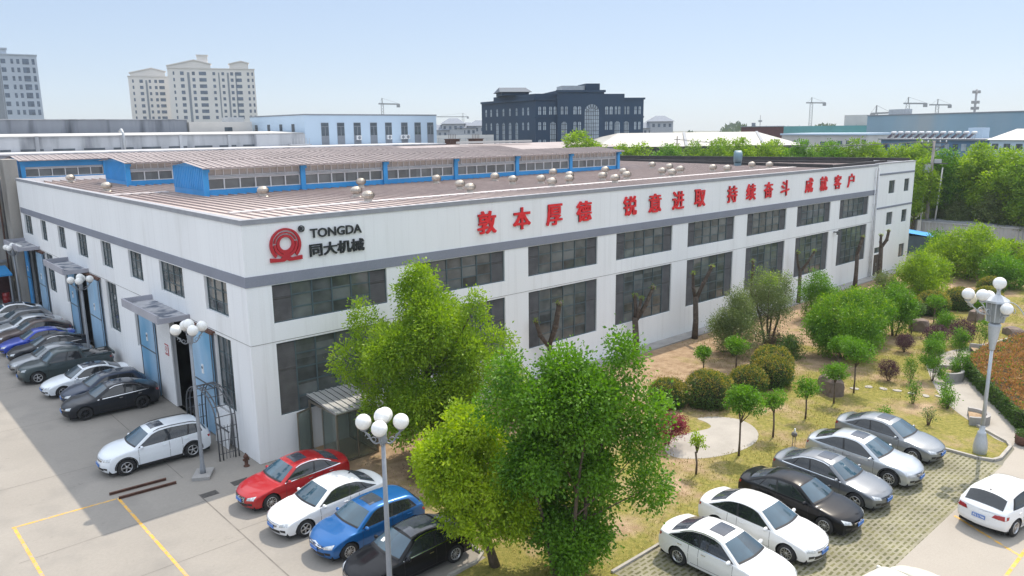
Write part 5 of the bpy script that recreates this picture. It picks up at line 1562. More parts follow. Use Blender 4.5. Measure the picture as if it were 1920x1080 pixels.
# --- bird statue on the lawn
bs = thing("bird_statue", "grey heron statue standing on thin legs on the lawn behind the parked cars", "statue", (18.6, -15.1, 0), R(210))
M_heron = mat("heron_grey", (0.17, 0.16, 0.17), .7, var=.35, scale=9); M_heronw = mat("heron_white", (0.62, 0.62, 0.62), .7, var=.1)
b = MB(); b.tube([(-.30, 0, .42), (-.18, 0, .50), (0, 0, .60), (.12, 0, .68), (.17, 0, .74)], [.02, .10, .14, .10, .05], 10); b.build("body", M_heron, bs)
b = MB(); b.tube([(.15, 0, .72), (.20, 0, .80), (.15, 0, .87), (.17, 0, .93), (.24, 0, .95), (.30, 0, .935)], [.05, .04, .035, .035, .045, .02], 8); b.tube([(.29, 0, .938), (.46, 0, .90)], [.018, .004], 6); b.build("neck", M_heronw, bs)
for s in (1, -1):
    b = MB(); b.tube([(0, s * .05, .5), (.02, s * .05, .26), (0, s * .05, 0)], [.02, .013, .011], 6); b.box(-.03, .09, s * .05 - .03, s * .05 + .03, 0, .012); b.build("leg", M_heron, bs)

# --- fallen leaves, tufts: uncountable ground cover on the lawn
rg = np.random.default_rng(77)
Q = np.stack([rg.uniform(3, 60, 60000), rg.uniform(-16, -1.2, 60000)], 1)
bare = [(-9, 0)]
k = inpoly(Q, LAWN) & ~inpoly(Q, [(13.6, -12.2), (15.6, -10.6), (18.3, -9.9), (19.9, -11.6), (18.0, -13.7), (14.7, -13.2)]) & (np.sin(Q[:, 0] * .9 + 1.3 * np.sin(Q[:, 1])) + np.sin(Q[:, 1] * 1.1 + Q[:, 0] * .3) + (-Q[:, 1] - 7) * .12 + rg.normal(0, .5, len(Q)) > .1)
Q = Q[k]; P = np.c_[Q, np.full(len(Q), .005)]
me = leafmesh("grass_tufts", P, np.tile([0, 0, 1.], (len(P), 1)), .10, 9, .22, .55); me.materials.append(leafmat("dry_grass_blade", (0.16, 0.15, 0.035), (0.33, 0.28, 0.09), .3))
tag(obj("grass_tufts", me), "short dry grass scattered over the lawn", "grass", kind='stuff')

# ------------------------------------------------------------------ street lamps
M_globe = mat("milk_glass_globe", (0.82, 0.82, 0.80), 0.25, var=0.03, coat=.5)
M_globey = mat("yellowed_globe", (0.80, 0.74, 0.56), 0.3, var=0.05, coat=.5)
M_lamp = mat("lamp_grey_paint", (0.27, 0.29, 0.32), 0.5, 0.2, var=0.12)
M_lampl = mat("lamp_silver_paint", (0.46, 0.49, 0.52), 0.45, 0.3, var=0.1)
def scroll(a, r, z0, z1, rad=.022):
    """S-shaped bracket from the pole to below a globe"""
    c, s = math.cos(a), math.sin(a); pts = []
    for t in np.linspace(0, 1, 9):
        rr = r * t; z = z0 + (z1 - z0) * t ** 2.6 - .16 * math.sin(math.pi * min(1, t * 1.25))
        pts.append((rr * c, rr * s, z))
    return pts
def globe_lamp(lb, x, y, h, rz, gr=.225, base=True):
    t = thing("street_lamp", lb, "street lamp", (x, y, 0), rz, "globe street lamps in the yard")
    if base:
        b = MB(); b.box(-.5, .5, -.36, .36, 0, .14); b.build("plinth", M_conc, t)
    b = MB(); zc = h - .95
    b.tube([(0, 0, .1), (0, 0, .35), (0, 0, .6), (0, 0, zc * .5), (0, 0, zc)], [.13, .12, .085, .075, .06], 12)
    b.lathe([(.06, 0), (.11, .03), (.13, .12), (.10, .2), (.12, .3), (.06, .36), (.045, .4), (.045, .55)], (0, 0, zc - .15), 12)
    b.build("pole", M_lamp, t)
    for k in range(4):
        a = math.pi / 2 * k + .5
        b = MB(); b.tube(scroll(a, .52, zc, zc + .25), .024, 6)
        c, s = math.cos(a), math.sin(a)
        for q in (0, 1):
            cc = (.26 + .16 * q); pts = [((cc + .07 * math.cos(u)) * c, (cc + .07 * math.cos(u)) * s, zc - .02 + .10 * q + .07 * math.sin(u)) for u in np.linspace(0, 5, 9)]
            b.tube(pts, .014, 5)
        b.lathe([(.03, 0), (.10, .05), (.11, .08)], (.52 * c, .52 * s, zc + .22), 10); b.build("arm", M_lamp, t)
        b = MB(); b.sphere((.52 * c, .52 * s, zc + .30 + gr * .9), gr, 18, 12); b.build("globe", M_globe, t)
    b = MB(); b.lathe([(.05, 0), (.10, .05), (.11, .08)], (0, 0, zc + .38), 10); b.build("cup", M_lamp, t)
    b = MB(); b.sphere((0, 0, zc + .46 + gr * .9), gr, 18, 12); b.build("globe", M_globe, t)
    return t
globe_lamp("five-globe street lamp in front of the black sedan, nearest the camera", -2.16, -13.6, 6.9, 0.35)
globe_lamp("five-globe street lamp on a concrete plinth beside the white SUV", -2.27, .62, 6.95, 1.0)
globe_lamp("five-globe street lamp behind the dark pickup", -1.35, 21.7, 5.95, .7, base=False)
globe_lamp("five-globe street lamp at the far end of the left wall", -1.5, 41.6, 5.9, .4, base=False)

rl = thing("street_lamp", "tall silver lantern lamp post with many globes on scrolled arms at the right", "street lamp", (23.9, -21.1, 0), .2)
b = MB()
b.lathe([(.25, 0), (.28, .08), (.29, .30), (.25, .62), (.18, .92), (.17, 1.0), (.12, 1.02), (.11, 1.25), (.09, 1.3)], (0, 0, 0), 16)
b.tube([(0, 0, 1.25), (0, 0, 4.9)], [.085, .065], 12)
b.lathe([(.08, 0), (.12, .05), (.12, .2), (.18, .5), (.24, 1.05), (.25, 1.15), (.20, 1.2), (.14, 1.25)], (0, 0, 4.75), 12)
b.build("pole", M_lampl, rl)
b = MB(); z0 = 6.0
b.lathe([(.26, 0), (.36, .05), (.42, .85), (.40, .86)], (0, 0, z0), 6, smooth=False)
lt = b.build("lantern", glassmat("lantern_glass", (0.30, 0.33, 0.34), .15, .2, (9, 9, 9)), rl)
b = MB()
for k in range(6):
    a = 2 * math.pi * k / 6
    b.bar((.37 * math.cos(a), .37 * math.sin(a), z0 + .05), (.43 * math.cos(a), .43 * math.sin(a), z0 + .86), .045)
    a2 = a + math.pi / 6; b.bar((.32 * math.cos(a2), .32 * math.sin(a2), z0 + .05), (.375 * math.cos(a2), .375 * math.sin(a2), z0 + .86), .02)
b.lathe([(.40, 0), (.52, .02), (.50, .10), (.24, .26), (.10, .34), (.07, .50), (.10, .56), (.12, .60)], (0, 0, z0 + .86), 6, smooth=False)
b.build("lantern_frame", M_lampl, lt)
b = MB(); b.sphere((0, 0, z0 + 1.70), .26, 20, 14); b.build("globe", M_globe, rl)
for a, rr, gz, m in [(2.2, 1.28, 7.25, M_globe), (2.62, 1.0, 7.28, M_globe), (1.85, 1.0, 6.98, M_globey), (3.78, .66, 6.72, M_globe), (.64, .62, 7.0, M_globe), (5.1, 1.1, 0, None), (5.7, 1.05, 0, None)]:
    c, s = math.cos(a), math.sin(a); ze_ = (gz - .36) if m else 6.35
    b = MB(); pts = [(rr * t * c, rr * t * s, z0 + .62 + (ze_ - z0 - .62) * t ** 2.4 - .30 * math.sin(math.pi * min(1, t * 1.15))) for t in np.linspace(0, 1, 12)]
    if not m: pts = [(rr * t * c, rr * t * s, z0 + .72 + .22 * math.sin(math.pi * t * .9) - .5 * t ** 3) for t in np.linspace(.2, 1, 12)]
    b.tube(pts, .024, 6)
    b.tube([((.55 * rr + .13 * math.cos(u)) * c, (.55 * rr + .13 * math.cos(u)) * s, z0 + .5 + .13 * math.sin(u)) for u in np.linspace(-1, 4, 9)], .016, 5)
    if m: b.lathe([(.03, 0), (.12, .06), (.13, .09)], (rr * c, rr * s, ze_ + .02), 10)
    b.build("arm", M_lampl, rl)
    if m: b = MB(); b.sphere((rr * c, rr * s, gz), .25, 18, 12); b.build("globe", m, rl)

# ------------------------------------------------------------------ yard things
for k, (p, q, lb) in enumerate([((-5.75, 1.43), (-3.58, 1.28), "rusty steel beam on the ground, the one nearer the white SUV"), ((-5.57, .80), (-3.38, .65), "rusty steel beam on the ground at the end of the yellow line")]):
    b = MB(); d = (Vector(q) - Vector(p)); L_ = d.length
    b.box(0, L_, -.045, .045, 0, .012); b.box(0, L_, -.045, .045, .088, .10); b.box(0, L_, -.006, .006, .012, .088)
    o = b.build("steel_beam", M_rust, None, (*p, .006)); o.rotation_euler = (0, 0, math.atan2(d.y, d.x)); tag(o, lb, "steel beam", "steel beams on the yard")
hy = thing("fire_hydrant", "small dark fire hydrant at the foot of the white building corner", "fire hydrant", (-.52, .25, .006))
b = MB(); b.lathe([(.13, 0), (.13, .04), (.08, .06), (.075, .40), (.11, .42), (.11, .46), (.08, .52), (.03, .57), (.03, .61)], (0, 0, 0), 14); b.build("barrel", M_rust, hy)
for s in (1, -1):
    b = MB(); b.lathe([(.045, 0), (.045, .09), (.06, .09), (.06, .13), (.001, .13)], (0, 0, .32), 10, axis='x') if s > 0 else b.lathe([(.045, 0), (.045, -.09), (.06, -.09), (.06, -.13), (.001, -.13)], (0, 0, .32), 10, axis='x'); b.build("nozzle", M_rust, hy)

ar = thing("arched_frame", "dark bent-pipe arch frame standing against the shaded wall beside the corner", "arch", (-.55, 3.4, .006))
for i, x in enumerate((-.62, -.46, .10, .26)):
    b = MB()
    pts = [(x, -1.85, 0), (x, -1.80, 1.5)] + [(x, -1.75 * math.cos(u), 1.9 + 1.05 * math.sin(u)) for u in np.linspace(0.05, math.pi - .05, 14)] + [(x, 1.80, 1.5), (x, 1.85, 0)]
    b.tube(pts, .032, 6); b.build("hoop", M_dsteel, ar)
def rod(p, q, w):
    b = MB(); b.bar(p, q, w); b.build("crossbar", M_dsteel, ar)
for u in np.linspace(0.1, math.pi - .1, 8): rod((-.62, -1.75 * math.cos(u), 1.9 + 1.05 * math.sin(u)), (.26, -1.75 * math.cos(u), 1.9 + 1.05 * math.sin(u)), .03)
for y in (-1.83, 1.83):
    for z in (.3, .9, 1.5): rod((-.62, y, z), (.26, y, z), .025)
    for x in (-.3, -.15, 0.0): rod((x, y, .02), (x, y, 1.6), .022)

bd = thing("white_board", "white board leaning against the wall under the pipe arch", "board", (-.25, 3.3, .006), 0)
b = MB(); b.obox((0, 0, .85), (.03, 0, .0), (0, .75, 0), (.10, 0, .84)); b.build("board", M_white, bd)
b = MB(); b.obox((-.06, 0, .85), (.02, 0, 0), (0, .80, 0), (0, 0, .03)); b.build("batten", M_dsteel, bd)

# glass porch
po = thing("glass_porch", "small glazed porch with corrugated pitched roof at the front wall, partly behind the tree", "porch", (2.49, 0, 0))
M_pf = mat("bronze_frame", (0.24, 0.22, 0.18), .45, .4, var=.15)
M_pg = glassmat("porch_glass", (0.16, 0.18, 0.165), .05, .4, (1.0, 1.0, 1.1), .8)
n_, l_ = M_pg.node_tree.nodes, M_pg.node_tree.links      # clear panes: half the light passes straight through
tr_ = n_.new("ShaderNodeBsdfTransparent"); tr_.inputs["Color"].default_value = (.80, .86, .83, 1)
mx_ = n_.new("ShaderNodeMixShader"); mx_.inputs["Fac"].default_value = .6
l_.new(n_["Principled BSDF"].outputs[0], mx_.inputs[1]); l_.new(tr_.outputs[0], mx_.inputs[2]); l_.new(mx_.outputs[0], n_["Material Output"].inputs["Surface"])
W_, D_, ZB, ZF = 2.0, 2.45, 2.66, 2.44
b = MB()
for x in (0, W_): 
    for y in (-.06, -D_): b.box(x - .04, x + .04, y - .04, y + .04, 0, ZF - .05)
    b.box(x - .035, x + .035, -D_ + .04, -.10, ZF - .16, ZF - .06); b.box(x - .035, x + .035, -D_ + .04, -.10, 0.02, .10)
    b.box(x - .03, x + .03, -D_ / 2 - .03, -D_ / 2 + .03, .1, ZF - .16)
b.box(.04, W_ - .04, -D_ - .035, -D_ + .035, ZF - .16, ZF - .06); b.box(.04, W_ - .04, -D_ - .035, -D_ + .035, .02, .10); b.box(W_ / 2 - .03, W_ / 2 + .03, -D_ - .03, -D_ + .03, .1, ZF - .16)
b.build("frame", M_pf, po)
for x in (0, W_):
    b = MB(); b.box(x - .006, x + .006, -D_ + .05, -D_ / 2 - .03, .1, ZF - .16); b.build("glass", M_pg, po)
b = MB(); b.box(.05, W_ - .05, -D_ - .006, -D_ + .006, .1, ZF - .16); b.build("glass", M_pg, po)
b = MB(); b.box(W_ - .006, W_ + .006, -D_ / 2 + .03, -.1, .1, ZF - .16); b.build("glass", M_pg, po)
b = MB()
for k in range(22):
    p, q = -.12 + (W_ + .24) * k / 22, -.12 + (W_ + .24) * (k + 1) / 22; d = .035 if k % 3 == 0 else 0
    b.face([(p, -D_ - .2, ZF + d), (q, -D_ - .2, ZF + d), (q, -.02, ZB + d), (p, -.02, ZB + d)])
    b.face([(p, -D_ - .2, ZF - .05), (q, -D_ - .2, ZF - .05), (q, -D_ - .2, ZF + d), (p, -D_ - .2, ZF + d)])
b.face([(-.12, -.02, ZB - .05), (-.12, -D_ - .2, ZF - .05), (-.12, -D_ - .2, ZF), (-.12, -.02, ZB)])
b.build("porch_roof", mat("porch_sheet", (0.55, 0.55, 0.55), .4, .4, var=.1), po)
dr = bpy.data.objects.new("door", None); COL.objects.link(dr); dr.parent = po; dr.location = (0, -.2, 0); dr.rotation_euler = (0, 0, R(-115))
bpy.data.objects.remove(dr)
b = MB(); b.box(0, .9, -.02, .02, .08, .14); b.box(0, .9, -.02, .02, 2.02, 2.10); b.box(0, .06, -.02, .02, .14, 2.02); b.box(.84, .9, -.02, .02, .14, 2.02)
dr = b.build("door", M_pf, po, (-.02, -.2, 0)); dr.rotation_euler = (0, 0, R(200))
b = MB(); b.box(.06, .84, -.006, .006, .14, 2.02); b.build("door_glass", M_pg, dr)
b = MB(); b.box(.05, W_ - .05, -D_ + .1, -.05, .005, .03); b.build("floor_mat", mat("tan_mat", (0.30, 0.20, 0.11), .9, var=.2), po)

# person in dark clothes in the far doorway
def person(lb, x, y, rz):
    t = thing("person", lb, "person", (x, y, .02), rz)
    bm = bmesh.new(); me = bpy.data.meshes.new("body")
    J = {'hip': (0, 0, .92), 'waist': (0, 0, 1.08), 'chest': (0, .01, 1.30), 'neck': (0, 0, 1.46), 'head0': (0, .01, 1.55), 'head1': (0, .015, 1.66)}
    pts = [J['hip'], J['waist'], J['chest'], J['neck'], J['head0'], J['head1'],
           (.19, 0, 1.40), (.24, .02, 1.14), (.22, .10, .90), (-.19, 0, 1.40), (-.25, .0, 1.14), (-.24, .06, .90),
           (.09, 0, .88), (.10, .02, .48), (.10, -.02, .07), (.10, .10, .03), (-.09, 0, .88), (-.10, -.02, .48), (-.11, -.05, .07), (-.11, .07, .03)]
    ed = [(0, 1), (1, 2), (2, 3), (3, 4), (4, 5), (2, 6), (6, 7), (7, 8), (2, 9), (9, 10), (10, 11), (0, 12), (12, 13), (13, 14), (14, 15), (0, 16), (16, 17), (17, 18), (18, 19)]
    rad = [.14, .13, .15, .06, .09, .085, .07, .05, .035, .07, .05, .035, .09, .06, .045, .035, .09, .06, .045, .035]
    me.from_pydata(pts, ed, []); o = obj("body", me, t)
    o.modifiers.new("skin", 'SKIN'); ss = o.modifiers.new("sub", 'SUBSURF'); ss.levels = ss.render_levels = 1
    for v, r in zip(me.skin_vertices[0].data, rad): v.radius = (r, r * .8)
    me.skin_vertices[0].data[0].use_root = True
    me.materials.append(M_trim)
    b = MB(); b.sphere((0, .02, 1.69), .105, 12, 8); hd = b.build("hair", M_under, t)
    b = MB(); b.sphere((0, .06, 1.63), .075, 10, 7); b.build("face", mat("skin", (.45, .28, .2), .6), t)
    return t
person("person in dark clothes standing in the far doorway of the shaded wall", .35, 41.6, R(90))
bl_ = thing("red_barrel", "red barrel in the dim corner beyond the left end of the wall", "barrel", (-1.6, 47.2, .006))
b = MB(); b.lathe([(.28, 0), (.30, .02), (.30, .30), (.31, .32), (.30, .34), (.30, .62), (.31, .64), (.30, .66), (.30, .90), (.27, .92), (.001, .90)], (0, 0, 0), 18); b.build("drum", paint("barrel_red", (.36, .02, .02)), bl_)
# ------------------------------------------------------------------ background
M_shed = mat("stained_shed_wall", (0.47, 0.48, 0.50), 0.9, var=0.15, scale=0.35, stretch=(1, 1, .15), stain=((0.15, 0.16, 0.18), 0.6, 0.52, 0.75))
M_shedd = mat("dark_shed_wall", (0.28, 0.30, 0.34), 0.9, var=0.2, scale=0.35, stretch=(1, 1, .12), stain=((0.09, 0.10, 0.12), 0.7, 0.5, 0.7))
M_pale = mat("pale_render", (0.60, 0.58, 0.55), 0.9, var=0.06, scale=0.5)
M_bw = mat("pale_blue_cladding", (0.50, 0.62, 0.74), 0.6, var=0.03, scale=0.3)
M_win = glassmat("far_window_glass", (0.07, 0.09, 0.11), .08, .3)
M_greyp = mat("grey_panel", (0.22, 0.24, 0.27), .6, var=.08)
M_wroof = mat("white_roof_sheet", (0.50, 0.49, 0.47), .6, var=.08, scale=.3, stretch=(.2, 1, 1))

# --- long sheds right behind the factory
t = thing("shed", "low dark-stained concrete parapet shed directly behind the roof monitors", "shed")
b = MB(); b.box(-3, 58, 62.0, 71.8, 0, 12.25); b.build("wall", M_shedd, t)
b = MB(); b.box(-3.1, 58.1, 61.9, 71.9, 12.25, 12.40); b.build("coping", M_shed, t)
t = thing("shed", "long grey shed with white roof edge and slit windows, second row behind the factory", "shed")
b = MB(); b.box(-10, 40.3, 72.0, 86, 0, 14.1); b.build("wall", M_shed, t)
for x in (0.5, 7.1, 16.2, 23.2, 29.5):
    b = MB(); b.box(x - .2, x + .2, 71.8, 71.999, 11, 14.1); b.build("pilaster", M_shed, t)
b = MB(); b.face([(-10.2, 71.8, 14.15), (40.4, 71.8, 14.15), (40.4, 79, 14.42), (-10.2, 79, 14.42)]); b.face([(-10.2, 71.8, 14.05), (40.4, 71.8, 14.05), (40.4, 71.8, 14.15), (-10.2, 71.8, 14.15)])
b.face([(-10.2, 79, 14.42), (40.4, 79, 14.42), (40.4, 86, 14.2), (-10.2, 86, 14.2)]); b.build("roof", M_wroof, t)
x = -7.6
for k in range(15):
    wb = MB(); wb.box(0, 2.3, -.03, -.001, 0, .22); wb.build("window", M_win, t, (x, 72, 12.45)); x += 3.25
b = MB(); b.tube([(16.3, 71.6, 12), (16.3, 71.6, 14.4), (16.3, 72.2, 14.8), (16.3, 72.8, 14.6)], .16, 8); b.build("vent_pipe", M_steel, t)
b = MB(); b.box(33, 40.2, 71.2, 71.98, 12.4, 14.0); b.box(37.5, 40.6, 70.2, 71.19, 12.45, 12.6)
for k in range(7): b.box(37.6 + k * .45, 37.65 + k * .45, 70.25, 70.3, 12.6, 13.4)
b.build("stair_landing", M_shed, t)
t = thing("shed", "dark grey long parapet wall on the skyline at the left", "shed")
b = MB(); b.box(-12, 30, 88, 100, 0, 16.2); b.build("wall", M_shedd, t)
b = MB(); b.box(-12.1, 30.1, 87.9, 100.1, 16.2, 16.32); b.build("coping", M_shed, t)
t = thing("shed", "pale plastered block at the right end of the dark skyline wall", "building")
b = MB(); b.box(30.15, 39.8, 87.6, 96, 0, 15.9); b.build("wall", M_pale, t)
b = MB(); b.box(35.4, 36.6, 87.55, 87.599, 14.5, 15.1); b.build("window", M_win, t)
b = MB(); b.box(36.5, 39.0, 88.5, 91, 15.9, 16.6); b.build("roof_tank", M_steel, t)

# --- pale blue hall
t = thing("blue_hall", "pale blue flat hall with a row of eight tall windows, behind the factory roof", "building", (40.6, 72, 0))
b = MB(); b.box(0, 23.4, 0, 18, 0, 16.6); b.build("wall", M_bw, t)
b = MB(); b.box(-.06, 23.46, -.06, 18.06, 16.6, 16.78); b.build("coping", M_greyp, t)
wins = [(43.23, 44.43), (45.83, 47.08), (48.61, 49.8), (51.48, 52.62), (54.15, 55.32), (57.11, 58.22), (59.65, 60.78), (62.15, 63.32)]
b = MB(); b.box(0, 1.2, -.05, -.002, 0, 3.35); b.box(0, 1.2, -.07, -.051, 1.40, 1.48); b.box(.56, .64, -.07, -.051, 1.48, 2.75); b.box(0, 1.2, -.07, -.051, 2.75, 2.82)
w0 = b.build("window", M_greyp, t, (wins[0][0] - 40.6, 0, 12.2))
b = MB(); b.box(.03, 1.17, -.06, -.0505, 1.48, 3.3); b.build("pane", M_win, w0)
for a, c in wins[1:]: dup(w0, t, (a - 40.6, 0, 12.2))
for y in (15.4, 11.0, 6.9, 3.0):
    b = MB(); b.box(-.04, -.002, 0, .9, 0, 1.1); b.build("window", M_win, t, (0, y, 14.3))
for x, lb in ((49.3, "white air conditioner under the third window of the pale blue hall"), (54.7, "white air conditioner under the fifth window of the pale blue hall"),
              (57.2, "left of the two air conditioners under the sixth window of the pale blue hall"), (58.1, "right of the two air conditioners under the sixth window of the pale blue hall")):
    a = thing("air_conditioner", lb, "air conditioner", (x, 71.95, 13.0), 0, "air conditioners on the pale blue hall")
    b = MB(); b.box(-.4, .4, -.35, -.02, .0, .65); b.build("casing", M_white, a)
    b = MB(); b.lathe([(.001, 0), (.24, 0), (.26, -.02), (.22, -.025), (.001, -.03)], (0, -.352, .33), 14, axis='y'); b.build("fan", M_greyp, a)

# roof-top boxes behind the monitors
for x, y, lb in ((34.4, 31.0, "rusty dark roof box, the left of two behind the nearest monitor"), (35.9, 29.9, "rusty dark roof box, the right of two behind the nearest monitor")):
    pass
for x, lb in ((62.5, "rusty dark roof box, left of a pair behind the monitors"), (66.0, "rusty dark roof box, right of a pair behind the monitors")):
    b = MB(); b.box(-.85, .85, -.8, .8, 11, 13.4); b.box(-.95, .95, -.9, .9, 13.4, 13.5)
    for k in range(5): b.box(-.7 + .33 * k, -.66 + .33 * k, -.05, 0, 13.5, 14.2)
    tag(b.build("roof_box", M_rust, None, (x, 66 if x < 64 else 64.5, -.55)), lb, "roof box", "rusty boxes behind the monitors")
t = thing("low_building", "low building with pinkish roof sheets between the factory and the dark building", "building")
b = MB(); b.box(46, 88, 53, 61.9, 0, 11.3); b.build("wall", M_shed, t)
b = MB(); b.face([(45.8, 52.8, 11.35), (88.2, 52.8, 11.35), (88.2, 62.0, 12.15), (45.8, 62.0, 12.15)]); b.build("roof", M_monroof, t)
b = MB(); b.box(59, 74, 60, 60.6, 12.3, 12.6); b.build("roof_ridge", M_wroof, t)

# --- dark arcaded building
M_db = mat("dark_blue_stone", (0.012, 0.038, 0.080), 0.7, var=0.12, scale=0.2, fine=0.05, fscale=3)
M_dbg = glassmat("arcade_glass", (0.36, 0.42, 0.48), .08, .3, (1, 9, 9))
M_dbd = mat("dark_mullion", (0.02, 0.028, 0.04), .6)
ux = Vector((19.19, -12.28)).normalized(); rz = math.atan2(ux.y, ux.x)
t = thing("dark_building", "dark blue-black classical building with arched windows and a great arched central window", "building", (98.13, 84.16, 0), rz)
b = MB()
b.prism([(0, 0), (22.8, 0), (22.8, 22), (-7.9, 23.6)], 0, 20.4)
b.prism([(4.4, -.45), (14.2, -.45), (14.2, 14), (4.4, 14)], 0, 21.9); b.prism([(14.21, -.2), (18.6, -.2), (18.6, 12), (14.21, 12)], 0, 21.2)
b.prism([(-.02, .5), (4.39, .5), (4.39, 12), (-5.9, 18.2)], 20.401, 21.3)
for k in range(5): b.box(11 - .0 + 0, 11.01, 5, 5.01, 0, .01)
b.build("wall", M_db, t)
b = MB(); b.prism([(-.25, -.25), (4.39, -.25), (4.39, .2), (-.1, .2)], 20.05, 20.35); b.prism([(18.61, -.25), (23.05, -.25), (23.05, 10), (22.6, 10), (22.6, .2), (18.61, .2)], 20.05, 20.42)
b.prism([(4.15, -.7), (14.45, -.7), (14.45, -.2), (4.15, -.2)], 21.5, 21.95); b.prism([(-.3, -.2), (0.1, 0), (-7.7, 23.4), (-8.2, 23.2)], 20.0, 20.45)
b.prism([(-.2, -.12), (22.9, -.12), (22.9, -.001), (-.2, -.001)], 16.4, 16.7)
b.build("cornice", M_db, t)
b = MB(); b.box(6.2, 11.0, 3, 8, 21.9, 23.0); b.build("roof_plant", M_steel, t)
b = MB(); b.box(11.1, 14.1, 2.5, 9, 21.9, 23.4); b.build("roof_house", M_db, t)
b = MB()
b.box(-5.6, .2, 8, 16, 21.3, 22.0); b.build("pavilion", M_db, t)
b = MB(); r_ = [(-6.2, 7.4, 22.0), (.8, 7.4, 22.0), (.8, 16.6, 22.0), (-6.2, 16.6, 22.0)]; ap = [(-5.6, 12, 23.1), (.2, 12, 23.1)]
b.face([r_[0], r_[1], ap[1], ap[0]]); b.face([r_[1], r_[2], ap[1]]); b.face([r_[2], r_[3], ap[0], ap[1]]); b.face([r_[3], r_[0], ap[0]]); b.build("pavilion_roof", mat("slate_roof", (.09, .11, .14), .8), t)
def archwin(x, w, z0, z1, cols=2, rad=None, nm="window", fr=None):
    """arched window standing on the facade at local x (frame maps u, out, z)"""
    fr = fr or (lambda u, o, z: (x + u, -o, z)); r = w / 2; n = 10
    pts = [(-r, z0), (r, z0)] + [(r * math.cos(a), z1 - r + r * math.sin(a)) for a in np.linspace(0, math.pi, n)]
    b = MB(); b.face([fr(u, off0 + .03, z) for u, z in pts]); o = b.build(nm, M_dbg, t)
    b = MB()
    for q in range(1, cols): 
        u = -r + w * q / cols; top_ = z1 - r + math.sqrt(max(0, r * r - u * u)); b.face([fr(u - .05, off0 + .06, z0), fr(u + .05, off0 + .06, z0), fr(u + .05, off0 + .06, top_), fr(u - .05, off0 + .06, top_)])
    nz = max(2, int((z1 - z0) / .8))
    for q in range(1, nz):
        z = z0 + (z1 - r - z0) * q / (nz - 1) if nz > 2 else z0 + (z1 - z0) * .55
        b.face([fr(-r, off0 + .062, z - .04), fr(r, off0 + .062, z - .04), fr(r, off0 + .062, z + .04), fr(-r, off0 + .062, z + .04)])
    if w > 2.5:
        for a in np.linspace(0, math.pi, 8)[1:-1]:
            d = (math.cos(a), math.sin(a)); nx = (-d[1] * .05, d[0] * .05); zc = z1 - r
            b.face([fr(d[0] * r * .4 - nx[0], off0 + .064, zc + d[1] * r * .4 - nx[1]), fr(d[0] * r - nx[0], off0 + .064, zc + d[1] * r - nx[1]), fr(d[0] * r + nx[0], off0 + .064, zc + d[1] * r + nx[1]), fr(d[0] * r * .4 + nx[0], off0 + .064, zc + d[1] * r * .4 + nx[1])])
    b.build("mullion", M_dbd, o)
K = .1123
for px in (1011.5, 1020.5, 1031.5, 1040):
    off0 = 0 if px < 1043 else .45; archwin((px - 1004) * K, .55, 17.15, 18.75)
for px in (1011.5, 1020.5): off0 = 0; archwin((px - 1004) * K, .55, 14.1, 15.7); archwin((px - 1004) * K, .55, 10.6, 12.2)
off0 = 0; archwin((1036 - 1004) * K, 1.15, 10.2, 15.7, 4)
off0 = .45
for px in (1052, 1060, 1076, 1084.5): archwin((px - 1004) * K, .5 if px < 1070 else .65, 17.15, 18.75)
archwin((1056 - 1004) * K, 1.15, 10.2, 15.7, 4)
for px in (1076, 1084.5): archwin((px - 1004) * K, .6, 14.0, 15.7)
archwin((1107.5 - 1004) * K, 3.0, 10.0, 19.15, 8)
off0 = .2
for px in (1136, 1144.5, 1153.5, 1160): archwin((px - 1004) * K, .6 if px < 1150 else .4, 17.1, 18.7)
for px in (1136, 1144.5): archwin((px - 1004) * K, .6, 14.0, 15.7)
archwin((1156.5 - 1004) * K, 1.1, 12.5, 15.7, 4)
off0 = 0
for px in (1171, 1177.5, 1191.5, 1199.5): archwin((px - 1004) * K, .42, 17.1, 18.7)
for px in (1191.5, 1199.5): archwin((px - 1004) * K, .42, 14.0, 15.6)
archwin((1174 - 1004) * K, 1.15, 12.5, 15.7, 4)
e = Vector((-7.9, 23.6)); Ln = e.length; e.normalize(); nn = Vector((-e.y, e.x))
for d, w, hi in ((3.0, .7, 0), (5.2, .7, 0), (8.0, 1.1, 1), (11.0, 1.1, 1), (14.0, 1.1, 1), (17.0, 1.1, 1), (20.0, .6, 0), (22.5, .6, 0)):
    f = lambda u, o, z, d=d: (e.x * (d - u) + nn.x * o, e.y * (d - u) + nn.y * o, z)
    off0 = 0; archwin(0, .7, 17.1, 18.7, fr=f); archwin(0, w, 14.1 if not hi else 10.2, 15.7, 3 if hi else 2, fr=f)

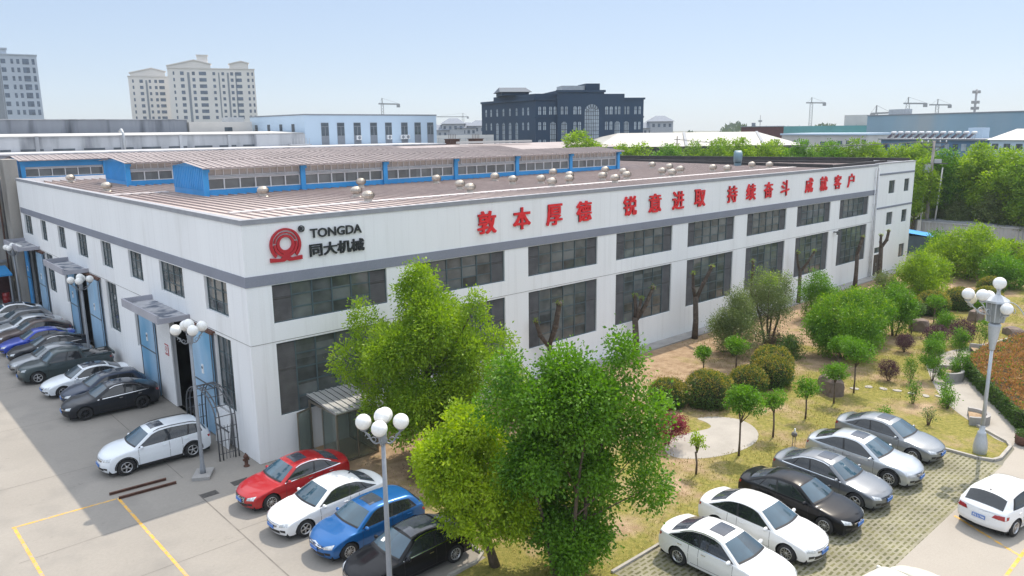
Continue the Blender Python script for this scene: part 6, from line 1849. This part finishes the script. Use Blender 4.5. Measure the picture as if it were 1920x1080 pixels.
# --- apartment towers: windows on each storey, own part each
M_tower = mat("cream_tower_render", (0.74, 0.70, 0.66), .9, var=.04, scale=.1)
M_tower2 = mat("grey_tower_render", (0.42, 0.47, 0.54), .9, var=.06, scale=.1)
M_twin = glassmat("tower_window", (0.10, 0.13, 0.18), .1, .4, (2, 2, 2.9))
def tower(name, label, p0, p1, zt, cols, z0=18, fl=2.9, steps=(), depth=14, m=None, slots=(), sidecols=()):
    ax = Vector((p1[0] - p0[0], p1[1] - p0[1])); Wd = ax.length
    t = thing(name, label, "tower block", (p0[0], p0[1], 0), math.atan2(ax.y, ax.x), "far apartment towers")
    b = MB(); b.box(0, Wd, 0, depth, 0, zt)
    b.build("wall", m or M_tower, t)
    for (xa, xb, zb, kind) in steps:
        b = MB()
        if kind == 'gable':
            xm = xa + (xb - xa) * .62; h = (xb - xa) * .14
            b.prism([(xa, zt + .01), (xb, zt + .01), (xb, zb - h * .6), (xm, zb), (xa, zb - h)][::1], -.3, 6, frame=lambda u, v, w: (u, w, v))
            b.prism([(xa - .5, zb - h - .15), (xm, zb), (xb + .5, zb - h * .6 - .15), (xb + .5, zb - h * .6 + .25), (xm, zb + .45), (xa - .5, zb - h + .25)], -.7, 6.2, frame=lambda u, v, w: (u, w, v))
        elif kind == 'pent':
            b.box(xa, xb, 0.5, 6, zt, zb); b.box(xa - .3, xb + .3, .2, 6.3, zb, zb + .4)
        elif kind == 'slope':
            b.prism([(xa, zt), (xb, zt), (xb, zb)], -.5, 6, frame=lambda u, v, w: (u, w, v))
        b.build("roof", m or M_tower, t)
    b = MB(); b.box(-.25, Wd + .25, -.3, depth, zt - .35, zt - .02); b.build("cornice", m or M_tower, t)
    for x, w in slots:
        b = MB(); b.box(x, x + w, -.04, -.001, 0, zt - 2); b.build("stair_slot", M_greyp, t)
    nf = int((zt - 1.2 - z0) / fl)
    protos = {}
    for x, w, h in cols:
        for f in range(nf):
            z = zt - 2.5 - fl * f
            if (w, h) not in protos:
                b = MB(); b.box(-w / 2, w / 2, -.06, -.002, -h / 2, h / 2); protos[(w, h)] = b.build("window", M_twin, t); o = protos[(w, h)]
            else:
                o = protos[(w, h)].copy(); COL.objects.link(o)
            o.location = (x, 0, z)
    return t
tower("apartment_tower", "taller cream apartment tower with stepped gables, right of the pair on the left skyline", (118.5, 352.1), (154.4, 337.8), 44.2,
      [(2.6, .7, 1.5), (6.2, 1.6, 1.6), (11.2, 1.3, 1.6), (15.2, 3.2, 1.6), (20.2, 1.2, 1.4), (24.2, 1.2, 1.4), (28.2, 1.3, 1.5), (31.2, 2.8, 1.6), (35.6, 1.0, 1.5), (37.6, .8, 1.5)],
      steps=((0.2, 19, 47.6, 'gable'), (13.2, 18, 49.9, 'pent'), (27.5, 36, 47.4, 'gable')), slots=((8.4, 1.1), (22.1, .6), (26.0, .9), (29.7, .6)))
tower("apartment_tower", "lower cream apartment tower, left of the pair on the left skyline", (108.2, 376.4), (127.5, 370.2), 41.5,
      [(2.0, .7, 1.5), (5.6, 1.5, 1.5), (9.4, 1.0, 1.4), (12.0, 1.2, 1.5), (14.6, 2.4, 1.5), (18.2, 1.0, 1.4)], steps=((1, 16.5, 45.0, 'gable'),), slots=((7.4, .9), (19.3, .5)))
tower("apartment_tower", "grey tower cut by the left edge of the photo, with a recessed bluish flank", (30.0, 296.4), (53.4, 292.3), 42.0,
      [(13.6, 1.4, 1.5), (16.2, .8, 1.6), (18.0, .9, 1.6), (20.3, 2.0, 1.9), (22.6, .9, 1.9)], steps=((9, 15, 43.6, 'pent'),), m=M_tower2, slots=((10.2, 2.0), (12.3, .4)))

# --- villas far away
M_villa = mat("villa_grey", (0.36, 0.38, 0.42), .9, var=.08); M_vroof = mat("villa_roof", (0.22, 0.245, 0.29), .9, var=.1)
def villa(label, x, y, w, z, rz):
    t = thing("villa", label, "villa", (x, y, 0), rz, "far villas")
    b = MB(); b.box(-w / 2, w / 2, -4, 4, 0, z - 2.2); b.build("wall", M_villa, t)
    b = MB(); e = w / 2 + .6; q = [(-e, -4.6, z - 2.2), (e, -4.6, z - 2.2), (e, 4.6, z - 2.2), (-e, 4.6, z - 2.2)]; a, c = (-w * .2, 0, z), (w * .2, 0, z)
    b.face([q[0], q[1], c, a]); b.face([q[1], q[2], c]); b.face([q[2], q[3], a, c]); b.face([q[3], q[0], a]); b.build("roof", M_vroof, t)
    for k in range(4):
        b = MB(); b.box(-.5, .5, -4.05, -4.002, 0, 1.3); b.build("window", M_twin, t, (-w * .36 + w * .24 * k, 0, z - 4.4))
for k, (x, y, w, z, lb) in enumerate([(179, 225, 9, 16.4, "grey hip-roofed villa, leftmost of the far group beside the dark building"), (184, 221, 9, 18.9, "tallest grey hip-roofed villa of the far group left of the dark building"),
                                     (188, 217.5, 8, 17.2, "grey villa third in the far group left of the dark building"), (192, 214, 9, 18.0, "grey villa right against the left edge of the dark building"),
                                     (239, 166.5, 8, 16.4, "far grey villa right of the dark building, the lower one"), (242.5, 162.3, 9, 18.9, "far grey villa right of the dark building, the taller one")]):
    villa(lb, x, y, w, z, R(-42))
t = thing("boundary_wall", "white wall on stilts of scaffolding between the pale blue hall and the dark building", "wall", (70.95, 81.1, 0), R(-38))
b = MB(); b.box(-1, 10, 0, .4, 0, 13.4); b.build("wall_panel", M_pale, t)
b = MB()
for k in range(12): b.box(-.8 + .95 * k, -.72 + .95 * k, -.6, -.5, 9, 12.9)
for z in (11.5, 12.1, 12.8): b.box(-1, 10, -.6, -.52, z, z + .06)
b.build("scaffold", M_steel, t)

# --- white hipped roof on a dark hall
t = thing("white_roof_hall", "wide hall with a shallow white hipped roof and dark underside", "building")
M_whall = mat("white_membrane_roof", (0.38, 0.375, 0.35), .6, var=.12, scale=.2, stretch=(.2, 1, 6), stain=((0.52, 0.48, 0.42), .25, .52, .8))
A_, B_, C_, D4 = (91.8, 61.9), (120.4, 37.8), (146, 62), (112, 88)
b = MB(); b.prism([A_, B_, C_, D4], 0, 10.9); b.build("wall", mat("bitumen_black", (0.03, 0.03, 0.033), 0.7), t)
R1, R2 = (103.5, 67.0, 13.35), (125.0, 50.2, 13.35)
q = [(*A_, 11.0), (*B_, 11.0), (*C_, 11.0), (*D4, 11.0)]
b = MB(); b.face([q[0], q[1], R2, R1]); b.face([q[1], q[2], R2]); b.face([q[2], q[3], R1, R2]); b.face([q[3], q[0], R1]); b.build("roof", M_whall, t)
b = MB(); b.bar((113.2, 58.7, 13.42), (103.6, 51.2, 11.05), .5, .12); b.bar((125, 50.2, 13.4), (114.4, 42.2, 11.02), .5, .12); b.build("roof_gutter", M_greyp, t)

# --- right-hand industry
t = thing("red_brown_shed", "long flat shed with dark red-brown front, left of the teal hoarding", "shed", (174.6, 84, 0), math.atan2(-9.4, 5.4))
b = MB(); b.box(0, 10.8, 0, 12, 0, 14.2); b.build("wall", mat("red_brown_cladding", (0.10, 0.035, 0.035), .8, var=.15), t)
b = MB(); b.box(-.2, 11, -.2, 12.2, 14.2, 14.4); b.box(2.6, 3.6, 2, 3, 14.4, 15.3); b.build("roof", M_greyp, t)
t = thing("hoarding", "faded teal construction hoarding on the right skyline", "hoarding", (197.6, 84.2, 0), math.atan2(-19.7, 9.6))
b = MB(); b.box(-8, 22, 0, .4, 9, 14.3); b.build("sheet", mat("teal_mesh", (0.13, 0.36, 0.36), .9, var=.12, scale=.3), t)
b = MB()
for k in range(11): b.box(-8 + 3 * k, -7.85 + 3 * k, .41, .55, 0, 14.6)
b.box(-8, 22, .41, .6, 11.5, 11.7); b.build("post", M_steel, t)
b = MB(); b.box(16, 22, 2, 8, 0, 17.2); b.build("site_hut", M_pale, t)
t = thing("white_workshop", "white two-storey workshop with dark windows under the teal hoarding", "building", (154.3, 59.1, 0), math.atan2(-18.6, -2.1))
b = MB(); b.box(-2, 18.6, 0, 12, 0, 12.3); b.build("wall", M_pale, t)
b = MB(); b.box(-2.2, 18.8, -.3, 12, 12.3, 12.7); b.build("roof", M_bw, t)
for x, w, z in ((1.0, 1.6, 10.6), (4.2, 1.8, 10.6), (8.5, 1.1, 10.5), (10.6, 1.1, 10.6), (12.6, 1.1, 10.7), (14.6, 1.1, 10.8), (16.5, 1, 11), (18.0, .9, 11), (12.6, 1, 9.0), (14.6, 1, 9.0), (16.5, 1, 9.0), (18.0, .9, 9.0)):
    b = MB(); b.box(-w / 2, w / 2, -.06, -.002, -.4, .4); b.build("window", M_twin, t, (x, 0, z))
t = thing("warehouse", "huge windowless blue-grey warehouse on the right skyline", "warehouse", (198, 60.7, 0), math.atan2(-42.8, -22.2))
b = MB(); b.box(0, 75, 0, 40, 0, 16.7); b.build("wall", mat("blue_grey_cladding", (0.22, 0.34, 0.43), .7, var=.06, scale=.12, stretch=(1, 1, .2), stain=((.30, .36, .40), .08, .5, .7)), t)
b = MB(); b.box(-.1, 75, -.15, 40, 16.7, 16.95); b.build("coping", M_greyp, t)
b = MB(); b.box(3, 9, 4, 6, 16.95, 18.3); b.build("roof_plant", M_steel, t)
t = thing("solar_office", "blue-walled office with a row of twelve solar water heaters on its roof", "building", (139.4, 32.3, 0), math.atan2(-25.4, -7.2))
b = MB(); b.box(0, 32, 0, 10, 0, 11.6); b.build("wall", mat("office_blue", (0.10, 0.20, 0.33), .6, var=.12, scale=.4), t)
b = MB(); b.box(-.4, 33, -.4, 10.2, 11.6, 11.85); b.build("roof", M_greyp, t)
for k in range(20):
    b = MB(); b.box(-.45, .45, -.06, -.002, -.6, .6); b.build("window", M_dbg if k % 3 else M_win, t, (1 + k * 1.55, 0, 10.4))
b = MB(); b.box(13.0, 15.6, 6, 8, 11.85, 13.7); b.build("roof_house", M_bw, t)
oz = math.atan2(-25.4, -7.2); uo = Vector((math.cos(oz), math.sin(oz)))
def heater(i):
    p = Vector((139.4, 32.3)) + uo * (1.2 + 1.42 * i) + Vector((-uo.y, uo.x)) * 1.2
    h = thing("solar_heater", "one of twelve slanted solar water heaters in a row on the blue office roof", "solar heater", (p.x, p.y, 11.85), oz, "solar water heaters on the blue office")
    return h
h0 = heater(0)
b = MB(); b.bar((-.55, 0, .1), (.45, 0, .95), .9, .06); b.build("collector", mat("collector_purple", (.10, .06, .12), .3, var=.2), h0)
b = MB(); b.lathe([(.001, -.6), (.20, -.58), (.22, -.5), (.22, .5), (.20, .58), (.001, .6)], (.5, 0, 1.08), 10, axis='y'); b.build("tank", M_white, h0)
b = MB(); b.bar((.45, .3, 0), (.5, .3, .95), .06); b.bar((.45, -.3, 0), (.5, -.3, .95), .06); b.build("stand", M_steel, h0)
for i in range(1, 12):
    h = heater(i)
    for ch in h0.children: 
        c = ch.copy(); COL.objects.link(c); c.parent = h
t = thing("gabled_shed", "grey shed with pale sloping roof at the right edge behind the trees", "shed", (131.4, 11.0, 0), math.atan2(-25.4, -7.2))
b = MB(); b.box(0, 16, -1, 8, 0, 11.8); b.build("wall", M_bw, t)
b = MB(); b.face([(-.3, -1.4, 11.8), (16, -1.4, 11.8), (16, 4, 13.5), (1.2, 4, 13.5)]); b.face([(-.3, -1.4, 11.8), (1.2, 4, 13.5), (-.3, 8.4, 11.8)]); b.build("roof", M_wroof, t)
for k in range(8):
    b = MB(); b.box(-.5, .5, -1.06, -1.002, -.5, .5); b.build("window", M_win, t, (1 + 1.9 * k, 0, 10.7))

# --- cranes and masts
M_crane = mat("crane_grey_yellow", (0.33, 0.33, 0.34), .7, var=.1)
def crane(label, x, y, zt, jib, back, rz, w=1.2):
    t = thing("tower_crane", label, "crane", (x, y, 0), rz, "tower cranes on the skyline")
    b = MB()
    for sx in (-w / 2, w / 2):
        for sy in (-w / 2, w / 2): b.box(sx - .12, sx + .12, sy - .12, sy + .12, 0, zt)
    z = zt - 24; k = 0
    while z < zt:
        s = 1 if k % 2 else -1
        b.bar((-w / 2 * s, -w / 2, z), (w / 2 * s, -w / 2, z + 1.5), .12); b.bar((w / 2 * s, w / 2, z), (-w / 2 * s, w / 2, z + 1.5), .12); z += 1.5; k += 1
    b.build("mast", M_crane, t)
    b = MB(); b.bar((-back, 0, zt), (jib, 0, zt + .3), .5, .7); b.bar((0, 0, zt), (0, 0, zt + 3.2), .5); b.bar((0, 0, zt + 3.2), (jib * .7, 0, zt + .6), .10); b.bar((0, 0, zt + 3.2), (-back * .9, 0, zt + .5), .10)
    b.build("jib", M_crane, t)
    b = MB(); b.box(-back - .2, -back + 1.6, -.6, .6, zt - 1.6, zt); b.build("counterweight", M_crane, t)
crane("faint tower crane above the pale blue hall", 215.6, 321.4, 27.8, 2, 9, R(146))
crane("very faint far tower crane just left of the dark building", 424.8, 515.2, 25.5, 32, 5, R(140), 1.6)
crane("tall faint tower crane above the teal hoarding", 414.7, 187, 26.9, 3, 7.5, R(118), 1.5)
crane("tower crane behind the left part of the blue-grey warehouse", 378.7, 120.6, 24.0, 2, 8, R(112), 1.5)
crane("fainter tower crane behind the middle of the blue-grey warehouse", 439.5, 129, 24.4, 4, 6.5, R(113), 1.5)
crane("short tower crane top at the left corner of the blue-grey warehouse", 309.2, 105.7, 18.9, 7, 2, R(-60), 1.0)
t = thing("antenna_mast", "communications mast with antenna rings above the blue-grey warehouse", "mast", (301.9, 67.7, 0))
b = MB(); b.tube([(0, 0, 0), (0, 0, 26.5)], [.6, .35], 8); b.build("pole", M_crane, t)
b = MB()
for z in (19.5, 21.6, 25.2):
    for k in range(6): a = k * 1.05; b.bar((0, 0, z), (1.1 * math.cos(a), 1.1 * math.sin(a), z), .12); b.box(1.1 * math.cos(a) - .2, 1.1 * math.cos(a) + .2, 1.1 * math.sin(a) - .2, 1.1 * math.sin(a) + .2, z - .1, z + .9)
b.build("antenna", M_crane, t)
t = thing("antenna_mast", "thin far mast rising above the white hipped roof", "mast", (418.9, 221, 0))
b = MB(); b.tube([(0, 0, 0), (0, 0, 21)], [.35, .2], 6); b.box(-.8, .8, -.8, .8, 17, 18); b.build("pole", M_crane, t)

# --- trees beyond the factory
TB = "trees beyond the factory"
protoT = []
for s, (leaf, prof) in enumerate([(L_camphor, [(0, 1.6), (.35, 2.9), (.7, 2.5), (1, .9)]), (leafmat("street_tree_leaf", (0.08, 0.18, 0.018), (0.27, 0.40, 0.035), .33), [(0, 1.8), (.4, 2.7), (.75, 2.2), (1, .8)]), (L_green, [(0, 1.4), (.35, 2.4), (.7, 2.2), (1, 1.0)]), (L_camphor, [(0, 1.2), (.3, 2.5), (.65, 2.7), (1, 1.2)])]):
    protoT.append(tree("street_tree", "x", "tree", (0, 0), 10.0, 3.2, prof, 46, .8, 20000, leaf, .23, .2, 200 + s, TB, nlimb=12, spread=.17, hollow=.55))
rowlab = "one of the bright green trees in the long row behind the far roof edge"
pos = [(79.2, 45.8, 11.2), (81, 43.7, 11.9), (83.4, 40.5, 11.5), (85.7, 37.4, 11.9), (87.4, 34.8, 12.1), (89.4, 31.6, 12.0), (91.3, 28.4, 12.0), (93.4, 24.6, 12.0), (95.3, 20.7, 11.8), (96.5, 18.2, 12.2), (97.6, 15.7, 11.2), (98.6, 13.2, 11.5), (100, 10.5, 11.8),
       (76.5, 49.0, 11.5), (88.0, 42.5, 11.3), (92.0, 36.5, 11.8), (96, 30, 11.6), (99.5, 24, 11.6), (102, 18, 11.4), (104, 12, 11.8)]
used = set()
for k, (x, y, h) in enumerate(pos):
    i = (k * 3 + k // 4) % 4
    o = protoT[i] if i not in used else dup(protoT[i]); used.add(i)
    o.location = (x, y, 0); s = (h + .2) / 10.1; o.scale = (s * (1.0 + .2 * ((k * 7) % 5) / 5), s * 1.05, s); o.rotation_euler = (0, 0, k * 2.3); tag(o, rowlab, "tree", TB)
o = dup(protoT[0]); o.location = (74.9, 50.7, 0); o.scale = (1.9, 1.9, 1.32); tag(o, "round bright green tree crown in front of the dark building", "tree", TB)
rl2 = "one of the tall street trees massed behind the low carport at the right"
for k, (x, y, h) in enumerate([(82.5, 6.2, 10.6), (87, 4.6, 12.6), (87.6, 1.0, 12.6), (86, -2.6, 12.3), (84, -5.8, 12.7), (92, 3.0, 12.2), (93.5, -3, 12.2), (90, -8.5, 12.6), (96, -8, 12.3), (84.5, -9.5, 12.2), (88, -13, 12.6), (99, 2, 12.2), (101, -6, 12)]):
    o = dup(protoT[(k * 2 + k // 3) % 4]); o.location = (x + 5.5, y, 0); s = (h - 1.1 - .9 * ((k * 5) % 3) / 3) / 10.1; o.scale = (s * 1.15, s * 1.15, s * 1.03); o.rotation_euler = (0, 0, k * 1.9); tag(o, rl2, "tree", "street trees behind the carport")
dk = tree("dark_tree", "glossy dark-leaved tree behind the low carport, one of a dense line", "tree", (0, 0), 8.2, 1.4, [(0, 2.2), (.4, 3.0), (.75, 2.4), (1, .9)], 40, .8, 15000, L_olive, .24, .2, 220, "dark trees along the carport", nlimb=10, spread=.2)
for k, (x, y, s) in enumerate([(91.2, 2.2, .72), (91, -2.0, .95), (91, -5.6, 1.02), (91, -9.5, 1.08), (91.5, 4.8, .55), (92, -13, 1.0)]):
    o = dk if k == 0 else dup(dk); o.location = (x, y, 0); o.scale = (s, s, s); o.rotation_euler = (0, 0, k * 2.1); tag(o, "one of the dark glossy trees standing close behind the low carport", "tree")

M_fascia = mat("grey_fascia", (0.43, 0.42, 0.41), .8, var=.1, scale=.5)
# low ribbed wall, shed, utility pole
t = thing("carport", "long low carport with a ribbed grey fascia behind the broad garden trees", "carport", (88.4, 9.0, 0), R(-90))
b = MB(); b.box(0, 30, 0, .12, 1.0, 2.55); b.build("fascia", M_fascia, t)
b = MB(); b.box(-.2, 30.2, -.14, 3.2, 2.74, 2.84); b.build("roof", M_shedd, t)
b = MB()
for k in range(76): b.box(.1 + .4 * k, .16 + .4 * k, -.05, -.001, .76, 2.54)
b.box(-.1, 30.1, -.1, .4, 2.55, 2.72); b.build("rib", M_shed, t)
b = MB()
for k in range(11): b.box(.3 + 3 * k, .42 + 3 * k, .13, .25, 0, 2.73)
b.build("post", M_dsteel, t)
t = thing("blue_shed", "small dark hut with a bright blue roof by the end of the factory", "hut", (80.3, 2.8, 0), R(20))
b = MB(); b.box(-1.5, 1.5, -1.3, 1.3, 0, 2.0); b.build("wall", mat("hut_dark", (0.05, 0.08, 0.10), .7, var=.2), t)
b = MB(); b.face([(-1.8, -1.6, 2.0), (1.8, -1.6, 2.0), (1.8, 1.6, 2.45), (-1.8, 1.6, 2.45)]); b.box(-1.8, 1.8, -1.6, -1.55, 1.85, 1.999); b.build("roof", mat("bright_blue_sheet", (0.03, 0.30, 0.72), .45), t)
t = thing("utility_pole", "concrete utility pole with cross-arms, transformer and leaning stay poles", "utility pole", (88.9, 5.0, 0), R(-48))
M_pole = mat("pole_concrete", (0.30, 0.27, 0.25), .9, var=.15)
b = MB(); b.tube([(0, 0, 0), (0, 0, 12.4)], [.26, .15], 10); b.build("pole", M_pole, t)
for x0_, x1_ in ((-.9, -.7), (.75, 1.15)):
    b = MB(); b.tube([(x0_, -.3, .4), (x1_, -.3, 9.2 if x0_ > 0 else 8.0)], [.10, .08], 8); b.build("stay_pole", mat("pole_white", (.55, .54, .52), .8), t)
for z, w in ((12.1, 1.6), (11.6, 1.3), (9.6, 1.8), (7.9, 1.5)):
    b = MB(); b.box(-w, w, -.08, .08, z, z + .12); b.build("cross_arm", M_dsteel, t)
for s_ in (-1.5, 1.5):
    b = MB(); b.bar((s_, 0, 12.08), (0, 0, 11.0), .08); b.build("brace", M_dsteel, t)
for x in (-1.4, -.7, .7, 1.4):
    b = MB(); b.lathe([(.05, 0), (.09, .06), (.05, .12), (.09, .18), (.04, .26)], (x, 0, 12.22), 8); b.build("insulator", M_white, t)
b = MB(); b.box(-1.0, -.35, -.5, .2, 8.6, 9.6); b.build("transformer", M_steel, t)
b = MB(); b.box(.1, .9, -.45, -.1, 9.73, 10.2); b.build("switch_box", M_steel, t)
b = MB(); b.box(-1.25, -.8, -.55, -.35, 1.2, 2.8); b.build("notice_box", M_pale, t)
# wires
for k, (z, dy) in enumerate(((12.4, -.6), (12.4, .6), (9.7, .0))):
    b = MB(); pts = []
    for q in np.linspace(0, 1, 14): pts.append((88.9 + (60 - 88.9) * 0 + q * 6, 5.0 + dy + q * 42, z - 4 * .9 * q * (1 - q)))
    b.tube(pts, .025, 4); tag(b.build("wire", M_dsteel), ("upper left", "upper right", "lowest")[k] + " of the thin power lines from the utility pole across the tree row", "wire", "power lines")
# second slender pole in the tree row and roof fan
t = thing("utility_pole", "slim brown pole among the row of trees in front of the white hipped roof", "utility pole", (94.9, 47.0, 0))
b = MB(); b.tube([(0, 0, 0), (0, 0, 12.9)], [.16, .1], 8); b.build("pole", M_pole, t)
for z, w in ((12.3, .7), (11.6, .5)):
    b = MB(); b.box(-w, w, -.06, .06, z, z + .1); b.build("cross_arm", M_dsteel, t)
t = thing("roof_fan", "round grey-blue centrifugal fan standing on the far end of the roof", "roof fan", (57.6, 12.5, 10.36), R(40))
b = MB(); b.lathe([(.001, -.35), (.62, -.35), (.66, -.25), (.66, .25), (.62, .35), (.001, .35)], (0, 0, .95), 20, axis='y'); b.box(-.5, .5, -.3, .3, 0, .35); b.build("casing", mat("fan_teal", (.13, .22, .27), .5, var=.15), t)
b = MB(); b.lathe([(.30, -.02), (.36, -.03), (.36, -.1), (.30, -.1)], (0, -.33, .95), 16, axis='y'); b.build("inlet_ring", M_dsteel, t)

# cars glimpsed behind the low wall
for k, (x, y, rz, m_, lb) in enumerate([(95.5, 4.0, 100, P_white, "white car glimpsed under the trees right of the utility pole"), (94.8, -10.5, 95, P_silver, "silver car glimpsed behind the carport at the right edge")]):
    car('sedan', "parked_car", lb, "car", (x, y), rz, m_, "cars behind the carport")

# roof ventilators: whirling steel globes
M_vent = mat("vent_steel", (0.46, 0.42, 0.37), .5, .45, var=.2, scale=4)
def vent():
    t = thing("roof_ventilator", None, "roof vent")
    b = MB(); b.lathe([(.46, 0), (.34, .10), (.31, .12), (.31, .34)], (0, 0, 0), 14); b.build("base", M_vent, t)
    b = MB(); n = 22
    for k in range(n):
        a0 = 2 * math.pi * k / n; prof = [(.36, .30), (.47, .40), (.52, .56), (.49, .72), (.36, .86), (.16, .93)]
        for (r0, z0), (r1, z1) in zip(prof[:-1], prof[1:]):
            f = lambda r, a, z: (r * math.cos(a), r * math.sin(a), z)
            b.face([f(r0, a0, z0), f(r0 * .93, a0 + .30, z0), f(r1 * .93, a0 + .30, z1), f(r1, a0, z1)], 0, False)
    b.build("turbine", M_vent, t)
    b = MB(); b.lathe([(.30, .86), (.28, .90), (.10, .95), (.001, .955)], (0, 0, 0), 14); b.lathe([(.28, .3), (.40, .5), (.40, .65), (.26, .84)], (0, 0, 0), 12); b.build("cap", M_vent, t)
    return t
v0 = vent()
VP = [(3.27, 41.6), (2.41, 28.03), (7.9, 15.07), (26.5, 14.5), (25.0, 10.8), (22.0, 16.0), (16.2, 17.2), (11.6, 10.2), (10.2, 6.6), (19.4, 9.9), (17.9, 7.0), (26.7, 9.6), (25.0, 6.8), (28.0, 8.0), (31.4, 11.2), (33.6, 15.2), (32.1, 8.4), (30.5, 5.8),
      (39.1, 14.2), (37.7, 11.0), (34.2, 7.75), (48.6, 16.4), (40.2, 8.9), (39.0, 7.0), (46.5, 12.8), (43.6, 9.5), (47.4, 8.7), (47.2, 7.1), (54.3, 8.9), (54.9, 7.4)]
for k, (x, y) in enumerate(VP):
    o = v0 if k == 0 else dup(v0)
    o.location = (x, y, 10.40); o.rotation_euler = (0, 0, k * .7); o.scale = (.70, .70, .68)
    lb = ("one of the round turbine ventilators scattered over the roof before the nearest monitor" if k > 1 else
          ("turbine ventilator on the roof between the two farther monitors, at the far left" if k == 0 else "lone turbine ventilator near the left parapet, beside the second monitor"))
    tag(o, lb, "roof vent", "roof ventilators")

# old concrete building and blue awning beyond the left end
t = thing("old_building", "stained grey concrete building beyond the left end of the factory", "building", (0, 0, 0))
b = MB(); b.box(-14, -.7, 48.5, 60, 0, 12.4); b.box(-.68, .3, 45.6, 48, 0, 12.3); b.build("wall", mat("beige_stained", (0.34, 0.32, 0.29), .9, var=.2, scale=.5, stretch=(1, 1, .3), stain=((.16, .15, .14), .6, .5, .7)), t)
b = MB()
for z in (3.4, 6.6, 9.6): b.box(-14, -.72, 48.3, 48.49, z, z + .25)
b.build("ledge", M_conc, t)
b = MB(); b.box(-6, -1.0, 48.44, 48.49, .1, 2.8); b.build("dark_opening", mat("dark_red_gate", (.09, .035, .035), .9, var=.3), t)
b = MB(); b.tube([(-.95, 48.2, 2), (-.95, 48.2, 12)], .07, 6); b.build("downpipe", M_rust, t)
t = thing("awning", "blue corrugated awning at the far left behind the lamp post", "awning", (-3.6, 46.6, 0))
b = MB(); b.face([(-2.8, -1.2, 2.75), (2.4, -1.2, 2.75), (2.4, 1.6, 3.15), (-2.8, 1.6, 3.15)]); b.box(-2.8, 2.4, -1.2, -1.15, 2.6, 2.749); b.build("sheet", M_blue, t)
b = MB()
for x in (-2.6, 2.2): b.box(x - .05, x + .05, -1.1, -1.0, 0, 2.6)
b.build("post", M_steel, t)

# far belt of trees that reads as one mass
rg = np.random.default_rng(99)
th = rg.uniform(R(14), R(88), 34000); D_ = rg.uniform(330, 760, 34000)
th = np.round(th / .012) * .012 + rg.normal(0, .004, len(th))
hh = (6.5 + 3.5 * np.sin(th * 57) + 2.5 * np.sin(th * 131 + D_ * .01)) * (D_ / 520)
P = np.c_[-13 + D_ * np.sin(th), -31 + D_ * np.cos(th), np.maximum(.5, rg.random(len(th)) ** .6 * np.maximum(hh, 3))]
me = leafmesh("far_trees", P, np.tile([0, 0, .5], (len(P), 1)), 3.6, 5, .8, 1.0); me.materials.append(leafmat("far_wood_leaf", (0.045, 0.075, 0.03), (0.10, 0.14, 0.05), .25))
tag(obj("far_trees", me), "far belt of trees along the horizon", "trees", kind='stuff')

# ------------------------------------------------------------------ haze
m = bpy.data.materials.new("haze_air"); m.use_nodes = True
n, l = m.node_tree.nodes, m.node_tree.links
n.remove(n["Principled BSDF"])
vp = n.new("ShaderNodeVolumePrincipled"); vp.inputs["Color"].default_value = (0.78, 0.89, 1.0, 1); vp.inputs["Density"].default_value = HAZE; vp.inputs["Anisotropy"].default_value = 0.3
l.new(vp.outputs[0], n["Material Output"].inputs["Volume"])
b = MB(); b.box(-200, 900, -200, 900, -1.0, 62)
hz = b.build("haze", m); tag(hz, "thin pale summer haze over the whole district", None, None, 'stuff')
